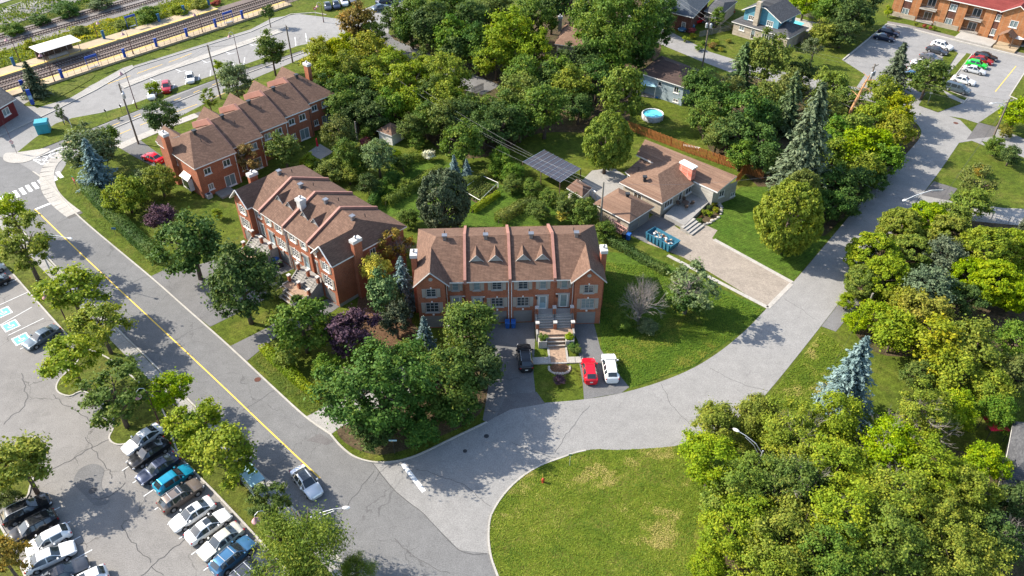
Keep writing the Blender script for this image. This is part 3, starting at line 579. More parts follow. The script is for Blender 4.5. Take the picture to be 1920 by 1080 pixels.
sheet('road_patch', [(-86.3, 155.45),(-85.58, 157.28),(-83.72, 155.97),(-84.56, 154.16)], 0.03, M['asphalt_patch'])
# row A driveway and lawn
sheet('driveway', [(-71.53, 128.34),(-68.67, 131.14),(-63.03, 125.62),(-60.06, 121.87),(-61.24, 120.41),(-67.6, 125.05)], 0.022, DR)
# ---- apartment lot
sheet('apartment_lot', [(72.66, 167.19),(90.13, 188.32),(94.08, 186.27),(103.07, 177.76),(116.44, 165.76),(109.86, 153.14),(100.66, 148.92),(96.52, 142.79),(91.5, 137.0),(89.06, 137.44),(86.88, 139.63),(82.48, 141.42),(80.06, 143.94),(74.6, 150.39),(70.67, 152.89),(74.98, 159.67)], 0.016, M['asphalt_station'])
ek = [(72.66, 167.19),(90.0, 188.32),(93.95, 185.93),(102.93, 177.44),(116.44, 165.76)]; kerb(ek[:2], 0.3, 0.2); kerb(ek[1:], 0.5, 0.25)
sheet('apartment_walk', [(91.03, 190.41),(94.88, 188.32),(104.05, 179.99),(117.64, 168.06),(116.74, 166.33),(103.21, 178.07),(94.21, 186.61),(90.26, 188.66)], 0.05, M['gravel'])
isl3 = [(99.23, 173.11),(99.63, 171.0),(92.55, 161.03),(87.67, 153.14),(84.13, 150.64),(83.02, 151.38),(81.99, 154.93),(84.13, 157.01),(90.26, 162.95)]
sheet('planting_island', isl3, 0.09, M['grass'])
sheet('planting_island', [(101.54, 171.0),(102.46, 170.41),(92.3, 157.01),(88.89, 152.39),(91.73, 148.44),(88.97, 145.57),(83.08, 142.1),(80.52, 145.1),(84.03, 150.39),(88.55, 153.4),(92.65, 159.67)], 0.095, M['grass'])
kerb([(102.46, 170.41),(92.3, 157.01),(88.89, 152.39),(91.73, 148.44),(89.6, 145.81)]); sheet('path', [(99.75, 171.0),(101.16, 170.41),(94.73, 162.4),(91.75, 159.13)], 0.10, M['concrete_old'])
sheet('path', [(88.12, 152.39),(90.01, 147.95),(90.87, 147.0),(89.49, 146.05),(88.08, 148.44)], 0.105, M['concrete_old'])
sheet('planting_island', [(109.01, 160.21),(100.69, 149.41),(101.56, 147.47),(114.69, 162.4)], 0.08, M['grass']); kerb([(109.01, 160.21),(100.69, 149.41),(101.47, 147.71)])
sheet('planting_island', [(89.26, 137.87),(96.99, 144.64),(96.95, 143.25),(91.5, 136.14)], 0.08, M['grass'])
line((98.71, 151.38), (109.21, 164.07), 0.14, mat='paint_yellow')


# ------------------------------------------------------------------ buildings
WRND = random.Random(77)
class House:
    """a building in its own frame: walls with real openings, windows, doors, roof"""
    def __init__(s, name, loc, rz, label, cat='house', group=None):
        s.root = empty(name, loc, rz, label, cat, group); s.wall = {}
    def wmb(s, mat): return s.wall.setdefault(mat, MB())
    def facade(s, o, ang, L, z0, z1, holes=(), mat='brick', depth=0.14, top=None):
        """wall from o along ang (outside on the right hand side of the direction); holes = (s, z, w, h, kind, opts)"""
        d = Vector((math.cos(ang), math.sin(ang))); n = Vector((d.y, -d.x)); m = s.wmb(mat)
        def P(a, z, off=0.0): return (o[0]+d.x*a+n.x*off, o[1]+d.y*a+n.y*off, z)
        H = [(h[0]-h[2]/2, h[0]+h[2]/2, h[1], h[1]+h[3]) for h in holes]
        xs = sorted({0.0, L, *[q for h in H for q in h[:2]]}); zs = sorted({z0, z1, *[q for h in H for q in h[2:]]})
        for i in range(len(xs)-1):
            for j in range(len(zs)-1):
                cx, cz = (xs[i]+xs[i+1])/2, (zs[j]+zs[j+1])/2
                if any(h[0] < cx < h[1] and h[2] < cz < h[3] for h in H): continue
                m.poly([P(xs[i],zs[j]), P(xs[i+1],zs[j]), P(xs[i+1],zs[j+1]), P(xs[i],zs[j+1])])
        if top: m.poly([P(0,z1), P(L,z1)] + [P(a,z) for a, z in top])
        for h in H:
            a, b, c, e = h; D = -depth
            m.poly([P(a,c),P(a,c,D),P(b,c,D),P(b,c)]); m.poly([P(a,e),P(b,e),P(b,e,D),P(a,e,D)])
            m.poly([P(a,c),P(a,e),P(a,e,D),P(a,c,D)]); m.poly([P(b,c),P(b,c,D),P(b,e,D),P(b,e)])
        for h in holes: s.opening(P, d, n, ang, *h)
    def opening(s, P, d, n, ang, a, z, w, h, kind, op=None):
        op = op or {}
        def bx(m, a0, a1, z0, z1, o0, o1):
            q = [P(a0,z0,o0),P(a1,z0,o0),P(a1,z0,o1),P(a0,z0,o1),P(a0,z1,o0),P(a1,z1,o0),P(a1,z1,o1),P(a0,z1,o1)]
            m.add(q, [(0,3,2,1),(4,5,6,7),(0,1,5,4),(1,2,6,5),(2,3,7,6),(3,0,4,7)])
        l, r, t = a-w/2, a+w/2, z+h; fr = MB(); f = 0.075; tr = op.get('trim', 'trim_white')
        if kind == 'garage':
            g = MB(); 
            for k in range(4): bx(g, l, r, z+k*h/4+0.012, z+(k+1)*h/4-0.012, -0.13, -0.06)
            o = g.build('garage_door', M[op.get('mat','garage')], s.root); b2 = MB(); bx(b2, l, r, z, t, -0.16, -0.125); b2.build('panel_joint', M['trim_grey'], o); return
        e = 0.02
        bx(fr, l-e, l+f, z-e, t+e, -0.12, 0.012); bx(fr, r-f, r+e, z-e, t+e, -0.12, 0.012); bx(fr, l+f, r-f, t-f, t+e, -0.12, 0.012); bx(fr, l+f, r-f, z-e, z+f, -0.12, 0.012)
        if kind == 'door':
            o = fr.build('door', M[tr], s.root); p = MB(); bx(p, l+f, r-f, z+f, t-f, -0.11, -0.06); p.build('door_leaf', M[op.get('mat','door_green')], o)
            q = MB(); bx(q, l+f+.12, r-f-.12, z+1.0, t-f-.15, -0.06, -0.05); q.build('door_glass', M['glass_light'], o)
            k = MB(); bx(k, r-f-.14, r-f-.08, z+0.95, z+1.07, -0.06, -0.0); k.build('door_handle', M['metal_dark'], o)
            if op.get('surround', 1):
                u = MB(); bx(u, l-.26, l-e-.004, z, t+.02, 0.0, 0.06); bx(u, r+e+.004, r+.26, z, t+.02, 0.0, 0.06); bx(u, l-.30, r+.30, t+.024, t+.26, 0.0, 0.09); u.build('door_surround', M[op.get('surr','trim_grey')], s.root)
            return
        nm = op.get('mull', 2)
        for k in range(1, nm): x = l+f+(r-l-2*f)*k/nm; bx(fr, x-.035, x+.035, z+f, t-f, -0.1, 0.0)
        if op.get('bars', 0):
            for k in range(1, op['bars']+1): zz = z+f+(h-2*f)*k/(op['bars']+1); bx(fr, l+f, r-f, zz-.016, zz+.016, -0.095, -0.035)
        o = fr.build('window', M[tr], s.root)
        gl = op.get('glass','pane_glass')
        if gl == 'pane_glass': gl = WRND.choice(['pane_glass','pane_glass','pane_glass','glass_light','glass_curtain','glass_warm'])
        for k in range(nm):
            x0 = l+f+(r-l-2*f)*k/nm; x1 = l+f+(r-l-2*f)*(k+1)/nm; p = MB(); p.poly([P(x0,z+f,-.085),P(x1,z+f,-.085),P(x1,t-f,-.085),P(x0,t-f,-.085)]); p.build('pane', M[gl], o)
        si = MB(); bx(si, l-.14, r+.14, z-.14, z-e-.004, -0.05, 0.10); si.build('sill', M[tr], o)
        if op.get('key'):
            kk = MB(); bx(kk, a-.09, a+.09, t+e+.004, t+.26, 0.0, 0.05); kk.build('keystone', M['trim_white'], o)
        if op.get('shut'):
            ws = op['shut']
            for sg in (-1, 1):
                c = a + sg*(w/2+.06+ws/2); sh = MB(); bx(sh, c-ws/2, c+ws/2, z-.02, t+.02, 0.004, 0.05)
                nsl = max(4, int(h/0.16))
                for k in range(nsl): zz = z+.06+(h-.12)*(k+.5)/nsl; bx(sh, c-ws/2+.05, c+ws/2-.05, zz-.045, zz+.03, 0.05, 0.066)
                sh.build('shutter', M['shutter'], s.root)
    def finish(s):
        for mat, m in s.wall.items(): m.build('wall', M[mat], s.root)
    def roof(s, faces, mat, name='roof', th=0.2, fascia='trim_white'):
        m = MB(); 
        for f in faces: m.poly(f)
        me = m.mesh(name, M[mat]); bm = bmesh.new(); bm.from_mesh(me); bmesh.ops.remove_doubles(bm, verts=bm.verts, dist=0.005)
        bmesh.ops.recalc_face_normals(bm, faces=bm.faces)
        if sum(f.normal.z*f.calc_area() for f in bm.faces) < 0: bmesh.ops.reverse_faces(bm, faces=bm.faces)
        bed = [(e.verts[0].co.copy(), e.verts[1].co.copy()) for e in bm.edges if len(e.link_faces) == 1]
        bm.to_mesh(me); bm.free(); o = link(name, me, s.root)
        u = MB()
        for a, b in bed:
            u.poly([a, b, (b.x,b.y,b.z-th), (a.x,a.y,a.z-th)])
        for f in faces: u.poly([(p[0],p[1],p[2]-th) for p in f][::-1])
        u.build('fascia', M[fascia], o); return o
def strip_on(parent, pts, w, h, mat, name='parapet', down=0.35):
    """a raised wall of width w following 3-D points in a vertical plane along y"""
    m = MB(); n = len(pts)
    L = [(x-w/2,y,z-down) for x,y,z in pts]+[(x-w/2,y,z+h) for x,y,z in pts]+[(x+w/2,y,z+h) for x,y,z in pts]+[(x+w/2,y,z-down) for x,y,z in pts]
    m.add(L, [(k*n+i+1,k*n+i,((k+1)%4)*n+i,((k+1)%4)*n+i+1) for k in range(4) for i in range(n-1)] + [(0,3*n,2*n,n),(n-1,2*n-1,3*n-1,4*n-1)])
    return m.build(name, mat, parent)
def roof_vent(parent, x, y, z, mat='metal_grey'):
    o = MB().box(x-.22,x+.22,y-.22,y+.22,z-.3,z+.42).build('roof_vent', M[mat], parent); MB().box(x-.34,x+.34,y-.34,y+.34,z+.424,z+.62).build('vent_cap', M[mat], o)
def vent_pipe(parent, x, y, z): MB().tube([(x,y,z-.3),(x,y,z+.55)], 0.06, 7).build('vent_pipe', M['metal_dark'], parent)
def chimney(parent, x0, x1, y0, y1, z0, z1, mat='brick', cap=0.11, base=True):
    m = MB().box(x0,x1,y0,y1,z0,z1); o = m.build('chimney', M[mat], parent)
    MB().box(x0-cap,x1+cap,y0-cap,y1+cap,z1+.003,z1+.47).build('chimney_cap', M['cap'], o)
    cx, cy = (x0+x1)/2, (y0+y1)/2
    MB().lathe([(.11,z1+.475),(.11,z1+.75),(.19,z1+.77),(.19,z1+.85),(.04,z1+.98)], cx, cy, 10).build('flue', M['metal_grey'], o); return o
def rowhouse(loc, rz, label, opt):
    """three-storey brick row of four homes; front faces -y, x runs along the front"""
    Wd, E, Rz, D = 24.0, 7.4, 10.3, 12.2
    h = House('brick_rowhouse', loc, rz, label, 'rowhouse', 'brick rowhouses')
    SH = dict(shut=0.5, key=1, bars=2, mull=2, trim=opt.get('trim','trim_white')); SL = dict(shut=0.5, key=1, bars=2, mull=3, trim=opt.get('trim','trim_white')); NW = dict(shut=0.46, mull=1, bars=1, glass='glass_light', trim=opt.get('trim','trim_white'))
    G_ = opt.get('garage', 'garage')
    def mir(lst, L): return [(L-q[0],)+tuple(q[1:]) for q in lst]
    bay = [(1.8,5.35,1.25,1.35,'win',SH), (1.8,2.75,1.7,1.65,'win',SL), (1.9,0.06,2.5,2.05,'garage',dict(mat=G_))]
    rec = [(1.3,5.6,0.85,1.3,'win',NW), (1.3,2.35,1.0,2.15,'door',dict(mat=opt.get('doors',['door_green']*4)[0]))]
    mid = [(1.5,5.75,0.85,1.35,'win',NW), (4.1,5.75,1.25,1.35,'win',dict(SH, key=0)), (1.5,2.35,1.0,2.15,'door',dict(mat=opt.get('doors',['door_blue']*4)[1])), (4.1,2.85,1.6,1.55,'win',SL), (4.1,0.06,2.5,2.05,'garage',dict(mat=G_))]
    h.facade((0,0), 0, 3.6, 0, E, bay, top=[(1.9,9.15)])
    h.facade((3.6,0), R(90), 0.9, 0, E); h.facade((3.6,.9), 0, 2.6, 0, E, rec)
    h.facade((6.2,.9), R(-90), .25, 0, E); h.facade((6.2,.65), 0, 5.8, 0, E, mid)
    h.facade((12.0,.65), 0, 5.8, 0, E, mir(mid,5.8)); h.facade((17.8,.65), R(90), .25, 0, E); h.facade((17.8,.9), 0, 2.6, 0, E, mir(rec,2.6))
    h.facade((20.4,.9), R(-90), .9, 0, E); h.facade((20.4,0), 0, 3.6, 0, E, mir(bay,3.6), top=[(1.7,9.15)])
    endw = [(6.6,5.4,0.9,1.1,'win',dict(mull=2))]
    h.facade((Wd,0), R(90), D, 0.5, E, endw); h.facade((0,D), R(-90), D, 0.5, E, [(D-6.6,5.4,0.9,1.1,'win',dict(mull=2))])
    h.facade((Wd,D), R(180), Wd, 0.5, E, [(x,z,1.3,1.2,'win',dict(mull=2)) for x in (2.5,5,8.5,10.8,13.2,15.6,19,21.5) for z in (2.9,5.7)])
    m = MB(); m.box(-.03,-.0,-.0,D,0,.5); m.box(Wd,Wd+.03,0,D,0,.5); m.build('foundation', M['foundation'], h.root)
    h.wmb('brick').poly([(0,0,.5),(0,D,.5),(0,D,0),(0,0,0)]); h.wmb('brick').poly([(Wd,0,0),(Wd,D,0),(Wd,D,.5),(Wd,0,.5)])
    h.wmb('brick').poly([(0,D,0),(0,D,.5),(Wd,D,.5),(Wd,D,0)]); h.finish()
    ov, yF, yB = 0.4, 0.35, D+0.4; ym = (yF+yB)/2; s = (Rz-E)/(ym-yF); hx = 2.9; xg = 2.0-ov+0.25; zg = E+(xg+ov)*(Rz-E)/hx; yv = yF+(zg-E)/s; xr = xg+(zg-E)*1.05
    F = []
    for sg in (0, 1):
        X = (lambda x: x) if sg == 0 else (lambda x: Wd-x)
        F.append([(X(-ov),yB,E),(X(-ov+hx),ym,Rz),(X(xg),yv,zg),(X(xg),-ov,zg),(X(-ov),-ov,E)])
        F.append([(X(xg),-ov,zg),(X(xg),yv,zg),(X(xr),yF,E),(X(xr),-ov,E)])
    F.append([(xr,yF,E),(xg,yv,zg),(-ov+hx,ym,Rz),(Wd+ov-hx,ym,Rz),(Wd-xg,yv,zg),(Wd-xr,yF,E)])
    F.append([(-ov,yB,E),(Wd+ov,yB,E),(Wd+ov-hx,ym,Rz),(-ov+hx,ym,Rz)])
    rf = h.roof(F, 'roof_brown')
    for x in (6.2, 12.0, 17.8): strip_on(h.root, [(x,yF-.05,E+.0),(x,ym,Rz),(x,yB+.05,E)], 0.36, 0.34, M['parapet'])
    for x in (7.7, 10.2, 13.8, 16.3):
        y0 = yF+2.7; z0 = E+2.7*s; za = z0+1.0; y1 = yF+(za+.04-E)/s
        d = MB(); d.poly([(x-.95,y0-.08,z0-.06),(x,y0-.12,za),(x,y1,za+.04)]); d.poly([(x,y0-.12,za),(x+.95,y0-.08,z0-.06),(x,y1,za+.04)]); dd = d.build('dormer', M['roof_brown'], h.root)
        MB().poly([(x-.8,y0,z0-.0),(x+.8,y0,z0-.0),(x,y0,za-.13)]).build('dormer_front', M['trim_grey'], dd)
        tb = MB(); tb.tube([(x-.95,y0-.09,z0-.07),(x,y0-.13,za-.02)], .055, 4); tb.tube([(x+.95,y0-.09,z0-.07),(x,y0-.13,za-.02)], .055, 4); tb.build('dormer_trim', M['trim_grey'], dd)
    for x in (3.6, 9.0, 15.0, 21.0): roof_vent(h.root, x, ym-.35, Rz-.1); vent_pipe(h.root, x-.1, ym+1.8, Rz-1.8*s)
    chimney(h.root, -.75, -.04, 3.2, 4.5, 0, 9.3); chimney(h.root, Wd+.04, Wd+.75, 3.2, 4.5, 0, 9.3)
    if opt.get('mid_chimney'): chimney(h.root, 11.6, 12.6, ym-3.0, ym-2.1, 8.3, 10.2, 'cap', 0.12)
    # rafters of the gables, round louvre, downspouts, house numbers and lamps
    for x0, x1, x2 in ((-ov, xg, xr), (Wd+ov, Wd-xg, Wd-xr)):
        t_ = MB(); t_.tube([(x0,-ov-.03,E-.06),(x1,-ov-.03,zg-.06)], .1, 4); t_.tube([(x2,-ov-.03,E-.06),(x1,-ov-.03,zg-.06)], .1, 4); t_.build('barge_board', M[opt.get('trim','trim_white')], rf)
        l_ = MB().lathe([(.27,0),(.27,.06),(.2,.07)], 0, 0, 14).build('gable_louvre', M['trim_grey'], h.root); l_.rotation_euler = (R(90),0,0); l_.location = (x1, -.0, 8.25)
    for x, y in ((11.8,.6),(12.2,.6),(3.75,.85),(20.25,.85)): MB().tube([(x,y,E-.1),(x,y,0.1)], .055, 6).build('downspout', M['trim_white'], h.root)
    for x, y in ((5.95,.9),(8.5,.65),(15.5,.65),(18.2,.9)):
        MB().box(x-.08,x+.08,y-.16,y-.004,4.1,4.4).build('wall_lamp', M['metal_dark'], h.root); MB().box(x-.2,x+.2,y-.03,y-.004,4.55,4.7).build('number_plate', M['trim_white'], h.root)
    for x, y in ((1.9,0),(4.1+6.2,.65),(13.7,.65),(22.1,0)): MB().box(x-.12,x+.12,y-.12,y-.004,2.3,2.5).build('wall_lamp', M['trim_white'], h.root)
    return h
def stairs(root, cx, y0, label=None, rich=True):
    """double entrance stair in front of doors at x = cx -+ 1.4; porch 2.35 m up. All parts of the house."""
    C = M['concrete_old']; w = 2.5
    pr = MB().box(cx-w,cx+w,y0-1.15,y0-.01,2.02,2.33).build('porch', C, root)
    for sg in (-1, 1):
        a, b = cx+sg*(w-.12)-.12, cx+sg*(w-.12)+.12; pr_ = [(y0-1.16,0),(y0-1.16,2.45),(y0-2.6,1.35),(y0-3.9,1.3),(y0-3.9,0)]
        MB().add([(a,y,z) for y, z in pr_]+[(b,y,z) for y, z in pr_], [(0,1,2,3,4),(9,8,7,6,5)]+[(k,5+k,5+(k+1)%5,(k+1)%5) for k in range(5)]).build('stair_wall', C, root)
    MB().box(cx-w+.002,cx+w-.002,y0-1.13,y0-.02,0,2.018).build('porch_base', M['foundation'], root)
    n = 5; ys = y0-1.15; dz = 2.33-1.22
    for k in range(n):
        z = 2.33-(k+1)*dz/n; y = ys-k*.29
        for sx in (-1, 1):
            a, b = (cx-w+.25, cx-.2) if sx < 0 else (cx+.2, cx+w-.25)
            MB().box(a,b,y-.32,y,z-.2,z).build('step', C, root); MB().box(a,b,y-.335,y-.24,z+.002,z+.03).build('step_nosing', M['concrete'], root)
    MB().box(cx-.198,cx+.198,ys-n*.29,ys-.002,0,1.9).build('stair_wall', M['foundation'], root)
    yl = ys-n*.29
    MB().box(cx-w+.25,cx+w-.25,yl-1.3,yl-.03,.9,1.20).build('landing', M['paver'], root)
    MB().box(cx-w+.26,cx+w-.26,yl-1.29,ys-.35,0,.88).build('stair_base', C, root)
    for k in range(3):
        z = 1.20-(k+1)*.28; y = yl-1.3-k*.42
        MB().box(cx-1.1,cx+1.1,y-.42,y-.004,z-.26,z-.02).build('step', M['paver'], root); MB().box(cx-1.15,cx+1.15,y-.47,y-.31,z-.018,z+.03).build('step_nosing', M['concrete'], root)
    for sg in (-1, 1):
        x0, x1 = sorted((cx+sg*1.2, cx+sg*2.3)); p = MB(); p.box(x0,x1,yl-2.6,yl-1.32,0,1.15); o = p.build('planter', M['concrete'], root)
        MB().box(x0+.14,x1-.14,yl-2.46,yl-1.46,1.153,1.18).build('planter_soil', M['soil'], o)
    for (px, py, z) in [(cx+q*2.32, y0-1.0, 2.33) for q in (-1,0,1)] + [(cx+q*2.32, yl-.15, 1.2) for q in (-1,0,1)]:
        p = MB().box(px-.19,px+.19,py-.19,py+.19,z,z+1.0).build('stair_pillar', M['brick'], root); MB().box(px-.25,px+.25,py-.25,py+.25,z+1.002,z+1.16).build('pillar_cap', M['cap'], p)
    for q in (-1,0,1):
        m = MB(); a, b = Vector((cx+q*2.32, y0-1.2, 3.15)), Vector((cx+q*2.32, yl+.05, 2.0)); m.tube([a,b], .025, 5); m.tube([a-Vector((0,0,.7)), b-Vector((0,0,.7))], .02, 5)
        for k in range(9): c = a.lerp(b, k/8); m.tube([c, c-Vector((0,0,.7))], .012, 4)
        m.build('handrail', M['metal_dark'], root)
    return yl
C_LOC = (-12.22, 79.14); C_RZ = R(2.3)
hC = rowhouse(C_LOC, C_RZ, 'red brick row of four homes with grey shutters, facing the curved road', dict(trim='trim_grey'))
ylC = stairs(hC.root, 17.8, .65); stairs(hC.root, 6.2, .65)
B_RZ = math.atan2(-16.83, 17.92); B_LOC = (-41.2, 99.9)
hB = rowhouse(B_LOC, B_RZ, 'sunlit orange brick row of four homes with white trim, middle of the three rows', dict(mid_chimney=1))
stairs(hB.root, 17.8, .65); stairs(hB.root, 6.2, .65)
# front path of the C stair
def l2w(loc, rz, x, y): c, s_ = math.cos(rz), math.sin(rz); return (loc[0]+x*c-y*s_, loc[1]+x*s_+y*c)
def Cw(x, y): return l2w(C_LOC, C_RZ, x, y)
def Bw(x, y): return l2w(B_LOC, B_RZ, x, y)
fp = sheet('front_path', [Cw(16.9,-4.3),Cw(18.9,-4.3),Cw(18.9,-7.3),Cw(16.9,-7.3)], 0.10, M['paver'])
for q in ([(16.62,-4.2),(16.88,-4.2),(16.88,-7.5),(16.62,-7.5)], [(18.92,-4.2),(19.18,-4.2),(19.18,-7.5),(18.92,-7.5)], [(16.89,-7.32),(18.91,-7.32),(18.91,-7.55),(16.89,-7.55)], [(14.3,-6.3),(16.6,-6.3),(16.6,-7.5),(14.3,-7.5)], [(19.2,-6.4),(20.0,-6.4),(20.0,-7.5),(19.2,-7.5)], [(20.05,-6.4),(20.8,-6.4),(20.8,-7.5),(20.05,-7.5)]):
    MB().prism([Cw(*p) for p in q], 0.0, 0.14).build('path_slab', M['concrete'], fp)
sheet('flower_bed', [Cw(17.9+1.25*math.cos(R(t_)),-8.3+.95*math.sin(R(t_))) for t_ in range(0,360,30)], 0.03, M['mulch'])
rg = empty('rock_border', (*Cw(17.9,-8.3),0), 0, 'ring of pale stones round the flower bed at the path end', 'rock border'); random.seed(4)
for k in range(15):
    t_ = R(170+k*14.5); r_ = random.uniform(.16,.26); x, y = 1.35*math.cos(t_), 1.05*math.sin(t_)
    o = MB().lathe([(r_*.8,0),(r_,r_*.4),(r_*.7,r_*.9),(r_*.2,r_*1.05)], x, y, 7).build('stone', M['rock'], rg)
# ---- row A: five staggered homes, seen from behind
A_AX = R(46.3); ad = Vector((math.cos(A_AX), math.sin(A_AX))); an = Vector((-ad.y, ad.x)); A0 = Vector((-50.75, 111.1))
hA = House('brick_rowhouse', (A0.x, A0.y, 0), A_AX, 'staggered brick row of five homes with brown stepped roofs by the station street', 'rowhouse', 'brick rowhouses')
EA, RA, DA = 5.9, 8.8, 11.6; xs_ = [0, 7.2, 13.3, 19.3, 25.3, 31.3]; st_ = 1.55
BK = lambda L: [(1.8,3.9,1.2,1.1,'win',dict(mull=2)), (L-1.9,3.9,1.3,1.2,'win',dict(mull=2)), (L-2.0,0.2,1.9,2.05,'win',dict(mull=2, glass='glass_light')), (1.7,1.0,.9,1.1,'win',dict(mull=2))]
for i in range(5):
    x0, x1, yo = xs_[i], xs_[i+1], st_*i; L = x1-x0
    hA.facade((x0,yo), 0, L, 0, EA, BK(L)); hA.facade((x1,yo+DA), R(180), L, 0, EA, [(1.5,3.8,1.2,1.2,'win',dict(mull=2)),(L-1.6,3.8,1.2,1.2,'win',dict(mull=2)),(L/2,.3,1.0,2.1,'door',dict())])
    end = [(4.6,3.7,.8,1.0,'win',dict(mull=1))] if i == 0 else []
    hA.facade((x0,yo+DA), R(-90), DA if i == 0 else DA, 0, EA, end, top=[(DA/2,RA-.25)] if i else None); hA.facade((x1,yo), R(90), DA, 0, EA, top=[(DA/2,RA-.25)] if i < 4 else None)
    ov = .4; yF, yB = yo-ov, yo+DA+ov; ym = (yF+yB)/2; s_ = (RA-EA)/(ym-yF)
    if i == 0: F = [[(x0-ov,yF,EA),(x1,yF,EA),(x1,ym,RA),(x0-ov+3.4,ym,RA)], [(x1,yB,EA),(x0-ov,yB,EA),(x0-ov+3.4,ym,RA),(x1,ym,RA)], [(x0-ov,yB,EA),(x0-ov,yF,EA),(x0-ov+3.4,ym,RA)]]
    elif i == 4: F = [[(x0,yF,EA),(x1+ov,yF,EA),(x1+ov-3.2,ym,RA),(x0,ym,RA)], [(x1+ov,yB,EA),(x0,yB,EA),(x0,ym,RA),(x1+ov-3.2,ym,RA)], [(x1+ov,yF,EA),(x1+ov,yB,EA),(x1+ov-3.2,ym,RA)]]
    else: F = [[(x0,yF,EA),(x1,yF,EA),(x1,ym,RA),(x0,ym,RA)], [(x1,yB,EA),(x0,yB,EA),(x0,ym,RA),(x1,ym,RA)]]
    hA.roof(F, 'roof_brown')
    gx = x0+1.9 if i == 0 else (x1-1.9 if i == 4 else (x0+x1)/2); gz = EA+2.1; gy = yB-(gz-EA)/s_
    hA.roof([[(gx-2.1,yB+.9,EA),(gx-2.1,yB,EA),(gx,gy,gz),(gx,yB+.9,gz)], [(gx+2.1,yB,EA),(gx+2.1,yB+.9,EA),(gx,yB+.9,gz),(gx,gy,gz)]], 'roof_brown', 'gable_roof')
    hA.facade((gx+1.8,yB+.5), R(180), 3.6, 0, EA, [(1.8,3.6,1.5,1.2,'win',dict(mull=3))], top=[(1.8,gz-.35)])
    hA.facade((gx-1.8,yB+.5), R(-90), .9, 0, EA); hA.facade((gx+1.8,yB-.4), R(90), .9, 0, EA)
    if i: strip_on(hA.root, [(x0,yF-.05,EA),(x0,ym,RA),(x0,yB+.05,EA)], 0.4, 0.5, M['parapet'], down=.6)
    roof_vent(hA.root, x0+2.4+(1.2 if i == 0 else 0), ym-.5, RA-.15, 'metal_dark'); vent_pipe(hA.root, x0+3.6, ym-2.2, RA-2.2*s_)
    if i < 4: MB().tube([(x1-.25,yo-.06,EA-.1),(x1-.25,yo-.06,.1)], .055, 6).build('downspout', M['trim_white'] if i != 3 else M['metal_dark'], hA.root)
hA.finish()
chimney(hA.root, -.85, -.03, 6.9, 8.3, 0, 9.0); chimney(hA.root, 31.34, 32.1, 6.2+7.0, 6.2+8.3, 0, 9.0)
bw = MB().box(-.75,-.02,2.6,5.0,.55,2.6).build('bay_window', M['trim_white'], hA.root); MB().box(-.77,-.752,2.8,4.8,.9,2.4).build('pane', M['pane_glass'], bw)
MB().add([(-.95,2.4,2.62),(-.95,5.2,2.62),(-.01,5.0,3.3),(-.01,2.6,3.3)], [(0,3,2,1)]).build('bay_roof', M['trim_white'], bw)
MB().box(2.0,4.6,-2.4,-.1,.02,.35).build('deck', M['wood_grey'], hA.root)
# ---- bungalow with garage
def hip(E4, ridge, ze, zr):
    """faces of a hip roof from four eave corners (ccw) and a ridge pair; corners 0-1 and 2-3 are the long sides"""
    a, b, c, d = [(p[0],p[1],ze) for p in E4]; r0, r1 = [(p[0],p[1],zr) for p in ridge]
    return [[a,b,r1,r0],[b,c,r1],[c,d,r0,r1],[d,a,r0]]
def prism_walls(h, pts, z0, z1, mat, holes=None):
    n = len(pts)
    for i in range(n):
        a, b = Vector(pts[i]), Vector(pts[(i+1) % n]); d = b-a
        h.facade(a, math.atan2(d.y, d.x), d.length, z0, z1, (holes or {}).get(i, ()), mat)
def inset(pts, d):
    c = Vector((sum(p[0] for p in pts)/len(pts), sum(p[1] for p in pts)/len(pts)))
    return [tuple(Vector(p) + (c-Vector(p)).normalized()*d*1.4) for p in pts]
BD = Vector((29.52, 110.61)) - Vector((23.48, 104.72)); BA = math.atan2(BD.y, BD.x)      # direction of the front
bq = (23.48, 104.72)
hD = House('bungalow', (0,0,0), 0, 'wide bungalow with brown hip roofs and a red chimney stack', 'house')
ux = Vector((math.cos(BA), math.sin(BA))); uy = Vector((-ux.y, ux.x)); b0 = Vector(bq)
def bl(x, y): p = b0 + ux*x + uy*y; return (p.x, p.y)
fx = BD.length; ldep = (Vector((17.2, 110.81)) - b0).dot(uy)
cw = [bl(0,0), bl(fx,0), bl(fx+2,ldep), bl(0,ldep)]
hD.roof(hip(cw, [bl(4.0,ldep*.48), bl(fx+1.0,ldep*.48)], 3.2, 5.0), 'roof_bungalow')
prism_walls(hD, inset(cw, .55), 0, 3.15, 'stone', {0: [(2.0,1.2,2.2,1.2,'win',dict(mull=3)), (5.2,.9,.95,2.1,'door',dict(mat='door_dark', surround=0)), (7.8,1.2,2.4,1.3,'win',dict(mull=3))], 3: [(3,1.3,1.6,1.1,'win',dict(mull=2))]})
def at2(p, z): return (p[0], p[1], z)
wg = [at2((32.72, 107.87),3.3), at2((35.96, 109.94),5.0), at2((22.85, 122.09),5.0), at2((21.19, 119.78),3.3)]
hD.roof([wg], 'roof_bungalow', 'wing_roof', 0.25)
wp = inset([p[:2] for p in wg], .6)
prism_walls(hD, wp, 0, 3.3, 'siding_beige', {0: [(2.0,1.3,1.1,1.2,'win',dict(mull=2)), (4.6,.5,1.0,.8,'win',dict(mull=2))]})
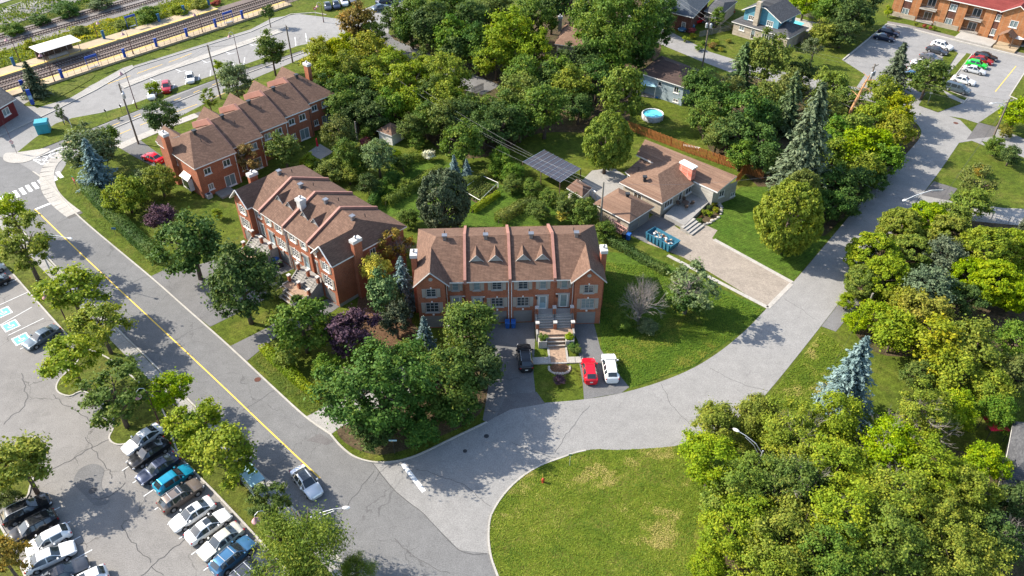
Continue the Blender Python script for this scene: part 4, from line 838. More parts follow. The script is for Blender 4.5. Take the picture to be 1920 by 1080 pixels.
hD.wmb('siding_beige').poly([(wp[0][0],wp[0][1],3.3),(wp[1][0],wp[1][1],3.3),(wp[1][0],wp[1][1],4.7)]); hD.wmb('siding_beige').poly([(wp[1][0],wp[1][1],3.3),(wp[2][0],wp[2][1],3.3),(wp[2][0],wp[2][1],4.7),(wp[1][0],wp[1][1],4.7)]); hD.wmb('siding_beige').poly([(wp[2][0],wp[2][1],3.3),(wp[3][0],wp[3][1],3.3),(wp[2][0],wp[2][1],4.7)])
ext = [(18.87, 115.31), (20.88, 111.43), (25.42, 118.84), (22.38, 119.93)]
hD.roof([[(p[0],p[1],2.6+.1*k) for k, p in enumerate(ext)]], 'roof_bungalow', 'porch_roof', .2)
for p in inset(ext, .4)[:2]: MB().tube([(p[0],p[1],0),(p[0],p[1],2.5)], .12, 8).build('porch_post', M['trim_white'], hD.root)
w0, w1 = Vector((27.64, 113.12)), Vector((29.28, 111.1)); wd = (w1-w0).normalized(); wn_2 = Vector((-wd.y, wd.x))*.5
q = [w0+wn_2, w0-wn_2, w1-wn_2, w1+wn_2]
co = MB().prism([(p.x,p.y) for p in q], 3.6, 5.7).build('chimney', M['chimney_red'], hD.root)
q2 = [w0-wd*.15+wn_2*1.25, w0-wd*.15-wn_2*1.25, w1+wd*.15-wn_2*1.25, w1+wd*.15+wn_2*1.25]
MB().prism([(p.x,p.y) for p in q2], 5.703, 5.95).build('chimney_cap', M['trim_white'], co)
p = bl(2.0, ldep*.6); roof_vent(hD.root, p[0], p[1], 4.4, 'metal_dark'); hD.finish()
# raised terrace, its steps and edging
tr = tag(MB().prism([(24.19, 105.21),(26.83, 102.24),(32.89, 110.19),(30.38, 113.8)], 0, 0.75).build('terrace', M['concrete_old']), 'grey concrete terrace raised in front of the bungalow', 'terrace')
s0, s1 = Vector((26.2, 101.95)), Vector((28.55, 104.46)); sd_ = (s1-s0).normalized(); sn = Vector((sd_.y, -sd_.x)); stp = empty('garden_steps', (s0.x, s0.y, 0), 0, 'four wide concrete steps up to the bungalow terrace', 'steps')
for k in range(4):
    a = s0-s0+sn*(k*.55); b = s1-s0+sn*(k*.55); z1 = .7-.16*k; qq = [a, b, b+sn*.53, a+sn*.53]; MB().prism([(p.x,p.y) for p in qq], 0, z1).build('step', M['concrete'], stp)
gE = [(17.89, 100.14), (22.32, 104.58), (17.26, 110.12), (12.75, 105.49)]
hG = House('garage', (0,0,0), 0, 'hip roofed double garage beside the bungalow driveway', 'garage')
gc = [Vector(p) for p in gE]; hG.roof(hip([gE[3],gE[0],gE[1],gE[2]], [tuple(gc[3].lerp(gc[2],.5).lerp(gc[0].lerp(gc[1],.5),.33)), tuple(gc[3].lerp(gc[2],.5).lerp(gc[0].lerp(gc[1],.5),.67))], 2.7, 4.3), 'roof_bungalow')
gi = inset(gE, .5); Lg = (Vector(gi[1])-Vector(gi[0])).length
prism_walls(hG, gi, 0, 2.66, 'stone', {0: [(Lg*.27,.06,2.5,2.1,'garage',dict(mat='garage')), (Lg*.75,.06,2.5,2.1,'garage',dict(mat='garage'))]}); hG.finish()
pgv = gc[0].lerp(gc[2],.5); roof_vent(hG.root, pgv.x+.4, pgv.y, 4.2, 'metal_dark')
# pink lattice and wooden stand beside the garage
lat = empty('lattice_screen', (15.9, 102.97), 0, 'pinkish lattice screen along the garage side wall', 'screen')
la, lb = Vector((15.08, 102.84)), Vector((17.57, 99.93)); 
for k in range(11):
    p = la.lerp(lb, k/10)-Vector((15.9, 102.97)); MB().box(p.x-.07,p.x+.07,p.y-.05,p.y+.05,0,2.0 - .2*(k%2)).build('slat', M['lattice'], lat)
for z in (.3, 1.0, 1.7):
    a, b = la-Vector((15.9, 102.97)), lb-Vector((15.9, 102.97)); MB().tube([(a.x,a.y-.06,z),(b.x,b.y-.06,z)], .06, 4).build('rail', M['lattice'], lat)
# ---- other houses
def simple_house(name, E4, ze, zr, wall, roof, label, ridge=(.3,.7), ins=.5, holes=None, z0=0, fas='trim_white', cat='house'):
    h = House(name, (0,0,0), 0, label, cat); v = [Vector(p) for p in E4]; m0, m1 = v[0].lerp(v[3],.5), v[1].lerp(v[2],.5)
    h.roof(hip(E4, [tuple(m0.lerp(m1,ridge[0])), tuple(m0.lerp(m1,ridge[1]))], ze, zr), roof, fascia=fas); prism_walls(h, inset(E4, ins), z0, ze-.05, wall, holes); h.finish(); return h
hP = simple_house('house', [(25.38, 151.24), (33.63, 144.32), (37.77, 152.79), (31.23, 159.77)], 4.2, 6.0, 'siding_pale', 'roof_dark', 'grey-blue house with dark roof behind the round pool', (.35,.65), .5,
    {0: [(4.4,2.6,.8,.9,'win',dict(mull=1)), (8.2,2.3,1.1,1.3,'win',dict(mull=2)), (8.4,.4,1.2,.6,'win',dict(mull=2))]})
p = (31.9, 152.11); roof_vent(hP.root, p[0], p[1], 5.2, 'metal_dark')
hQ = simple_house('house', [(9.21, 166.55), (15.95, 164.22), (18.39, 173.24), (12.17, 179.02)], 4.0, 5.9, 'siding_beige', 'roof_bungalow', 'house in the wood showing only a brown roof and chimney', (.3,.7), .5)
p = (10.73, 175.06); chimney(hQ.root, p[0]-.4, p[0]+.4, p[1]-.3, p[1]+.3, 3.5, 6.4, 'stone')
hR = simple_house('house', [(50.86, 51.33), (60.11, 49.86), (65.44, 59.15), (56.3, 59.93)], 3.2, 5.2, 'siding_beige', 'roof_grey', 'house with grey shingled roof at the lower right photo edge', (.3,.7), .5)
hS = simple_house('house', [(31.22, 190.05), (41.9, 182.02), (48.87, 195.59), (36.86, 207.46)], 4.0, 6.0, 'brick_dark', 'roof_slate', 'dark roofed brick house at the top edge beside parked cars', (.35,.65), .6,
    {0: [(3,1.2,1.6,1.2,'win',dict(mull=2)), (6.5,1.2,1.8,1.2,'win',dict(mull=3)), (10.5,.1,1,2.1,'door',dict(mat='door_dark', surround=0))]})
simple_house('garage', [(45.88, 189.28), (48.99, 185.77), (55.36, 195.86), (51.97, 200.44)], 3.0, 4.0, 'stone', 'roof_grey', 'grey roofed garage beside the dark brick house', (.3,.7), .4, {0: [(2,.05,2.4,2.1,'garage',dict())]}, cat='garage')
# blue house
hU = House('house', (0,0,0), 0, 'bright blue two-storey house with grey roofs and tall chimney', 'house')
q0, q1 = Vector((49.3, 171.58)), Vector((55.76, 164.32)); e_ = (q1-q0).normalized(); f_ = Vector((-e_.y, e_.x))
Lu = (Vector((57.97, 170.85))-Vector((51.56, 183.71))).length
u0 = Vector((51.02, 182.36)); u1 = Vector((61.6, 172.07)); ue = (u1-u0).normalized(); uf = Vector((-ue.y, ue.x))
def ul(x, y): p = u0+ue*x+uf*y; return (p.x, p.y)
W1 = (u1-u0).length
lo = [ul(0,0), ul(W1,0), ul(W1,9), ul(0,9)]
hU.roof(hip(lo, [ul(4,4.5), ul(W1-4,4.5)], 3.0, 4.7), 'roof_grey', 'lower_roof')
prism_walls(hU, inset(lo, .4), 0, 2.95, 'stone', {0: [(2.2,1.5,1.3,.9,'win',dict(mull=2)), (5.2,.3,1.0,2.1,'door',dict(mat='door_dark', surround=0)), (9.0,.9,3.0,1.5,'win',dict(mull=5))]})
up = [ul(2.0,1.6), ul(10.8,1.6), ul(10.8,9.5), ul(2.0,9.5)]; hr = 7.6
hU.roof([[at2(ul(1.4,1.1),5.8), at2(ul(4.6,1.1),hr), at2(ul(4.6,10),hr), at2(ul(1.4,10),5.8)], [at2(ul(11.6,1.1),5.4), at2(ul(11.6,10),5.4), at2(ul(7.2,10),hr), at2(ul(7.2,1.1),hr)], [at2(ul(4.6,1.1),hr), at2(ul(7.2,1.1),hr), at2(ul(7.2,10),hr), at2(ul(4.6,10),hr)]], 'roof_grey', 'upper_roof')
prism_walls(hU, up, 3.0, 5.5, 'siding_blue', {0: [(1.9,3.9,1.4,1.0,'win',dict(mull=3, bars=1)), (6.7,3.7,1.6,1.2,'win',dict(mull=3, bars=1))], 1: [(5.5,4.1,.9,.7,'win',dict(mull=2))]})
hU.wmb('siding_blue').poly([at2(up[0],5.5), at2(up[1],5.5), at2(ul(10.8,1.6),5.7), at2(ul(7.2,1.6),hr-.1), at2(ul(4.6,1.6),hr-.1), at2(ul(2,1.6),6.0)])
cu = MB().prism([ul(5.0,.7), ul(6.1,.7), ul(6.1,1.58), ul(5.0,1.58)], 2.9, 8.6).build('chimney', M['stone'], hU.root); hU.finish()
# apartment block
hT = House('apartment_block', (0,0,0), 0, 'long orange brick apartment block with red roof and balconies', 'apartment block')
a0, a1 = Vector((93.13, 194.69)), Vector((119.49, 171.6)); ae = (a1-a0).normalized(); af = Vector((-ae.y, ae.x)); WA = 60
def al(x, y): p = a0+ae*x+af*y; return (p.x, p.y)
ang_t = math.atan2(ae.y, ae.x); ZT = 6.7
segs = []
xx = 0.0; k = 0
while xx < WA-5:
    segs.append(('brick', xx, xx+2.3)); segs.append(('win', xx+2.3, xx+4.3)); segs.append(('brick', xx+4.3, xx+6.3)); segs.append(('balc', xx+6.3, xx+10.2)); xx += 10.2
for kind, x0, x1 in segs:
    L = x1-x0
    if kind == 'brick': hT.facade(al(x0,0), ang_t, L, 0, ZT, [], 'brick_orange')
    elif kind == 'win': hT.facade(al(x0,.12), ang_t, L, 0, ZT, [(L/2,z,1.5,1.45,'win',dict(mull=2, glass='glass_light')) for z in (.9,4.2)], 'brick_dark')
    else:
        hT.facade(al(x0,1.5), ang_t, L, 0, ZT, [(L*.5,z,1.8,2.0,'win',dict(mull=2)) for z in (.25,3.5)], 'brick_orange')
        hT.facade(al(x0,0), ang_t+R(90), 1.5, 0, ZT, [], 'brick_orange'); hT.facade(al(x1,1.5), ang_t-R(90), 1.5, 0, ZT, [], 'brick_orange')
        for z in (.3, 3.3):
            b_ = MB().prism([al(x0+.05,-.5), al(x1-.05,-.5), al(x1-.05,1.48), al(x0+.05,1.48)], z-.12, z+.1).build('balcony', M['concrete'], hT.root)
            m = MB()
            for i in range(15): p_ = al(x0+.1+(L-.2)*i/14, -.45); m.tube([(p_[0],p_[1],z+.1),(p_[0],p_[1],z+1.05)], .03, 4)
            p0_, p1_ = al(x0+.1,-.45), al(x1-.1,-.45); m.tube([(*p0_,z+1.05),(*p1_,z+1.05)], .045, 4); m.build('railing', M['wood_dark'], b_)
hT.facade(al(0,12), ang_t-R(90), 12, 0, ZT, [(3,3.7,1.2,1.2,'win',dict())], 'brick_orange'); hT.facade(al(xx,0), ang_t+R(90), 12, 0, ZT, [], 'brick_orange'); hT.facade(al(xx,12), ang_t+R(180), xx, 0, ZT, [], 'brick_orange')
MB().prism([al(.01,-.08),al(6.0,-.08),al(6.0,-.01),al(.01,-.01)], 0, 1.1).build('stone_base', M['stone'], hT.root); MB().prism([al(10.4,-.08),al(16.0,-.08),al(16.0,-.01),al(10.4,-.01)], 0, 1.1).build('stone_base', M['stone'], hT.root)
hT.roof([[at2(al(-.5,-.6),ZT), at2(al(xx+.5,-.6),ZT), at2(al(xx+.5,6),ZT+3.4), at2(al(-.5,6),ZT+3.4)], [at2(al(xx+.5,12.6),ZT), at2(al(-.5,12.6),ZT), at2(al(-.5,6),ZT+3.4), at2(al(xx+.5,6),ZT+3.4)]], 'roof_red')
for gx_ in (27.0, 37.0):
    hT.roof([[at2(al(gx_-3.4,-1.4),ZT+.05), at2(al(gx_,-1.4),ZT+2.2), at2(al(gx_,4),ZT+2.2), at2(al(gx_-3.4,0),ZT+.05)], [at2(al(gx_,-1.4),ZT+2.2), at2(al(gx_+3.4,-1.4),ZT+.05), at2(al(gx_+3.4,0),ZT+.05), at2(al(gx_,4),ZT+2.2)]], 'roof_red', 'gable_roof')
    hT.facade(al(gx_-2.9,-.9), ang_t, 5.8, 0, ZT, [(2.9,z,1.6,1.5,'win',dict(mull=2, glass='glass_light')) for z in (3.9,)], 'brick_orange', top=[(2.9,ZT+1.85)]); hT.facade(al(gx_-2.9,0), ang_t-R(90), .9, 0, ZT, [], 'brick_orange'); hT.facade(al(gx_+2.9,-.9), ang_t+R(90), .9, 0, ZT, [], 'brick_orange')
# entrance canopy
en = MB(); 
for sx in (-1, 1): en.poly([at2(al(27+sx*1.7,-4.2),2.5), at2(al(27,-4.2),3.7), at2(al(27,-.95),3.7), at2(al(27+sx*1.7,-.95),2.5)])
cn = en.build('entrance_canopy', M['roof_bungalow'], hT.root)
for sx in (-1.5, 1.5): p_ = al(27+sx,-4.0); MB().tube([(*p_,0),(*p_,2.6)], .12, 6).build('canopy_post', M['wood_dark'], cn)
hT.finish()
tag(MB().prism([al(17,-5.4), al(25,-5.4), al(25,-.6), al(17,-.6)], 0, .35).build('entrance_terrace', M['concrete']), 'pale paved terrace before the apartment entrance', 'terrace')
tag(MB().prism([al(25.4,-5.4), al(30,-5.4), al(30,-1.2), al(25.4,-1.2)], 0, .45).build('entrance_ramp', M['platform']), 'sand coloured entrance ramp under the apartment canopy', 'ramp')
# station building
hV = House('station_building', (0,0,0), 0, 'dark red station building cut off by the left photo edge', 'station building')
v0, v1 = Vector((-95.85, 140.75)), Vector((-99.64, 137.44)); vE = [(-97.27, 131.92), (-94.71, 140.68), (-106.45, 151.58), (-110.93, 144.18)]
hV.roof(hip(vE, [tuple(Vector(vE[3]).lerp(Vector(vE[0]),.5).lerp(Vector(vE[2]).lerp(Vector(vE[1]),.5),.25)), tuple(Vector(vE[3]).lerp(Vector(vE[0]),.5).lerp(Vector(vE[2]).lerp(Vector(vE[1]),.5),.75))], 3.6, 6.2), 'roof_grey')
vi = inset(vE, .7); Lv = (Vector(vi[1])-Vector(vi[0])).length
prism_walls(hV, vi, 0, 3.55, 'brick_red', {0: [(Lv*.72,1.2,1.6,1.4,'win',dict(mull=2, glass='glass_light')), (Lv*.3,1.2,1.6,1.4,'win',dict(mull=2))]}); hV.finish()
# garden shed
hW = House('garden_shed', (*(-22.14, 131.14),0), R(-35), 'small white garden shed with pyramid roof among trees', 'shed')
sq = [(-1.6,-1.6),(1.6,-1.6),(1.6,1.6),(-1.6,1.6)]; prism_walls(hW, sq, 0, 2.2, 'trim_white', {3: [(1.6,.1,.9,1.9,'door',dict(mat='trim_grey', surround=0, trim='trim_grey'))]}); hW.finish()
hW.roof([[(x*1.15,y*1.15,2.15),(x2*1.15,y2*1.15,2.15),(0,0,3.5)] for (x,y),(x2,y2) in zip(sq, sq[1:]+sq[:1])], 'roof_bungalow')


# ------------------------------------------------------------------ vehicles
def loft_car(st, zbot=0.22):
    """st: (x, belt z, roof z, half width, roof half width, side glass?, top glass?) front to rear -> body mesh, glass mesh"""
    body, glass = MB(), MB(); rows = []; full = []; n = len(st)
    def cr(a, b, c, d, t): return 0.5*(2*b+(c-a)*t+(2*a-5*b+4*c-d)*t*t+(3*b-a-3*c+d)*t**3)
    for i in range(n-1):
        q = [st[max(i-1,0)], st[i], st[i+1], st[min(i+2,n-1)]]
        for t in (0, .33, .67):
            v = [cr(q[0][k], q[1][k], q[2][k], q[3][k], t) for k in range(5)]
            for k in (1, 2): v[k] = min(max(v[k], min(q[1][k], q[2][k])-.005), max(q[1][k], q[2][k])+.02)
            v[0] = q[1][0]+(q[2][0]-q[1][0])*t; full.append((*v, q[1][5], q[1][6]))
    full.append(st[-1]); st = full
    for x, zb, zr, hw, rw, sg, tg in st:
        R_ = [(hw*.86,zbot), (hw*.97,zbot+.14), (hw,(zbot+zb)*.52), (hw*.965,zb), (rw,max(zr-.07,zb+.004)), (rw*.90,zr-.012), (0,zr+.015)]
        rows.append([(x,-y,z) for y, z in R_] + [(x,y,z) for y, z in R_[-2::-1]])
    n = len(rows[0])
    for i in range(len(rows)-1):
        sg, tg = st[i][5], st[i][6]
        for k in range(n-1):
            kk = k if k < 6 else n-2-k
            tgt = glass if (kk == 3 and sg) or (kk == 5 and tg) else body
            tgt.poly([rows[i][k], rows[i+1][k], rows[i+1][k+1], rows[i][k+1]])
        body.poly([rows[i][0], rows[i][n-1], rows[i+1][n-1], rows[i+1][0]])
    body.poly(rows[0]); body.poly(rows[-1][::-1])
    def fin(mb, name, mat):
        me = mb.mesh(name, mat); bm = bmesh.new(); bm.from_mesh(me); bmesh.ops.remove_doubles(bm, verts=bm.verts, dist=0.003)
        bmesh.ops.dissolve_degenerate(bm, dist=0.002, edges=bm.edges)
        if name == 'body':
            bmesh.ops.recalc_face_normals(bm, faces=bm.faces)
        bm.to_mesh(me); bm.free(); me.polygons.foreach_set('use_smooth', [True]*len(me.polygons)); me.set_sharp_from_angle(angle=R(38)); return me
    return fin(body, 'body', M['car_white']), fin(glass, 'car_glass', M['glass'])
CAR_ST = {
 'sedan': [(2.36,.54,.55,.50,.38,0,0),(2.28,.66,.68,.70,.52,0,0),(2.05,.74,.78,.83,.63,0,0),(1.35,.84,.88,.90,.68,0,0),(0.98,.90,.93,.90,.68,1,1),(0.28,.92,1.40,.90,.60,1,0),(-.22,.93,1.45,.90,.60,0,0),(-.32,.93,1.45,.90,.60,1,0),(-1.00,.95,1.38,.90,.59,1,1),(-1.66,.97,1.03,.89,.64,0,0),(-2.12,.95,.99,.84,.60,0,0),(-2.31,.82,.86,.72,.50,0,0),(-2.38,.60,.62,.58,.42,0,0)],
 'hatch': [(2.14,.56,.57,.50,.38,0,0),(2.06,.70,.72,.70,.52,0,0),(1.82,.79,.83,.82,.63,0,0),(1.30,.88,.92,.88,.68,0,0),(1.00,.93,.96,.88,.68,1,1),(0.30,.95,1.46,.88,.60,1,0),(-.20,.96,1.50,.88,.60,0,0),(-.30,.96,1.50,.88,.60,1,0),(-1.30,1.00,1.46,.88,.58,0,0),(-1.48,1.00,1.43,.87,.58,0,1),(-1.98,1.02,1.06,.82,.58,0,0),(-2.12,.85,.90,.72,.50,0,0),(-2.16,.58,.60,.60,.44,0,0)],
 'suv': [(2.35,.58,.59,.52,.40,0,0),(2.27,.80,.82,.74,.56,0,0),(2.02,.90,.94,.87,.65,0,0),(1.40,.97,1.01,.93,.70,0,0),(1.10,1.01,1.04,.93,.70,1,1),(0.32,1.03,1.53,.93,.63,1,0),(-.15,1.04,1.59,.93,.63,0,0),(-.26,1.04,1.59,.93,.63,1,0),(-1.05,1.06,1.57,.92,.62,0,0),(-1.15,1.06,1.57,.92,.62,1,0),(-1.72,1.09,1.49,.91,.61,0,1),(-2.16,1.10,1.14,.85,.61,0,0),(-2.31,.92,.95,.76,.54,0,0),(-2.36,.62,.64,.62,.46,0,0)],
 'van': [(2.50,.62,.63,.74,.55,0,0),(2.42,.82,.85,.88,.66,0,0),(2.05,.95,1.0,.96,.72,0,0),(1.65,1.03,1.07,.97,.74,1,1),(0.75,1.06,1.68,.97,.70,1,0),(0.05,1.07,1.74,.97,.70,0,0),(-.07,1.07,1.74,.97,.70,1,0),(-1.15,1.08,1.74,.97,.70,0,0),(-1.27,1.08,1.74,.97,.70,1,0),(-2.20,1.08,1.70,.96,.68,0,1),(-2.46,1.10,1.16,.94,.68,0,0),(-2.52,.85,.90,.88,.62,0,0),(-2.54,.58,.6,.8,.55,0,0)],
}
CAR_LEN = {'sedan': (2.34,2.37,1.36,-1.40,.32), 'hatch': (2.12,2.15,1.30,-1.28,.32), 'suv': (2.33,2.35,1.40,-1.38,.36), 'van': (2.50,2.54,1.55,-1.50,.34)}
CARS = {}
tyre_me = {}
for ty, st in CAR_ST.items():
    f, r_, wf, wr, wr_ = CAR_LEN[ty]; b, g = loft_car(st); hw = max(s_[3] for s_ in st)
    sp = {s_[0]: s_ for s_ in st}; zl = st[1][1]-.08; zt = st[-2][1]-.02
    tm = MB().lathe([(wr_*.62,-.10),(wr_*.95,-.11),(wr_,-.06),(wr_,.06),(wr_*.95,.11),(wr_*.62,.10)], 0, 0, 18).mesh('tyre', M['rubber'], True)
    rm = MB().lathe([(wr_*.60,-.085),(wr_*.60,.09),(wr_*.5,.105),(wr_*.2,.085),(wr_*.12,.11)], 0, 0, 14).mesh('rim', M['alloy'])
    sp_ = MB()
    for k in range(5): t_ = 2*math.pi*k/5; c_, s2 = math.cos(t_), math.sin(t_); sp_.add([(c_*wr_*.15-s2*.03,s2*wr_*.15+c_*.03,.112),(c_*wr_*.15+s2*.03,s2*wr_*.15-c_*.03,.112),(c_*wr_*.52+s2*.045,s2*wr_*.52-c_*.045,.112),(c_*wr_*.52-s2*.045,s2*wr_*.52+c_*.045,.112)], [(0,1,2,3)])
    arch = MB().lathe([(wr_*1.18,0),(wr_*1.18,.004)], 0, 0, 18).mesh('wheel_arch', M['rubber'])
    hl = MB().cbox(0,0,0,.26,.34,.13).mesh('headlight', M['headlight']); tl = MB().cbox(0,0,0,.14,.34,.16).mesh('taillight', M['taillight'])
    mi = MB().add([(-.08,-.1,-.07),(.1,-.08,-.06),(.1,.1,-.05),(-.08,.12,-.07),(-.08,-.1,.08),(.06,-.08,.07),(.06,.1,.07),(-.08,.12,.08)], [(0,3,2,1),(4,5,6,7),(0,1,5,4),(1,2,6,5),(2,3,7,6),(3,0,4,7)]).mesh('mirror', M['car_white'])
    pl = MB().cbox(0,0,0,.03,.36,.15).mesh('licence_plate', M['trim_white'])
    gr = MB().cbox(0,0,0,.06,.9,.16).mesh('grille', M['metal_dark'])
    cow = [s_ for s_ in st if s_[6]][0]
    CARS[ty] = dict(b=b, g=g, tm=tm, rm=rm, arch=arch, hl=hl, tl=tl, mi=mi, pl=pl, gr=gr, hw=hw, f=f, r=r_, wf=wf, wr=wr, wrad=wr_, zl=zl, zt=zt, cow=cow, zr=max(s_[2] for s_ in st))
sunroof_me = MB().poly([(-.28,-.38,0),(.32,-.38,0),(.32,.38,0),(-.28,.38,0)]).mesh('sunroof', M['glass'])
bigroof_me = MB().poly([(-1.0,-.42,0),(.42,-.42,0),(.42,.42,0),(-1.0,.42,0)]).mesh('sunroof', M['glass'])
def car(ty, col, x, y, h, label, group=None, sun=0, rails=0, detail=True, flip=False, cat=None, scale=1.0):
    c = CARS[ty]
    if flip: h += math.pi
    e = empty('parked_car', (x, y, 0.02), h, label, cat or {'van':'minivan'}.get(ty,'car'), group); e.scale = (scale,)*3
    def pt(name, me, loc, par=e, col_=False, rot=None, sc=None):
        o = link(name, me, par, loc)
        if rot: o.rotation_euler = rot
        if sc: o.scale = sc
        if col_: o.material_slots[0].link = 'OBJECT'; o.material_slots[0].material = paint(col)
        return o
    bd = pt('body', c['b'], (0,0,0), col_=True); pt('window_glass', c['g'], (0,0,0))
    for sx in (c['wf'], c['wr']):
        for sy in (-1, 1):
            pt('wheel_arch', c['arch'], (sx, sy*(c['hw']*.99), c['wrad']+.03), rot=(R(-90)*sy,0,0))
            w = pt('wheel', c['tm'], (sx, sy*(c['hw']-.085), c['wrad']-.015), rot=(R(-90)*sy,0,0)); pt('rim', c['rm'], (0,0,0.02), w)
    if detail:
        for sy in (-1, 1):
            pt('headlight', c['hl'], (c['f']-.17, sy*c['hw']*.70, c['zl']), rot=(0,0,-sy*.45)); pt('taillight', c['tl'], (-c['r']+.12, sy*c['hw']*.72, c['zt']-.02), rot=(0,0,sy*.35))
            pt('mirror', c['mi'], (c['cow'][0]-.28, sy*(c['hw']+.06), c['cow'][1]+.10), col_=True, sc=(1,sy,1))
        pt('licence_plate', c['pl'], (-c['r']-.0, 0, .62)); pt('grille', c['gr'], (c['f']-.03, 0, .46))
        if sun == 1: pt('sunroof', sunroof_me, (-.05,0,c['zr']+.022))
        if sun == 2: pt('sunroof', bigroof_me, (-.05,0,c['zr']+.022))
        if rails:
            for sy in (-1, 1):
                m = M['metal_dark'] if rails == 2 else M['galv']
                if ('rail', ty, rails) not in tyre_me: tyre_me[('rail', ty, rails)] = MB().tube([(.35,0,0),(.25,0,.07),(-1.45,0,.07),(-1.6,0,0)], .025, 5).mesh('roof_rail', m)
                pt('roof_rail', tyre_me[('rail', ty, rails)], (0, sy*.60, c['zr']-.03))
            if rails == 3:
                for q in (.0, -1.1): pt('roof_bar', MB().box(q-.03,q+.03,-.6,.6,.05,.09).mesh('roof_bar', m), (0,0,c['zr']-.01))
    return e
GP = 'cars parked in the near lot'
car('sedan','white', -42.06, 59.55, -2.23, 'white sedan nosing out beside the planting island, first of its row', GP)
car('sedan','black', -40.69, 57.54, -2.28, 'black sedan second in the row from the planting island', GP)
car('sedan','navy', -38.9, 55.39, -2.3, 'dark navy car third in the row, left of the teal hatchback', GP)
car('hatch','teal', -36.7, 53.99, 0.84, 'bright teal hatchback parked nose in under a tree', GP)
car('suv','bronze', -35.22, 51.79, 0.82, 'bronze grey wagon with roof rails beside the teal hatchback', GP, sun=1, rails=3)
car('sedan','white', -33.27, 49.5, -2.35, 'white sedan with sunroof facing out, beside the bronze wagon', GP, sun=1)
car('sedan','white', -31.18, 48.04, 0.82, 'white sedan with sunroof parked nose in beside a champagne sedan', GP, sun=1)
car('sedan','champagne', -29.4, 46.26, -2.28, 'champagne coloured sedan facing out between white sedan and blue wagon', GP)
car('suv','blue', -27.73, 44.61, 0.9, 'blue wagon with roof bars half under the feathery tree', GP, rails=3)
car('suv','charcoal', -25.66, 42.88, 0.87, 'charcoal car with roof bars cut by the bottom edge', GP, rails=3)
car('suv','black', -50.81, 50.04, 0.66, 'black car under the left tree, first of the left row', GP, rails=1)
car('suv','black', -49.1, 47.87, -2.43, 'black car second in the left row, windscreen to the left', GP, rails=2)
car('hatch','white', -46.9, 46.36, -2.44, 'white hatchback third in the left row, half behind rusty leaves', GP)
car('sedan','white', -45.85, 44.49, 0.58, 'large white sedan facing right in the left row', GP)
car('sedan','charcoal', -43.74, 42.66, 0.62, 'charcoal sedan in the left row at the bottom edge', GP)
car('hatch','white', -41.27, 41.72, -2.53, 'white hatchback with dark sunroof last at the bottom edge', GP, sun=1)
car('sedan','slate', -61.52, 76.72, -2.15, 'slate coloured car alone in the accessible bays', GP)
car('sedan','black', -73.59, 87.69, -2.24, 'black car cut off by the left photo edge', GP)
car('hatch','white', -75.65, 90.82, -2.25, 'pale car behind the black one at the left edge', GP)
car('sedan','silver', -22.22, 53.58, -0.87, 'silver sedan with dark sunroof driving on the main road', sun=2)
car('suv','black', 1.64, 72.94, 1.65, 'black car with roof rails in the driveway left of the entrance path', rails=1)
car('hatch','red', 9.69, 70.62, 1.6, 'bright red hatchback parked in the right driveway')
car('suv','white', 12.29, 71.06, 1.6, 'white crossover parked beside the red hatchback')
car('sedan','red', -63.4, 123.42, 2.6, 'red sedan in the driveway behind the blue spruce')
GS = 'cars in the station lot'
car('hatch','white', -67.3, 156.72, -1.21, 'small white car alone in the station lot', GS)
car('suv','darkred', -70.75, 152.23, -1.24, 'red car parked in the station lot by the grass strip', GS)
car('hatch','silver', -72.54, 149.12, -1.29, 'silver car hidden under a small tree in the station lot', GS)
for ty, col, a, lab in (('sedan','charcoal',(-46.2, 199.26, -1.33),'dark sedan parked at the lot corner pavement by the top edge'), ('sedan','navy',(-44.22, 200.2, -1.29),'dark blue car second from the lot corner at the top edge'),
    ('suv','silver',(-42.62, 202.31, -1.27),'silver truck third from the lot corner at the top edge'), ('sedan','grey',(-40.8, 204.06, -1.24),'grey car fourth from the lot corner at the top edge'),
    ('sedan','slate',(-32.9, 198.29, 0.72),'dark green car just behind the olive tree at the top'), ('suv','navy',(-32.35, 202.48, 0.72),'navy car next to the lane mouth at the top edge'), ('sedan','silver',(-30.46, 204.82, 0.72),'silver car at the top edge beyond the navy one')): car(ty, col, *a, lab, 'cars beyond the station loop', detail=False)
GA = 'cars in the apartment lot'
for ty, col, a, lab in (('sedan','navy',(85.87, 178.65, -0.58),'dark blue car alone in the far left bay of the apartment lot'), ('suv','navy',(87.96, 181.64, -0.62),'dark car behind the other one in the far left bay'),
    ('suv','white',(97.14, 173.88, -0.84),'white car topmost of the left apartment row'), ('sedan','charcoal',(94.92, 171.15, -0.79),'charcoal sedan second in the left apartment row'), ('sedan','grey',(91.93, 167.32, -0.81),'grey sedan third in the left apartment row'),
    ('sedan','white',(88.57, 163.62, -0.79),'white sedan fourth in the left apartment row'), ('sedan','silver',(86.55, 160.58, -0.78),'silver car half hidden by the maple at the apartment lot'), ('sedan','blue',(84.14, 157.89, -0.77),'blue car peeking out between spruce and maple'),
    ('sedan','black',(104.25, 167.9, -0.7),'black sedan topmost of the right apartment row'), ('sedan','darkred',(102.44, 165.88, -0.67),'red sedan second in the right apartment row'), ('hatch','lime',(100.31, 163.62, -0.68),'bright lime green car in the apartment lot'),
    ('sedan','silver',(98.48, 160.72, -0.66),'silver sedan beside the lime green car'), ('sedan','white',(93.86, 155.53, -0.68),'white sedan beside the dark minivan'), ('van','slate',(90.8, 151.45, -0.74),'dark minivan at the bottom of the right apartment row')): car(ty, col, *a, lab, GA)
car('sedan','red', 44.3, 189.07, -2.56, 'red car in the drive of the dark brick house'); car('hatch','blue', 41.23, 184.62, -2.53, 'bright blue car in front of the red one at the top')


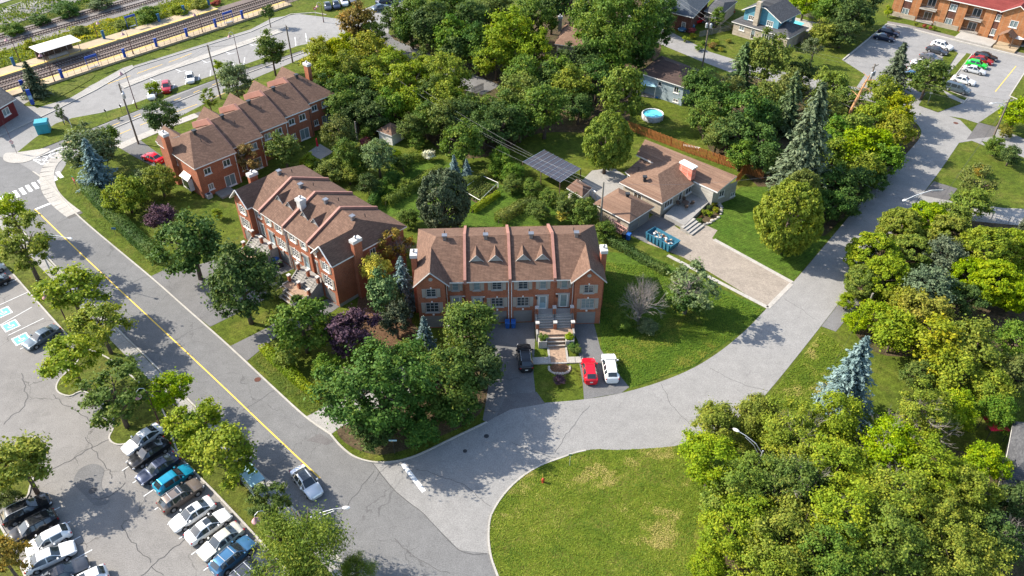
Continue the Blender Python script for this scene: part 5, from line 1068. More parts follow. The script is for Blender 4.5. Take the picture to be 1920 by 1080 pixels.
# ------------------------------------------------------------------ lamps, poles, signs, garden things
def cobra(x, y, h, reach, ang, label, base=True):
    e = empty('street_lamp', (x, y, 0), ang, label, 'street lamp', 'cobra head street lamps')
    MB().tube([(0,0,0),(0,0,h*.55),(0,0,h*.86)], [.12,.10,.08], 8).build('pole', M['galv'], e)
    a = MB(); a.tube([(0,0,h*.80),(reach*.3,0,h*.93),(reach*.7,0,h*.985),(reach,0,h)], .04, 6); a.tube([(0,0,h*.70),(reach*.35,0,h*.88),(reach*.72,0,h*.955)], .03, 6); a.build('arm', M['galv'], e)
    hd = MB().lathe([(.08,0),(.17,.02),(.19,.10),(.11,.19),(.03,.21)], 0, 0, 10).build('lamp_head', M['trim_white'], e); hd.location = (reach+.25,0,h-.06); hd.scale = (2.0,1.05,1)
p = (-66.65, 90.75); q = (-60.16, 88.28); cobra(*p, 8.2, math.dist(p, q)-.2, math.atan2(q[1]-p[1], q[0]-p[0]), 'tall grey lamp arching over the main road, at the upper left')
p = (-18.97, 44.67); q = (-14.09, 44.93); cobra(*p, 8.2, 3.2, math.atan2(q[1]-p[1], q[0]-p[0]), 'grey lamp arching over the main road near the bottom edge')
q = (23.25, 54.96); p = (q[0]+2.6, q[1]-1.9); cobra(*p, 7.5, 2.9, math.atan2(q[1]-p[1], q[0]-p[0]), 'white lamp head rising out of the lower right trees')
def arm_lamp(pole, h, q, label):
    e = empty('street_lamp', (*pole, 0), math.atan2(q[1]-pole[1], q[0]-pole[0]), label, 'street lamp', 'lamps on utility poles'); r = math.dist(pole, q)
    MB().tube([(0,0,h-1.6),(r*.35,0,h-.5),(r*.75,0,h-.05),(r,0,h)], .07, 6).build('arm', M['trim_white'], e)
    o = MB().lathe([(.08,0),(.2,.03),(.2,.13),(.06,.2)], 0, 0, 10).build('lamp_head', M['trim_white'], e); o.location = (r+.15,0,h-.06); o.scale = (2.0,1.05,1)
def bell_lamp(x, y, h, label, d=(1,0), group='maroon bell lamps', mat='pole_maroon', shade='lamp_pink'):
    e = empty('bell_lamp', (x, y, 0), math.atan2(d[1], d[0]), label, 'lamp', group)
    MB().tube([(0,0,0),(0,0,1.2),(0,0,h)], [.13,.09,.06], 8).build('pole', M[mat], e)
    MB().tube([(0,0,h-.1),(.15,0,h+.5),(.55,0,h+.72),(.95,0,h+.45),(1.0,0,h+.15)], .035, 6).build('arm', M['galv'], e)
    MB().lathe([(.42,h-.42),(.40,h-.36),(.20,h-.12),(.10,h+.05),(.06,h+.16)], 1.0, 0, 14).build('shade', M[shade], e)
def bell_at(base, hv, label, d=(-.8,-.6), group='maroon bell lamps'): bell_lamp(*base[:2], base[2], label, d, group)
bell_at((-58.73, 78.65, 6.61), 0, 'pink bell lamp above the accessible bays'); bell_at((-40.73, 61.54, 6.43), 0, 'pink bell lamp above the white sedan at the planting island')
bell_at((-23.75, 45.75, 6.11), 0, 'pink bell lamp inside the feathery tree at the bottom')
GL = 'station bell lamps'
bell_lamp(-106.86, 165.19, 5.72, 'bell lamp behind the far platform, leftmost of all', (-1,-.2), GL); bell_lamp(-95.48, 178.71, 4.12, 'bell lamp behind the far platform right of the shelter', (1,.2), GL)
bell_lamp(-95.07, 155.45, 6.23, 'bell lamp on the near platform beside the conifer', (-1,.1), GL); bell_lamp(-83.95, 169.52, 5.2, 'bell lamp on the near platform right of the blue sign frame', (-1,.1), GL)
bell_lamp(-72.4, 182.26, 4.78, 'bell lamp on the near platform near its far end', (-1,.1), GL); bell_lamp(-73.77, 143.71, 7.53, 'bell lamp on the grass strip left of the silver car', (-1,.1), GL)
bell_lamp(-59.31, 165.48, 6.31, 'bell lamp in the station lot between two trees', (-1,.1), GL); bell_lamp(-45.51, 189.71, 4.12, 'bell lamp at the loop corner near the top edge', (-1,.1), GL)
def upole(x, y, h, label, arms=(0,), arm_ang=0.0, tilt=None, trans=False, mat='wood_pole'):
    e = empty('utility_pole', (x, y, 0), arm_ang, label, 'utility pole', 'wooden utility poles')
    MB().tube([(0,0,0),(0,0,h*.5),(0,0,h)], [.18,.155,.125], 9).build('pole', M[mat], e)
    for k, dz in enumerate(arms):
        a = MB().box(-1.2,1.2,-.19,-.07,h-.5-dz,h-.34-dz).build('crossarm', M['wood_grey'], e)
        for s_ in (-1.1,-.45,.45,1.1): MB().lathe([(.05,h-.34-dz),(.07,h-.26-dz),(.04,h-.12-dz)], s_, -.13, 7).build('insulator', M['trim_grey'], a)
    if trans:
        for s_ in ((-.42,),(.42,)): MB().lathe([(.24,h-2.6),(.27,h-2.5),(.27,h-1.7),(.1,h-1.55)], s_[0], -.15, 12).build('transformer', M['galv'], e)
    return (x, y, h)
U = {}
U[1] = upole(-68.28, 129.53, 11.74, 'tall wooden pole on the lawn by the red sedan, nearest the street crossing', (0,1.6), R(120), trans=True)
U[2] = upole(-58.58, 148.2, 11.17, 'tall wooden pole between two trees behind the staggered row', (0,), R(120))
U[3] = upole(-47.86, 165.76, 8.28, 'wooden pole right behind the far chimney of the staggered row', (0,), R(120))
U[4] = upole(-40.72, 157.01, 6.15, 'wooden pole among the yellow trees near the staggered row', (), 0)
U[5] = upole(-22.88, 141.87, 8.23, 'grey pole standing in the wood above the garden shed', (), 0, mat='wood_grey')
U[6] = upole(13.81, 102.97, 8.16, 'leaning grey pole beside the bungalow garage', (), 0, mat='wood_grey')
U[7] = upole(41.2, 163.79, 11.16, 'pole with two grey transformers before the blue house', (0,), R(-20), trans=True)
U[8] = upole(73.94, 154.42, 4.63, 'pole with a transformer left of the apartment spruce', (0,), R(40), trans=True)
U[9] = upole(89.13, 131.96, 7.68, 'pole carrying the lamp at the apartment lot exit', (0,), R(30))
U[10] = upole(67.54, 106.43, 2.33, 'short pole end above the lower lane driveway', (), 0)
U[11] = upole(48.13, 81.9, 3.76, 'grey pole top sticking out of the right hand trees', (), 0, mat='wood_grey')
U[12] = upole(-28.53, 131.14, 3.68, 'thin pole in the small garden by the staggered row', (), 0, mat='wood_grey')
arm_lamp(U[9][:2], 7.6, (85.32, 130.41), 'lamp on a curved white arm over the apartment lot exit'); arm_lamp(U[10][:2], 6.2, (59.0, 101.01), 'lamp on a curved arm over the side road by the short pole')
def wire(a, b, sag, label, r=.012, mat='wire'):
    A, B = Vector(a), Vector(b); pts = []
    for k in range(17): f = k/16; p = A.lerp(B, f); pts.append((p.x, p.y, p.z-sag*4*f*(1-f)))
    tag(MB().tube(pts, r, 4).build('power_line', M[mat]), label, 'power line', 'overhead wires')
def top(i, dx=0, dz=0): x, y, h = U[i]; return (x+dx, y, h-.2-dz)
wire(top(4), top(5), 1.2, 'pale cable over the wood from the yellow trees to the grey pole', .014, 'wire'); wire(top(5), top(6), 2.2, 'long pale cable crossing the gardens from the wood to the garage pole', .014, 'wire')
wire(top(6,0,1.2), (-16.21, 136.79)+(7,), .8, 'upper thin wire from the garage pole back into the garden trees'); wire(top(6,.1,1.6), (-16.04, 134.66)+(6,), .8, 'middle thin wire from the garage pole into the garden trees'); wire(top(6,.1,2.2), (-15.86, 132.57)+(5,), .8, 'lowest thin wire from the garage pole into the garden trees')
wire(top(6,0,0), (50.63, 109.87)+(7,), 1.5, 'cable from the garage pole past the bungalow toward the wood', .013); wire((50.63, 109.87)+(7,), top(10,0,.3), 1.3, 'dashed looking pale cable crossing the side road', .014, 'wire')
wire(top(1,-.6,.2), top(2,-.6,.2), 1.0, 'left wire strung between the two tall street poles', .012, 'metal_dark'); wire(top(1,.6,.2), top(2,.6,.2), 1.0, 'right wire strung between the two tall street poles', .012, 'metal_dark')
wire(top(2,-.6,.2), top(3,-.6,.2), 1.0, 'left wire from the street pole to the far chimney pole', .012, 'metal_dark'); wire(top(2,.6,.2), top(3,.6,.2), 1.0, 'right wire from the street pole to the far chimney pole', .012, 'metal_dark')
for k, dz in enumerate((0, 1.0)): wire(top(7,-.8,dz), (31.09, 213.41)+(9-dz,), 1.0, ['upper','lower'][k]+' pale wire in front of the dark brick house', .014, 'wire')
for k, dz in enumerate((0, .8)): wire(top(7,.8,dz), top(8,0,dz), 1.2, ['upper','lower'][k]+' wire across the trees from the blue house to the apartment spruce', .013)
for k, dz in enumerate((0, .8, 1.5)): wire(top(8,0,dz), top(9,0,dz), 1.0, ['upper','middle','lower'][k]+' wire from the apartment spruce to the lot exit pole', .012, 'metal_dark')
for k, dz in enumerate((0, .6)): wire(top(9,0,dz), top(10,0,dz), .6, ['upper','lower'][k]+' wire down the side road verge', .013, 'metal_dark')
wire(top(10), top(11), 1.0, 'wire hanging over the right hand trees', .013, 'metal_dark'); wire(top(11), (36.5, 65.29)+(4.5,), .6, 'wire sloping down across the right verge', .014, 'metal_dark')
# ---- signs
def sign_post(x, y, h, label, cat='sign', mat='metal_dark'):
    e = empty('road_sign', (x, y, 0), 0, label, cat); MB().tube([(0,0,0),(0,0,h)], .03, 6).build('post', M[mat], e); return e
def disc(e, z, r, n, mat, name, y=-.04, rot=0): MB().add([(r*math.cos(2*math.pi*k/n+rot), y, z+r*math.sin(2*math.pi*k/n+rot)) for k in range(n)]+[(r*math.cos(2*math.pi*k/n+rot), y+.02, z+r*math.sin(2*math.pi*k/n+rot)) for k in range(n)], [tuple(range(n)), tuple(range(2*n-1,n-1,-1))]+[(k,n+k,n+(k+1)%n,(k+1)%n) for k in range(n)]).build(name, M[mat], e)
def text(e, s, size, loc, mat, rot=(R(90),0,0)):
    cu = bpy.data.curves.new('lettering', 'FONT'); cu.body = s; cu.size = size; cu.align_x = 'CENTER'; cu.align_y = 'CENTER'; cu.extrude = .004
    ob = bpy.data.objects.new('lettering', cu); COL.objects.link(ob); dg = bpy.context.evaluated_depsgraph_get(); me = bpy.data.meshes.new_from_object(ob.evaluated_get(dg)); bpy.data.objects.remove(ob)
    me.materials.clear(); me.materials.append(M[mat]); o = link('lettering', me, e, loc); o.rotation_euler = rot; return o
e = sign_post((-72.42, 113.3)[0], (-72.42, 113.3)[1], 2.9, 'red stop sign with green street plate on the corner lawn'); e.rotation_euler = (0,0,R(-38))
disc(e, 2.35, .38, 8, 'sign_red', 'stop_plate', -.05, R(22.5)); text(e, 'ARRÊT', .19, (0,-.062,2.35), 'trim_white'); MB().box(-.45,.45,-.03,-.01,2.75,2.95).build('street_plate', M['sign_green'], e); disc(e, 1.75, .3, 8, 'brick_dark', 'back_plate', -.05)
e = sign_post((-13.24, 57.93)[0], (-13.24, 57.93)[1], 2.3, 'street name sign in the shade on the corner kerb'); MB().box(-.45,.45,-.03,.03,2.2,2.4).build('street_plate', M['clear_roof'], e)
e = sign_post((-4.89, 62.76)[0], (-4.89, 62.76)[1], 2.2, 'white sign on a post by the curb near the driveway mouth'); disc(e, 2.1, .25, 8, 'trim_white', 'plate')
e = sign_post((6.41, 56.28)[0], (6.41, 56.28)[1], 2.0, 'thin green sign post at the corner lawn edge', mat='galv'); MB().box(-.18,.18,-.04,-.02,1.75,2.0).build('plate', M['sign_green'], e)
e = sign_post((-88.82, 126.0)[0], (-88.82, 126.0)[1], 6.5, 'tall dark post with a no entry disc on the corner pavement', mat='pole_maroon'); disc(e, 2.4, .36, 16, 'lamp_pink', 'round_plate', -.16); MB().box(-.2,.2,-.17,-.15,2.33,2.47).build('white_bar', M['trim_white'], e); MB().box(-.28,.28,-.14,-.1,1.3,1.95).build('lower_plate', M['trim_grey'], e)
e = sign_post((82.6, 145.81)[0], (82.6, 145.81)[1], 2.6, 'white sign on a leaning post under the apartment maple', mat='galv'); MB().box(-.3,.3,-.05,-.02,2.2,2.7).build('plate', M['trim_white'], e)
for a, b, lab in (((-77.93, 139.63), 1.9, 'dark sign post at the leftmost station bay'), ((-75.82, 141.65), 1.9, 'dark sign post at the second station bay')):
    e = sign_post(a[0], a[1], b, lab); MB().box(-.16,.16,-.05,-.02,b-.5,b).build('plate', M['metal_dark'], e)
e = sign_post((-47.93, 192.89)[0], (-47.93, 192.89)[1], 2.4, 'square red sign on a post at the top of the loop', mat='galv'); MB().box(-.35,.35,-.05,-.02,1.9,2.5).build('plate', M['sign_red'], e); MB().box(-.2,.2,-.06,-.052,2.1,2.3).build('white_field', M['trim_white'], e)
e = sign_post((-61.2, 100.65)[0], (-61.2, 100.65)[1], 1.4, 'small dark blue sign on the verge by the clipped hedge'); MB().box(-.35,.35,-.05,-.02,1.1,1.45).build('plate', M['slate_blue'], e)
# hydrant
p = (3.37, 53.96); e = empty('fire_hydrant', (*p,0), 0, 'red fire hydrant with yellow marker rod on the corner lawn', 'fire hydrant')
MB().lathe([(.18,0),(.18,.06),(.12,.08),(.12,.55),(.16,.57),(.16,.62),(.10,.74),(.03,.80)], 0, 0, 12).build('barrel', M['hydrant_red'], e)
for s_ in (-1, 1): MB().tube([(0,0,.42),(s_*.22,0,.42)], .06, 8).build('outlet', M['hydrant_red'], e)
MB().tube([(0,.1,.5),(-.05,.1,1.35)], .02, 5).build('marker_rod', M['paint_yellow'], e)
# bus shelter at the pad
p = (-27.84, 53.26); e = empty('bus_shelter', (*p,0), R(-46), 'glass bus shelter on the pavement under lot trees', 'bus shelter')
MB().box(-1.6,1.6,-.8,.8,2.35,2.45).build('roof', M['clear_roof'], e)
for x, y in ((-1.5,-.7),(1.5,-.7),(-1.5,.7),(1.5,.7)): MB().tube([(x,y,0),(x,y,2.35)], .05, 6).build('post', M['metal_dark'], e)
MB().box(-1.45,1.45,-.71,-.68,.3,2.2).build('glass_panel', M['glass_light'], e); MB().box(-1.2,1.2,-.6,-.25,.42,.48).build('bench', M['wood_dark'], e)
# bins
def bin_(p, mat, label, rz=0, group='wheeled bins'):
    e = empty('wheeled_bin', (*p,0), rz, label, 'bin', group)
    MB().add([(-.24,-.3,.06),(.24,-.3,.06),(.24,.3,.06),(-.24,.3,.06),(-.3,-.38,1.0),(.3,-.38,1.0),(.3,.38,1.0),(-.3,.38,1.0)], [(0,3,2,1),(4,5,6,7),(0,1,5,4),(1,2,6,5),(2,3,7,6),(3,0,4,7)]).build('bin_body', M[mat], e)
    MB().add([(-.32,-.42,1.004),(.32,-.42,1.004),(.32,.42,1.004),(-.32,.42,1.004),(-.3,-.36,1.08),(.3,-.36,1.08),(.3,.40,1.14),(-.3,.40,1.14)], [(0,3,2,1),(4,5,6,7),(0,1,5,4),(1,2,6,5),(2,3,7,6),(3,0,4,7)]).build('lid', M[mat], e)
    for s_ in (-1, 1): o = MB().lathe([(.12,-.03),(.12,.03)], 0, 0, 10).build('wheel', M['rubber'], e); o.rotation_euler = (0,R(90),0); o.location = (s_*.26,.33,.12)
bin_(Cw(11.6,-.3), 'blue_plastic', 'blue wheeled bin against the front downspouts, left of the pair', C_RZ); bin_(Cw(12.4,-.3), 'blue_plastic', 'blue wheeled bin against the front downspouts, right of the pair', C_RZ)
bin_((17.23, 99.8), 'bin_black', 'black wheeled bin by the bungalow hedge', R(-30)); bin_((17.85, 99.52), 'blue_plastic', 'blue wheeled bin beside the black one at the hedge', R(-30)); bin_(Bw(9.4,-.4), 'blue_plastic', 'blue wheeled bin in the shade between the orange row stairs', B_RZ); bin_(Bw(10.3,-.4), 'bin_black', 'black wheeled bin in the shade between the orange row stairs', B_RZ); bin_((41.76, 190.41), 'blue_plastic', 'blue bin beside the red car at the top', 0)
# skip with rubble
p = (22.83, 98.26); e = empty('skip', (*p,0), math.atan2((Vector((24.36, 97.16))-Vector((21.55, 100.23))).y, (Vector((24.36, 97.16))-Vector((21.55, 100.23))).x), 'blue waste skip full of rubble on the paver driveway', 'skip')
sk = MB(); sk.add([(-2.3,-1.0,.15),(2.0,-1.0,.15),(2.0,1.0,.15),(-2.3,1.0,.15),(-2.5,-1.1,1.5),(2.5,-1.1,1.5),(2.5,1.1,1.5),(-2.5,1.1,1.5),(-2.4,-1.0,1.5),(2.4,-1.0,1.5),(2.4,1.0,1.5),(-2.4,1.0,1.5),(-2.3,-.92,.9),(2.2,-.92,.9),(2.2,.92,.9),(-2.3,.92,.9)],
   [(0,3,2,1),(0,1,5,4),(1,2,6,5),(2,3,7,6),(3,0,4,7),(4,5,9,8),(5,6,10,9),(6,7,11,10),(7,4,8,11),(8,9,13,12),(9,10,14,13),(10,11,15,14),(11,8,12,15),(12,13,14,15)]); sk.build('tub', M['dumpster_blue'], e)
for k in range(7):
    x = -2.05+k*.68
    for s_ in (-1, 1): MB().box(x-.07,x+.07,*sorted((s_*1.04,s_*1.17)),.3,1.48).build('rib', M['dumpster_blue'], e)
random.seed(7)
for k in range(42):
    x, y = random.uniform(-2,1.9), random.uniform(-.75,.75); a, b, c_ = random.uniform(.12,.5), random.uniform(.1,.3), random.uniform(.06,.2)
    o = MB().cbox(0,0,0,a,b,c_).build('rubble_piece', M[random.choice(['debris','debris','trim_white','wood_grey','brick_dark','cap','cedar'])], e); o.location = (x,y,1.0+.35*math.exp(-x*x/2)*random.random()+.05); o.rotation_euler = (random.uniform(-.5,.5),random.uniform(-.5,.5),random.uniform(0,3))
# pergola with glazed dark roof
a, b, c_, d_ = [Vector(q_) for q_ in ((1.81, 118.13), (5.64, 121.96), (11.5, 115.66), (7.83, 111.6))]
e = empty('pergola', (0,0,0), 0, 'pergola with dark glazed roof panels beside the back lawn', 'pergola')
for i in range(8):
    f0, f1 = i/8, (i+1)/8; qs = [a.lerp(d_,f0), b.lerp(c_,f0), b.lerp(c_,f1), a.lerp(d_,f1)]
    o = MB().add([(qs[0].x,qs[0].y,2.80),(qs[1].x,qs[1].y,3.0),(qs[2].x,qs[2].y,3.0),(qs[3].x,qs[3].y,2.80)], [(3,2,1,0)]).build('roof_panel', M['solar'], e)
for i in range(9): f = i/8; p0, p1 = a.lerp(d_,f), b.lerp(c_,f); MB().tube([(p0.x,p0.y,2.83),(p1.x,p1.y,3.03)], .055, 4).build('rafter', M['trim_white'], e)
for p_ in (a,b,c_,d_,a.lerp(d_,.5),b.lerp(c_,.5)): MB().tube([(p_.x,p_.y,0),(p_.x,p_.y,2.78)], .09, 4).build('post', M['wood_dark'], e)
simple_house('garden_shed', [(8.84, 110.6), (11.24, 107.72), (13.0, 110.6), (10.75, 113.42)], 2.4, 3.2, 'siding_beige', 'roof_brown', 'low brown roofed shed between the pergola and the garage', (.3,.7), .25, cat='shed')
tag(sheet('patio', [(11.29, 115.66),(14.7, 108.29),(17.63, 111.49),(20.88, 116.52),(17.68, 120.95),(13.89, 120.05)], .03, M['concrete_old']))
e = empty('white_trellis', (0,0,0), 0, 'white topped trellis between the pergola and the tall cedar', 'trellis')
wa, wb = Vector((11.15, 113.57)), Vector((13.59, 109.94))
MB().tube([(wa.x,wa.y,2.0),(wb.x,wb.y,2.0)], .1, 4).build('top_beam', M['trim_white'], e)
for k in range(6): p_ = wa.lerp(wb, k/5); MB().tube([(p_.x,p_.y,0),(p_.x,p_.y,1.95)], .06, 4).build('post', M['trim_grey'], e)
# round pool, gazebo, slide
p = (27.04, 139.63); e = empty('round_pool', (*p,0), 0, 'round above-ground pool with grey wall on the lawn', 'pool')
MB().lathe([(2.0,0),(2.05,.1),(2.05,1.0),(1.95,1.02),(1.92,.95),(1.9,.8)], 0, 0, 32).build('pool_wall', M['pool_wall'], e, True); MB().lathe([(1.91,.8),(1.91,.87)], 0, 0, 32).build('water', M['pool_water'], e)
tb = MB(); [tb.tube([(2.0*math.cos(R(k*10)),2.0*math.sin(R(k*10)),1.02),(2.0*math.cos(R(k*10+10)),2.0*math.sin(R(k*10+10)),1.02)], .12, 6, False) for k in range(36)]; tb.build('rim', M['trim_white'], e)
for k in range(12): t_ = R(k*30); MB().tube([(2.12*math.cos(t_),2.12*math.sin(t_),0),(2.12*math.cos(t_),2.12*math.sin(t_),1.0)], .04, 5).build('leg', M['trim_white'], e)
ld = MB(); [ld.tube([(x,-2.1,0),(x,-2.25,1.3),(x,-1.9,1.4)], .03, 5) for x in (-.2,.2)]; [ld.tube([(-.2,-2.14-.1*k*.3,.3+.28*k),(.2,-2.14-.1*k*.3,.3+.28*k)], .025, 5) for k in range(3)]; ld.build('ladder', M['trim_white'], e)
e = empty('gazebo', (*(27.43, 150.39),0), R(-20), 'light gazebo with glassy roof against the grey-blue house', 'gazebo')
MB().add([(-2,-1.5,2.4),(2,-1.5,2.4),(2,1.5,2.4),(-2,1.5,2.4),(-.6,0,2.95),(.6,0,2.95)], [(0,1,5,4),(1,2,5),(2,3,4,5),(3,0,4)]).build('roof', M['clear_roof'], e)
for x in (-1.8,1.8):
    for y in (-1.3,1.3): MB().tube([(x,y,0),(x,y,2.4)], .09, 4).build('post', M['trim_white'], e)
MB().box(-2,2,-1.6,1.6,0,.15).build('deck', M['wood_grey'], e)
e = empty('slide', (*(29.53, 149.17),0), R(60), 'small blue plastic slide on the lawn by the gazebo', 'slide'); MB().add([(-1,-.25,.05),(1,-.25,.9),(1,.25,.9),(-1,.25,.05)], [(0,1,2,3),(3,2,1,0)]).build('chute', M['slide_blue'], e); MB().box(.9,1.0,-.25,.25,0,.88).build('ladder', M['slide_blue'], e)
# fences
def fence(pts, h, mat, label, gap=.145, w=.11, board=.02):
    e = empty('picket_fence', (0,0,0), 0, label, 'fence', 'wooden fences'); pk = MB()
    for i, q_ in enumerate(resample(pts, 2.4)): MB().box(q_.x-.06,q_.x+.06,q_.y-.06,q_.y+.06,0,h+.08).build('post', M[mat], e)
    P = resample(pts, gap)
    for i in range(len(P)-1):
        d = (P[i+1]-P[i]).normalized(); n_ = Vector((-d.y,d.x))*(.05 if i % 2 else -.05); c0 = P[i]+n_; hw_ = d*(w/2); th_ = Vector((-d.y,d.x))*board/2
        pk.prism([(q_.x,q_.y) for q_ in (c0-hw_-th_, c0+hw_-th_, c0+hw_+th_, c0-hw_+th_)], .06, h+.03*((i*7) % 3-1))
    for z in (.4, h-.35):
        r_ = MB()
        for q0_, q1_ in zip(pts, pts[1:]): r_.tube([(q0_[0],q0_[1],z),(q1_[0],q1_[1],z)], .04, 4)
        r_.build('rail', M[mat], e)
    tag(pk.build('pickets', M[mat], e), kind='stuff')
fence([(21.7, 135.08),(25.2, 131.96),(31.62, 126.19),(39.36, 120.05),(42.93, 116.87)], 1.8, 'cedar', 'orange cedar picket fence behind the bungalow')
fence([(40.36, 119.15),(37.68, 115.32)], 1.8, 'cedar', 'short orange fence return at the bungalow corner')
fence([(-8.11, 149.9),(-5.69, 152.39)], 1.6, 'wood_grey', 'weathered gate fence closing the wooded lane'); fence([(53.18, 185.25),(43.41, 180.31)], 1.4, 'wood_grey', 'low fence left of the blue house')
fence([(69.26, 196.89),(75.43, 189.71)], 1.8, 'wood_grey', 'grey board fence behind the blue house pool'); fence([(75.43, 189.71),(65.64, 175.56)], 1.8, 'wood_grey', 'grey board fence beside the blue house porch')
tag(sheet('pool_deck', [(68.2, 193.97),(74.47, 188.66),(70.22, 182.92),(66.04, 186.95)], .02, M['concrete'])); tag(sheet('swimming_pool', [(67.88, 191.82),(70.46, 189.01),(68.85, 186.95),(66.6, 189.01)], .04, M['pool_water']))
fence([(76.06, 104.91),(80.81, 102.24)], 1.2, 'galv', 'pale wire fence at the right lane edge', .5, .05)
# vegetable garden with netting frame
q_ = [(-8.32, 112.31),(-5.18, 116.87),(-2.33, 114.47),(-5.21, 109.08)]; sheet('vegetable_bed', q_, .03, M['soil'])
e = empty('netting_fence', (0,0,0), 0, 'white framed netting fence round the vegetable bed', 'garden frame')
for i in range(4):
    a_, b_ = q_[i], q_[(i+1) % 4]; MB().tube([(*a_,1.0),(*b_,1.0)], .05, 4).build('top_rail', M['trim_white'], e); MB().tube([(*a_,0),(*a_,1.05)], .06, 4).build('post', M['trim_white'], e)
# vehicles' neighbours at the station
p = (-87.6, 134.24); e = empty('utility_cabinet', (*p,0), R(20), 'bright teal storage box on the median lawn', 'box')
MB().box(-1.1,1.1,-1.0,1.0,0,1.9).build('body', M['teal_plastic'], e); MB().add([(-1.25,-1.15,1.904),(1.25,-1.15,1.904),(1.25,1.15,1.904),(-1.25,1.15,1.904),(-1.1,-.95,2.3),(1.1,-.95,2.3),(1.1,.95,2.3),(-1.1,.95,2.3)], [(0,3,2,1),(4,5,6,7),(0,1,5,4),(1,2,6,5),(2,3,7,6),(3,0,4,7)]).build('lid', M['teal_plastic'], e)
for s_ in (-.55, .55): MB().box(s_-.42,s_+.42,-1.04,-1.004,.2,1.7).build('door_panel', M['teal_plastic'], e)
p = (-84.31, 136.79); e = empty('notice_board', (*p,0), R(-40), 'dark notice board on white legs on the median lawn', 'notice board')
MB().box(-1.3,1.3,-.06,.06,.9,2.0).build('panel', M['metal_dark'], e)
for s_ in (-1.4, 1.4): MB().tube([(s_,0,0),(s_,0,2.1)], .06, 6).build('leg', M['trim_white'], e)
# platform shelter
p = (-99.9, 168.64); rzp = math.atan2(RD.y, RD.x); e = empty('platform_shelter', (*p,.45), rzp, 'white ribbed roof shelter on the far platform', 'shelter')
MB().add([(-4.6,-2.6,2.7),(4.6,-2.6,2.7),(4.6,2.6,2.7),(-4.6,2.6,2.7),(-2.2,0,3.5),(2.2,0,3.5)], [(0,1,5,4),(1,2,5),(2,3,4,5),(3,0,4),(3,2,1,0)]).build('roof', M['trim_white'], e)
for k in range(13):
    x = -4.4+k*8.8/12; xr_ = max(-2.2,min(2.2,x)); MB().tube([(x,-2.6,2.72),(xr_,-.02,3.5)] if abs(x) <= 2.3 else [(x,-2.6,2.72),(x,-2.6+ (4.6-abs(x))*2.6/2.4,2.72+(4.6-abs(x))*.8/2.4)], .03, 4).build('roof_rib', M['cap'], e)
for x in (-4,-1.4,1.4,4):
    for y in (-1.9,1.9): MB().tube([(x,y,-.4),(x,y,2.7)], .07, 6).build('post', M['metal_grey'], e)
MB().box(-3.9,3.9,1.85,1.9,0,2.4).build('glass_wall', M['wood_dark'], e); MB().box(-2.2,1.8,-.3,.3,.0,.5).build('bench', M['trim_grey'], e)
def frame_sign(p, label, mat='sign_blue', w=2.4):
    e = empty('station_sign', (*p,.3), rzp, label, 'station sign', 'blue station sign frames')
    for s_ in (-1, 1): MB().tube([(s_*w/2,0,-.3),(s_*w/2,0,2.8)], .06, 6).build('post', M[mat], e)
    MB().box(-w/2-.1,w/2+.1,-.08,.08,2.5,2.95).build('name_board', M[mat], e); MB().box(-.9,.9,-.25,.25,.35,.42).build('bench', M['metal_grey'], e)
frame_sign((-89.58, 162.12), 'blue frame sign on the near platform, left one'); frame_sign((-67.73, 187.98), 'blue frame sign on the near platform, far right one'); frame_sign((-90.02, 185.59), 'blue frame sign over a bench on the far platform')
def info_post(p, label, mat='sign_blue'):
    e = empty('information_post', (*p,.3), rzp, label, 'information post', 'blue information posts'); MB().box(-.28,.28,-.12,.12,0,1.9).build('panel', M[mat], e); MB().box(-.34,.34,-.16,.16,1.904,2.05).build('cap', M[mat], e)
for q_, lab in (((-107.18, 163.23),'teal blue post at the left end of the far platform'), ((-93.87, 178.39),'teal blue post right of the shelter on the far platform'), ((-84.86, 189.01),'teal blue post in mid far platform by the big bush'), ((-80.63, 194.69),'teal blue post second from the far platform end'), ((-76.23, 200.26),'teal blue post at the right end of the far platform')): info_post(q_, lab, 'slate_blue')
for q_, lab in (((-94.09, 157.01),'royal blue post on the near platform beside the conifer'), ((-85.06, 167.77),'royal blue post right of the left sign frame'), ((-80.2, 173.72),'royal blue post second right of the sign frame'), ((-75.21, 179.67),'royal blue post in mid near platform'), ((-70.24, 185.59),'royal blue post before the far sign frame'), ((-65.35, 191.11),'royal blue post at the far end of the near platform')): info_post(q_, lab)
for q_, lab in (((-94.79, 145.1),'tall blue and white information pillar by the station corner'), ((-98.2, 149.41),'blue notice panel on a post near the station wall')):
    e = empty('information_pillar', (*q_,0), R(30), lab, 'information pillar'); MB().box(-.35,.35,-.15,.15,.3,3.4).build('panel', M['sign_blue'], e); MB().box(-.3,.3,-.17,-.152,1.4,2.2).build('white_map', M['clear_roof'], e); MB().tube([(0,0,0),(0,0,.3)], .2, 6).build('foot', M['metal_dark'], e)
e = empty('platform_fence', (0,0,0), 0, 'dark thin fence along the near platform back edge', 'fence')
fa, fb = FE0+RD*8, FE0+RD*(LP+34); nf = 54
for k in range(nf):
    q_ = rb(fa.lerp(fb, k/(nf-1)), wbed+3.1); MB().tube([(*q_,.2),(*q_,1.6)], .04, 4).build('post', M['metal_dark'], e)
for z in (.75, 1.55): a_, b_ = rb(fa, wbed+3.1), rb(fb, wbed+3.1); MB().tube([(*a_,z),(*b_,z)], .018, 4).build('rail', M['metal_dark'], e)
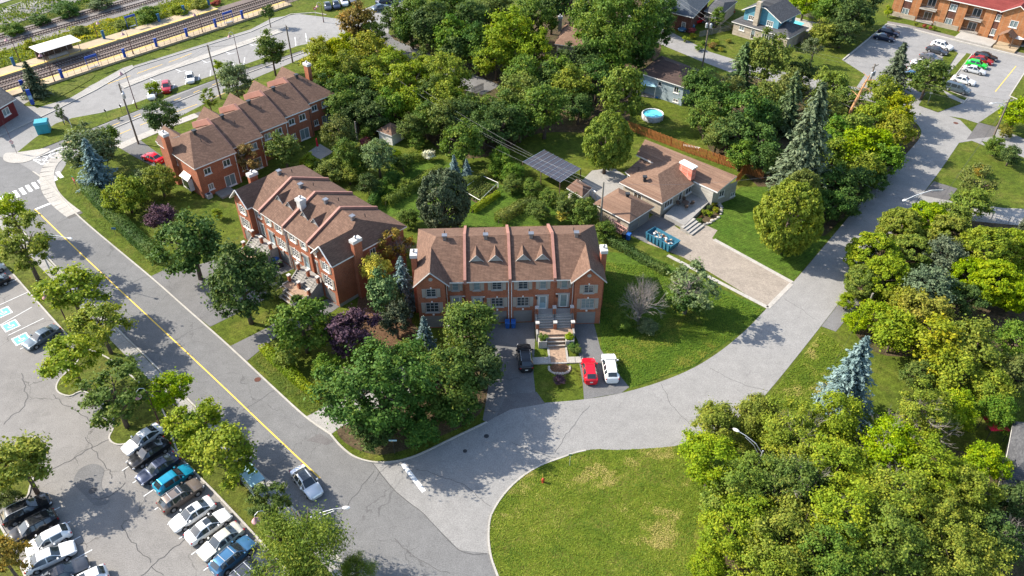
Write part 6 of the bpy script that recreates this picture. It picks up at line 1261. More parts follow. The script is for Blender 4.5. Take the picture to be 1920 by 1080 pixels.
# parasols, furniture
def parasol(p, label, mat, open_=False, r=1.4):
    e = empty('parasol', (*p,0), 0, label, 'parasol'); MB().tube([(0,0,0),(0,0,2.5)], .03, 6).build('pole', M['trim_white'], e); MB().lathe([(.3,0),(.3,.1)], 0, 0, 10).build('base', M['concrete'], e)
    MB().lathe([(r,1.95),(r*.5,2.4),(.02,2.6)] if open_ else [(.1,.9),(.22,1.1),(.16,1.8),(.05,2.55)], 0, 0, 10).build('canopy', M[mat], e)
parasol((-34.92, 126.97), 'closed red parasol on the small terrace of the staggered row', 'red_cloth'); parasol((114.66, 175.87), 'open white parasol on the apartment terrace', 'trim_white', True, 2.0)
sheet('garden_terrace', [(-36.68, 126.58),(-35.12, 129.53),(-32.16, 126.58),(-34.03, 123.72)], .03, M['concrete_old'])
e = empty('garden_canopy', (*(55.25, 60.73),0), 0, 'crimson garden canopy half hidden by lower right trees', 'canopy'); MB().add([(-1.1,-1.1,1.9),(1.1,-1.1,1.9),(1.1,1.1,1.9),(-1.1,1.1,1.9),(0,0,2.4)], [(0,1,4),(1,2,4),(2,3,4),(3,0,4)]).build('canopy', M['red_cloth'], e); [MB().tube([(x,y,0),(x,y,1.9)], .04, 5).build('leg', M['metal_dark'], e) for x in (-1.0,1.0) for y in (-1.0,1.0)]
def table_set(p, label, n=4, mat='metal_dark', rz=0, z=0):
    e = empty('garden_table', (*p,z), rz, label, 'garden table'); MB().lathe([(.05,0),(.05,.7),(.6,.71),(.6,.75)], 0, 0, 12).build('table_top', M[mat], e)
    for k in range(n):
        t_ = 2*math.pi*k/n; c_ = MB(); x, y = 1.0*math.cos(t_), 1.0*math.sin(t_); c_.box(x-.24,x+.24,y-.24,y+.24,.4,.46); c_.box(x+.2*math.cos(t_)-.22,x+.2*math.cos(t_)+.22,y+.2*math.sin(t_)-.22,y+.2*math.sin(t_)+.22,.462,.9); c_.build('chair', M[mat], e)
table_set((27.82, 107.77), 'wooden patio table set on the bungalow terrace', 4, 'wood_dark', 0, .75)
e = empty('garden_bench', (*(32.46, 127.75),0), 0, 'white bench and clutter behind the bungalow roof', 'bench'); MB().box(-1.5,1.5,-.3,.3,.4,.5).build('seat', M['trim_white'], e); [MB().box(x-.05,x+.05,-.25,.25,0,.396).build('leg', M['trim_white'], e) for x in (-1.3,1.3)]; e.rotation_euler = (0,0,R(-25))
for q_, lab in (((-40.01, 111.49),'grey air conditioner at the orange row back wall'), ((-49.92, 111.32),'grey air conditioner at the staggered row end wall')):
    e = empty('air_conditioner', (*q_,0), R(46), lab, 'air conditioner'); MB().box(-.45,.45,-.4,.4,.05,.8).build('casing', M['galv'], e); MB().lathe([(.3,.802),(.3,.82)], 0, 0, 14).build('fan_grille', M['metal_dark'], e)
# flower beds of the bungalow steps and the blue house street garden
sheet('flower_bed', spline([(28.64, 104.01),(30.67, 106.73),(33.17, 109.87),(33.72, 108.29),(33.08, 105.97),(31.17, 104.01),(29.49, 103.12)], 4, True), .03, M['soil'])
random.seed(12)
rk = empty('rock_edging', (*(32.31, 105.51),0), 0, 'curved edging of pale rocks round the bungalow flower bed', 'rock edging'); c0 = Vector((32.31, 105.51))
for k in range(16):
    f = k/15; a_ = spline([(29.32, 103.12),(31.34, 104.01),(33.2, 106.12),(33.96, 108.6),(33.24, 110.19)], 8); q_ = a_[int(f*(len(a_)-1))]; r_ = random.uniform(.22,.38)
    o = MB().lathe([(r_*.8,0),(r_,r_*.4),(r_*.7,r_*.8),(r_*.2,r_*.95)], 0, 0, 7).build('stone', M['rock'], rk); o.location = (q_[0]-c0.x+random.uniform(-.1,.1), q_[1]-c0.y+random.uniform(-.1,.1), 0); o.scale = (1.2,.9,1)
e = empty('cinder_block_row', (*(31.63, 106.43),0), 0, 'orange edging boards stepping through the bungalow flower bed', 'edging')
for k, (a_, b_) in enumerate((((29.17, 104.61),(30.3, 105.66)), ((30.52, 106.43),(31.67, 107.51)), ((31.91, 108.29),(33.08, 109.39)))): a_, b_ = Vector(a_)-Vector((31.63, 106.43)), Vector(b_)-Vector((31.63, 106.43)); MB().tube([(a_.x,a_.y,.2),(b_.x,b_.y,.2)], .18, 4).build('board', M['cedar'], e)


# ------------------------------------------------------------------ trees, shrubs, hedges
def leaf_mesh(name, P, N, S, tint, wid=0.72, mat=None, rng=None, axis=None):
    """one quad per leaf or leaf tuft"""
    n = len(P); N = N/np.maximum(np.linalg.norm(N, axis=1, keepdims=True), 1e-6)
    a = rng.normal(size=(n,3)) if axis is None else axis
    a = a - N*np.sum(a*N, axis=1, keepdims=True); a /= np.maximum(np.linalg.norm(a, axis=1, keepdims=True), 1e-6)
    b = np.cross(N, a); s = S[:,None]*0.5
    V = np.empty((n,4,3)); bend = N*s*0.25
    V[:,0] = P-a*s-bend; V[:,1] = P+b*s*wid; V[:,2] = P+a*s-bend; V[:,3] = P-b*s*wid
    me = bpy.data.meshes.new(name); me.vertices.add(4*n); me.vertices.foreach_set('co', V.reshape(-1).astype(np.float32))
    me.loops.add(4*n); me.loops.foreach_set('vertex_index', np.arange(4*n, dtype=np.int32))
    me.polygons.add(n); me.polygons.foreach_set('loop_start', np.arange(0, 4*n, 4, dtype=np.int32))
    try: me.polygons.foreach_set('loop_total', np.full(n, 4, dtype=np.int32))
    except Exception: pass
    at = me.attributes.new('tint', 'FLOAT', 'FACE'); at.data.foreach_set('value', np.clip(tint, 0, 1).astype(np.float32))
    me.materials.append(mat or M['leaf_mid']); me.update(); me.validate(); return me
def crown_mesh(seed, nl, size, nclump, cr=(0.13,0.26), gap=0.0, low=-0.75, up=0.55, wid=0.72, rad=(0.30,0.93), rough=0.24, flat=0.72, shell=0.0):
    """leaf tufts on many boughs through the crown's volume; uneven outline, gaps between boughs"""
    rng = np.random.default_rng(seed); W = rng.normal(size=(9,3))*1.9; ph = rng.uniform(0, 6.28, 9); am = rng.uniform(.4, 1, 9)
    def outline(d): return 1+rough*np.sum(np.sin(d@W.T+ph)*am, axis=1)/3.2
    D = rng.normal(size=(nclump*3,3)); D /= np.linalg.norm(D, axis=1, keepdims=True); D = D[D[:,2] > low][:nclump]; nclump = len(D)
    rd = rad[0]+(rad[1]-rad[0])*rng.random(nclump)**0.55; C = D*(rd*outline(D))[:,None]
    CR = rng.uniform(cr[0], cr[1], nclump); CT = rng.uniform(0.1, 0.9, nclump)
    w = CR**2*(0.6+rd); idx = rng.choice(nclump, nl, p=w/w.sum())
    E = rng.normal(size=(nl,3)); E /= np.linalg.norm(E, axis=1, keepdims=True); q = np.minimum(np.abs(rng.normal(size=(nl,1)))*0.72, 1.9) if not shell else rng.random((nl,1))**0.15
    E[:,2] = np.abs(E[:,2])*np.where(rng.random(nl) < 0.72, 1, -1)
    P = C[idx]+E*q*CR[idx,None]*np.array([1.15,1.15,flat])
    if gap > 0:
        g = np.sin(P[:,0]*6+seed)*np.sin(P[:,1]*5.3+2*seed)*np.sin(P[:,2]*5.7+seed*.5); kp = g < (1-gap)*rng.uniform(.55,1.2,nl); P, E, idx = P[kp], E[kp], idx[kp]
    n = len(P); out = P/np.maximum(np.linalg.norm(P, axis=1, keepdims=True), .05)
    Nn = E*0.35+out*0.45+rng.normal(size=(n,3))*0.62+np.array([0,0,up])
    tint = CT[idx]*0.5+rng.random(n)*0.5
    return leaf_mesh('crown', P, Nn, size*rng.uniform(0.45, 1.6, n), tint, wid, rng=rng)
def spruce_mesh(seed, nlev=26, nb=13, npt=13, size=0.17, H_=3.4, droop=0.30, power=0.9):
    rng = np.random.default_rng(seed); P, N, A, T = [], [], [], []
    for i in range(nlev):
        f = (i+rng.uniform(-.2,.2))/nlev; z = H_*(0.05+0.93*f); Rr = (1-f)**power*rng.uniform(.78,1.1)*(1+.12*math.sin(f*23+seed))+0.03; m = max(5, int(nb*(1-f*.6)))
        for b in range(m):
            t0 = 2*math.pi*(b+rng.uniform(-.35,.35))/m+i*0.7; L = Rr*rng.uniform(.55,1.18); d = np.array([math.cos(t0), math.sin(t0), 0]); tt = rng.uniform(.2,.8)
            kk = max(3, int(npt*(0.3+0.7*L)))
            for q in range(kk):
                u = (q+.6)/kk; c = d*L*u+np.array([0,0,z-droop*L*u**1.4+0.10*L*max(0,u-.75)])
                for r_ in range(3):
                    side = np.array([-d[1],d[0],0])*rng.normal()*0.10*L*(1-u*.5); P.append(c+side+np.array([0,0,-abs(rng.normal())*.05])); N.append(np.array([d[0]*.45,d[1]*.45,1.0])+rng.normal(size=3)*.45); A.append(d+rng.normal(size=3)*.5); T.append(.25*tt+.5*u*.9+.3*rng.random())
    P = np.array(P); n = len(P)
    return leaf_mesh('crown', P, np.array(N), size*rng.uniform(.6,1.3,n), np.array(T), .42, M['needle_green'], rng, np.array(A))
def feather_mesh(seed, nl=15000, size=0.07):
    rng = np.random.default_rng(seed); nc = 60; C = rng.normal(size=(nc,3)); C /= np.linalg.norm(C, axis=1, keepdims=True); C = C[C[:,2] > -.55]; C *= rng.uniform(.45,.95,(len(C),1)); nc = len(C); CT = rng.random(nc)
    idx = rng.integers(0, nc, nl); o = rng.normal(size=(nl,3))*np.array([.15,.15,.08]); hang = rng.random(nl)**1.5*.38
    P = C[idx]+o; P[:,2] -= hang; A = np.stack([C[idx,0]*.4, C[idx,1]*.4, -np.ones(nl)], 1)+rng.normal(size=(nl,3))*.35
    return leaf_mesh('crown', P, rng.normal(size=(nl,3))+np.array([0,0,.5]), size*rng.uniform(.7,1.4,nl), CT[idx]*.5+rng.random(nl)*.5, .30, M['leaf_olive'], rng, A)
def trunk_mesh(seed, limbs=7, r0=0.065, mat='bark'):
    """crown-radius units across, 1 = crown centre height up"""
    rng = random.Random(seed); m = MB(); m.tube([(0,0,0),(rng.uniform(-.03,.03),0,.4),(rng.uniform(-.05,.05),rng.uniform(-.05,.05),.85),(0,0,1.25)], [r0*1.25,r0,r0*.75,r0*.3], 8)
    for k in range(limbs):
        t = 2*math.pi*k/limbs+rng.uniform(-.4,.4); z0 = rng.uniform(.5,.9); L = rng.uniform(.55,.8); z1 = z0+rng.uniform(.15,.45)
        m.tube([(0,0,z0),(L*.45*math.cos(t),L*.45*math.sin(t),(z0+z1)/2+.04),(L*math.cos(t+.15),L*math.sin(t+.15),z1)], [r0*.55,r0*.34,r0*.12], 5)
        for q in range(2): t2 = t+rng.uniform(-.7,.7); m.tube([(L*.5*math.cos(t),L*.5*math.sin(t),(z0+z1)/2+.04),(L*.85*math.cos(t2),L*.85*math.sin(t2),z1+rng.uniform(0,.2))], [r0*.25,r0*.08], 4)
    return m.mesh('trunk', M[mat], True)
def bare_mesh(seed, mat, levels=5, n0=9, r0=.045, spread=.75, L0=.42, up=.55):
    """a leafless crown: twigs forking out of a short stem; unit = crown radius"""
    rng = random.Random(seed); m = MB()
    def grow(p, d, L, r, lev):
        q = p+d*L; mid = p.lerp(q,.5)+Vector((rng.uniform(-1,1),rng.uniform(-1,1),rng.uniform(-.5,1)))*L*.07; m.tube([p,mid,q], [r,r*.8,r*.6], 4 if lev < 3 else 3, False)
        if lev < levels:
            for k in range(3 if lev < 3 else 2):
                nd = (d+Vector((rng.gauss(0,1),rng.gauss(0,1),rng.gauss(0,.8)))*spread*.55+Vector((0,0,.08))).normalized(); grow(q if k else mid.lerp(q,.6), nd, L*rng.uniform(.62,.85), r*.58, lev+1)
    for k in range(n0):
        t = 2*math.pi*k/n0+rng.uniform(-.3,.3); el = rng.uniform(.25,1.3); grow(Vector((0,0,-.9+rng.uniform(0,.5))), Vector((math.cos(t)*math.cos(el),math.sin(t)*math.cos(el),math.sin(el)*up+.25)).normalized(), L0, r0, 1)
    return m.mesh('bare_twigs', M[mat])
VAR = {
 'L': [crown_mesh(s, 19000, .076, 92, (.12,.23), .16) for s in (1,2,3,4)],
 'M': [crown_mesh(s, 11000, .094, 64, (.14,.25), .14) for s in (11,12,13,14,15,16)],
 'S': [crown_mesh(s, 2800, .16, 24, (.22,.34)) for s in (21,22,23)],
 'lot': [crown_mesh(s, 10000, .084, 58, (.11,.22), .24, -.5, rough=.36) for s in (31,32,33,34)],
 'dense': [crown_mesh(s, 19000, .072, 250, (.09,.16), 0, -.85, .35, .7, (.74,.95), .12, .9, 1) for s in (41,42,43)],
 'loose': [crown_mesh(s, 5200, .088, 44, (.11,.21), .34, -.6, rough=.36) for s in (51,52)],
 'top': [crown_mesh(s, 34000, .054, 150, (.09,.19), .20, rough=.36) for s in (61,62,63,64,65)],
 'feather': [feather_mesh(71), feather_mesh(72)],
 'spruce': [spruce_mesh(81), spruce_mesh(82, 30, 12, 14, .15), spruce_mesh(83, 22, 11, 12, .19, droop=.42, power=.75), spruce_mesh(84, 38, 15, 17, .125, droop=.40, power=.8)],
}
TRK = [trunk_mesh(s) for s in (1,2,3)]; TRK_G = [trunk_mesh(9, 9, .055, 'bark_grey')]
BARE = [bare_mesh(3, 'bark_twig', 6, 9, .036, .7, .42), bare_mesh(8, 'bark_twig', 6, 9, .036, .7, .42)]
TN = [0]
def setmat(o, mat): o.material_slots[0].link = 'OBJECT'; o.material_slots[0].material = M[mat]
def tree(kind, mat, x, y, r, k, c, label, group=None, name='tree', cat='tree', trunk=True, bare=0):
    TN[0] += 1; i = TN[0]; rr = random.Random(i*37); v = VAR[kind]; r *= {'top':1.14,'lot':1.0,'dense':1.0}.get(kind, 0.98); hc = c+r*k
    e = empty(name, (x, y, 0), rr.uniform(0, 6.28), label, cat, group)
    cr = link('crown' if cat == 'tree' else 'foliage', v[i % len(v)], e, (0,0,hc)); cr.scale = (r*rr.uniform(.93,1.05), r*rr.uniform(.93,1.05), r*k); setmat(cr, mat)
    if trunk: t = link('trunk' if cat == 'tree' else 'stem', (TRK_G if bare else TRK)[i % (1 if bare else 3)], e, (0,0,-.05)); t.scale = (r, r, hc)
    if bare:
        b = link('bare_branches', BARE[i % 2], e, (r*rr.uniform(-.1,.2), r*rr.uniform(-.2,.1), hc+r*.12)); b.scale = (r*bare, r*bare, r*bare*.9)
    return e
def shrub(mat, x, y, r, k, c, label, group=None, kind='S'): return tree(kind, mat, x, y, r, k, c, label, group, 'shrub', 'shrub')
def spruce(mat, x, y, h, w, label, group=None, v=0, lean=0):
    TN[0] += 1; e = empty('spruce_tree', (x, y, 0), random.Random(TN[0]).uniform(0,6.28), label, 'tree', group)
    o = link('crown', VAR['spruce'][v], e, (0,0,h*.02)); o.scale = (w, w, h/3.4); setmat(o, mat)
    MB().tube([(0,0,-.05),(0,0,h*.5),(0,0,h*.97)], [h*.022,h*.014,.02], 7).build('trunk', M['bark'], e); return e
def hedge(pts, w, h, mat, label, group='hedges', dens=75, size=.23, seed=0, name='hedge', flat=False, cat='hedge', wob=.16):
    rng = np.random.default_rng(seed+5); P2 = resample(pts, .1); L = len(P2)*.1; n = int(L*(2*h+w)*dens)
    i = rng.integers(0, len(P2)-1, n); p = np.array([(q.x,q.y) for q in P2]); d = np.roll(p, -1, 0)-p; d[-1] = d[-2]; d /= np.maximum(np.linalg.norm(d, axis=1, keepdims=True), 1e-6); nr = np.stack([-d[:,1], d[:,0]], 1)
    per = rng.uniform(0, 2*h+w, n); off = np.where(per < h, -w/2, np.where(per < h+w, per-h-w/2, w/2)); z = np.where(per < h, per, np.where(per < h+w, h, 2*h+w-per))
    lump = 1+wob*np.sin(i*.09+seed)*np.sin(i*.037+2*seed)+rng.normal(size=n)*.05
    dep = rng.random(n)**2*.25; off = off*lump*(1-dep*.5); z = z*lump*(1-dep*.3)+rng.normal(size=n)*.03; xy = p[i]+nr[i]*off[:,None]+d[i]*rng.uniform(-.05,.05,(n,1))
    N = np.stack([nr[i,0]*off/(w/2), nr[i,1]*off/(w/2), np.where((per > h) & (per < h+w), 1.2, .25)], 1)+rng.normal(size=(n,3))*.45
    c0 = p[len(p)//2]; P = np.concatenate([xy-c0, np.maximum(z,.03)[:,None]], 1)
    e = empty(name, (c0[0], c0[1], 0), 0, label, cat, group)
    me = leaf_mesh('foliage', P, N, size*rng.uniform(.6,1.35,n), (.5+.5*np.sin(i*.05+seed))*.45+rng.random(n)*.5, .7, M[mat], rng); o = link('foliage', me, e)
    m = MB(); q = resample(pts, .9)
    for s_ in q: m.tube([(s_.x-c0[0],s_.y-c0[1],0),(s_.x-c0[0],s_.y-c0[1],h*.75)], .03, 4)
    tag(m.build('stems', M['bark'], e), kind='stuff'); return e
# short grass on the nearest lawns
def turf(name, pts, label, n, size, mat, seed, holes=()):
    r0 = np.random.default_rng(seed); P = np.array(pts); lo, hi = P.min(0), P.max(0); q = lo+(hi-lo)*r0.random((n,2)); ins = np.zeros(n, bool); m = len(P)
    for i in range(m):
        (x0,y0), (x1,y1) = P[i], P[(i+1) % m]
        ins ^= ((y0 > q[:,1]) != (y1 > q[:,1])) & (q[:,0] < (x1-x0)*(q[:,1]-y0)/(y1-y0+1e-9)+x0)
    q = q[ins]; k = len(q); z = np.full((k,1), .085)+r0.random((k,1))*.05
    def fb(f, o): return np.sin(q[:,0]*f+2.1*np.sin(q[:,1]*f*.8+o)+o)*np.sin(q[:,1]*f*1.1+1.7*np.sin(q[:,0]*f*.7-o)+2*o)
    dry = np.clip((fb(.33, seed)+.6*fb(.9, seed+1)+.35*fb(2.3, seed+2))*1.1-.35, 0, 1)
    tn = .36+.16*fb(.6, seed+3)+.10*fb(1.7, seed+4)+r0.normal(size=k)*.15+.62*dry
    tag(link(name, leaf_mesh(name, np.concatenate([q,z],1), r0.normal(size=(k,3))*.30+np.array([-.12,0,1.0]), size*r0.uniform(.5,1.5,k), tn, .40, M[mat], r0)), label, 'grass', kind='stuff')
turf('grass', SIDE_IN[7:62]+[(28.66, 61.94),(21.58, 54.32),(18.64, 47.61),(17.25, 34.38),(1.92, 34.38)], 'patchy short grass on the round corner lawn', 105000, .17, 'turf_corner', 1)
turf('grass', [(12.32, 93.95),(20.36, 92.66),(28.02, 87.68),(34.54, 82.79),(31.3, 79.5),(22.97, 72.01),(14.7, 68.29),(11.75, 75.05)], 'short grass on the right lawn of the red row', 60000, .17, 'turf_lush', 2)
turf('grass', [(31.61, 67.21),(41.26, 78.44),(43.94, 74.15),(36.89, 64.44),(32.39, 61.94)], 'short grass on the verge right of the side road', 26000, .18, 'turf_corner', 3)
turf('grass', [(-33.55, 72.97),(-32.28, 74.75),(-22.81, 65.72),(-23.91, 63.76)], 'short grass strip along the low roadside hedge', 12000, .16, 'turf_lush', 4)
turf('grass', [(-77.92, 118.27),(-76.83, 120.41),(-51.91, 93.3),(-50.75, 92.66),(-51.76, 90.62),(-68.02, 105.51)], 'short grass strip along the long clipped hedge', 24000, .16, 'turf_lush', 5)
# --- near lot and main road, left side
GM = 'maples along the lot and the main road'
tree('lot','leaf_lot', -74.42, 99.17, 3.18, 0.95, 2.2, 'maple at the left photo edge just below the zebra crossing', GM)
tree('lot','leaf_lot', -68.03, 89.45, 4.0, 0.95, 2.2, 'yellow-green maple left of the arching street lamp', GM)
tree('lot','leaf_lot', -57.72, 80.4, 4.03, 0.85, 2.2, 'maple with the upper pink bell lamp in front of it', GM)
tree('lot','leaf_lot', -51.61, 74.27, 3.33, 0.85, 2.2, 'small maple with visible trunk above the slate car', GM)
tree('lot','leaf_lot', -52.49, 67.89, 3.67, 0.85, 2.0, 'broad maple covering the slate car tail', GM)
tree('lot','leaf_mid', -44.85, 61.81, 3.96, 0.85, 2.0, 'green maple on the planting island before the lower bell lamp', GM)
tree('lot','leaf_lot', -39.25, 63.36, 2.57, 0.9, 2.2, 'slim maple right of the lower pink bell lamp', GM)
tree('lot','leaf_yellow', -34.73, 58.32, 3.04, 0.85, 2.0, 'yellowish maple over the row between black and teal cars', GM)
tree('lot','leaf_yellow', -29.62, 53.81, 3.69, 0.85, 2.0, 'yellow-green maple above the bronze wagon and the bus shelter', GM)
tree('lot','leaf_mid', -24.4, 48.72, 1.94, 0.9, 1.6, 'small green tree between the bus shelter and the feathery tree', GM)
tree('M','leaf_lot', -51.07, 52.59, 3.43, 0.9, 2.0, 'dense maple above the first black car of the left row', GM)
tree('lot','leaf_rust', -48.34, 42.57, 2.23, 0.9, 1.6, 'rusty brown tree in the lower left corner', GM)
tree('feather','leaf_olive', -19.56, 41.55, 4.79, 0.9, 2.2, 'large feathery olive tree at the bottom of the main road'); tree('feather','leaf_olive', -14.63, 41.43, 1.7, 0.9, 2.0, 'small feathery tree at the bottom edge beside the road')
tree('M','leaf_olive', -52.76, 50.77, 1.34, 0.9, 0.3, 'low yellow bush beside the first black car', None, 'shrub', 'shrub')
# --- front gardens, right of the main road
tree('M','leaf_grey', -71.46, 119.06, 4.14, 0.95, 1.0, 'grey-green tree around the blue spruce at the corner lawn'); spruce('needle_blue', -68.88, 114.47, 9.6, 3.41, 'tall blue spruce on the corner lawn', v=1)
tree('M','leaf_mid', -71.16, 124.8, 2.43, 1.0, 1.0, 'dark green tree close behind the corner blue spruce')
GSH = 'garden shrubs'
shrub('leaf_yellow', -61.09, 106.95, 3.21, 0.9, 0.4, 'large yellow-green shrub at the top end of the clipped hedge', GSH, 'M'); shrub('leaf_mid', -60.81, 110.56, 2.25, 0.9, 0.4, 'dark shrub tucked between the two bright hedge shrubs', GSH, 'M'); shrub('leaf_yellow', -57.37, 111.59, 2.61, 1.0, 0.4, 'bright yellow-green shrub before the staggered row end wall', GSH, 'M'); shrub('leaf_grey', -61.89, 115.83, 1.52, 0.9, 0.3, 'small grey shrub beside the red sedan lawn', GSH)
shrub('leaf_purple', -53.67, 101.37, 2.29, 1.0, 0.5, 'dark purple plum shrub behind the clipped hedge', GSH, 'M'); shrub('leaf_yellow', -46.52, 105.02, 0.84, 1.0, 0.3, 'tiny yellow sapling on the lawn left of the orange row', GSH)
tree('M','leaf_dark', -44.8, 89.72, 4.6, 0.95, 1.8, 'dark round maple in front of the orange row, left one', 'street trees before the orange row'); tree('L','leaf_dark', -35.06, 80.13, 4.67, 1.15, 1.8, 'tall dark maple in front of the orange row, right one', 'street trees before the orange row')
tree('M','leaf_mid', -26.38, 74.48, 3.48, 1.0, 1.0, 'green round tree left of the dark purple tree'); tree('M','leaf_purple', -20.37, 74.15, 3.08, 1.0, 0.8, 'dark purple tree in front of the orange row gable')
shrub('leaf_mid', -22.67, 69.48, 1.83, 1.0, 0.3, 'green shrub below the purple tree', GSH, 'M'); shrub('leaf_olive', -28.25, 71.94, 1.6, 0.9, 0.3, 'shrub at the upper end of the low roadside hedge', GSH)
GCN = 'trees on the corner plot'
tree('top','leaf_dark', -14.7, 61.36, 5.1, 0.95, 1.6, 'biggest dark maple on the corner plot above the kerb', GCN); tree('L','leaf_mid', -8.12, 64.59, 4.31, 0.9, 1.2, 'green tree on the corner plot right of the biggest maple', GCN); tree('L','leaf_mid', -5.27, 73.46, 3.95, 1.0, 1.8, 'green tree hiding the left half of the red row front', GCN)
tree('M','leaf_dark', -3.83, 67.9, 3.19, 0.9, 1.0, 'dark tree beside the black car driveway', GCN); tree('M','leaf_dark', -15.6, 59.45, 2.52, 0.8, 0.3, 'dark low tree at the kerb corner under the biggest maple', GCN); tree('M','leaf_dark', -10.82, 59.75, 2.76, 0.8, 0.3, 'dark low tree by the curb street name sign', GCN); tree('M','leaf_dark', -6.47, 62.54, 2.47, 0.8, 0.3, 'dark low tree at the driveway mouth', GCN)
tree('M','leaf_mid', -12.14, 70.71, 2.36, 0.9, 0.8, 'yellow-tipped tree between the biggest maple and the small blue spruce', GCN)
spruce('needle_blue', -10.95, 73.75, 7.06, 1.92, 'small blue spruce left of the red row front', v=0); spruce('needle_blue', -14.72, 83.59, 8.89, 2.65, 'blue spruce between the orange row gable and the red row', v=1)
tree('M','needle_green', -16.76, 81.02, 2.54, 1.5, 0.5, 'dark green tree below the lemon shrub'); tree('M','needle_dark', -15.0, 77.09, 2.2, 1.3, 0.4, 'dark evergreen in the gap between the two brick rows')
shrub('leaf_lemon', -18.44, 85.07, 1.94, 1.1, 3.4, 'lemon yellow shrub against the orange row gable wall', GSH, 'M'); tree('loose','leaf_rust', -16.06, 90.04, 2.54, 1.1, 2.5, 'thin reddish tree between the two brick rows', bare=.8)
spruce('needle_green', -32.48, 87.68, 2.69, 0.91, 'small clipped cone shrub in a planter before the orange row', v=0)
shrub('leaf_olive', -32.99, 85.46, 1.04, 0.8, 0.2, 'low olive shrub beside the orange row stair', GSH); shrub('leaf_dark', -29.63, 83.87, 0.73, 0.8, 0.8, 'dark planter shrub at the orange row stair wall', GSH)
tree('M','leaf_dark', -23.79, 85.73, 0.89, 0.8, 0.1, 'low shrub at the orange row corner', GSH, 'shrub', 'shrub')
# --- planters at the red row stair
for x_, y_, mt, lab in ((16.05,-3.85,'leaf_mid','leafy green plant in the left stair planter of the red row'), (19.55,-3.85,'leaf_yellow','yellow-green plant in the right stair planter of the red row')): q_ = Cw(x_, y_); tree('S', mt, q_[0], q_[1], .62, .6, 1.0, lab, 'stair planters', 'plant', 'plant')
for x_, y_, mt, lab in ((19.9,-4.9,'leaf_dark','dark plant right of the red row path, upper'), (20.2,-5.7,'leaf_mid','green plant right of the red row path, lower')): q_ = Cw(x_, y_); tree('S', mt, q_[0], q_[1], .75, .7, .1, lab, 'path side plants', 'plant', 'plant')
q_ = Cw(18.3,-10.2); tree('S','leaf_purple', q_[0]-.6, q_[1]-.6, .8, .7, .1, 'dark bush on the front lawn near the road edge', None, 'shrub', 'shrub')
# --- right lawn of the red row
e = empty('tree', (16.99, 79.93), 0, 'bare grey tree on the right lawn of the red row', 'tree'); o = link('crown', bare_mesh(5, 'bark_twig', 7, 16, .034, .66, .46, .95), e, (0,0,3.8)); o.scale = (2.8,2.8,3.9); link('trunk', TRK_G[0], e).scale = (2.2,2.2,3.0)
shrub('leaf_mid', 14.71, 79.08, 1.41, 0.8, 0.1, 'green shrub at the foot of the bare tree, left', GSH, 'M'); shrub('leaf_grey', 17.95, 78.34, 1.34, 0.7, 0.1, 'grey-green shrub at the foot of the bare tree, right', GSH, 'M')
tree('loose','leaf_grey', 23.51, 82.1, 3.68, 0.95, 1.2, 'loose grey-green tree on the right lawn by the paver drive', bare=.7); tree('M','leaf_dark', 23.66, 82.11, 2.58, 0.8, 0.6, 'dark lower half tree under the loose grey-green one')
# --- between the rows, back gardens
tree('loose','leaf_rust', -43.87, 116.44, 2.67, 1.0, 1.0, 'rust coloured tree between the staggered and orange rows'); tree('M','leaf_mid', -38.82, 119.86, 3.08, 1.0, 1.2, 'green tree before the staggered row back wall')
shrub('leaf_yellow', -34.57, 118.62, 2.0, 0.9, 0.3, 'yellow-green shrub behind the orange row roof', GSH, 'M'); tree('M','leaf_olive', -30.71, 126.84, 2.65, 1.1, 1.0, 'olive tree by the thin pole in the small garden'); tree('M','leaf_mid', -28.27, 119.17, 2.54, 1.2, 0.6, 'green tree left of the round garden maple'); tree('M','leaf_grey', -22.55, 117.86, 2.87, 1.0, 1.0, 'round grey-green tree below the shed'); shrub('leaf_red', -26.43, 127.27, 1.05, 1.0, 0.4, 'small red leaved bush near the shed lawn', GSH); shrub('white_bloom', -14.73, 123.49, 1.13, 0.9, 0.4, 'white flowering bush in the back gardens', GSH); shrub('leaf_mid', -18.75, 119.43, 1.83, 0.9, 0.3, 'green shrub below the shed lawn', GSH, 'M'); shrub('leaf_olive', -30.57, 116.55, 2.34, 0.8, 0.2, 'olive shrub behind the orange row ridge', GSH, 'M'); shrub('leaf_dark', -23.65, 112.2, 1.93, 1.0, 0.2, 'dark shrub right of the orange row roof', GSH, 'M'); shrub('leaf_mid', -16.22, 103.24, 1.66, 0.8, 0.2, 'green shrub above the red row left chimney', GSH, 'M')
tree('dense','needle_dark', -10.27, 100.91, 3.85, 1.35, 0.4, 'dark purplish evergreen right behind the red row'); spruce('needle_blue', -9.79, 117.92, 4.45, 1.56, 'left one of two small blue spruces in the back garden', v=0); spruce('needle_blue', -7.65, 117.22, 4.14, 1.37, 'right one of two small blue spruces in the back garden', v=1)
GW = 'tall shrubs along the garden wires'
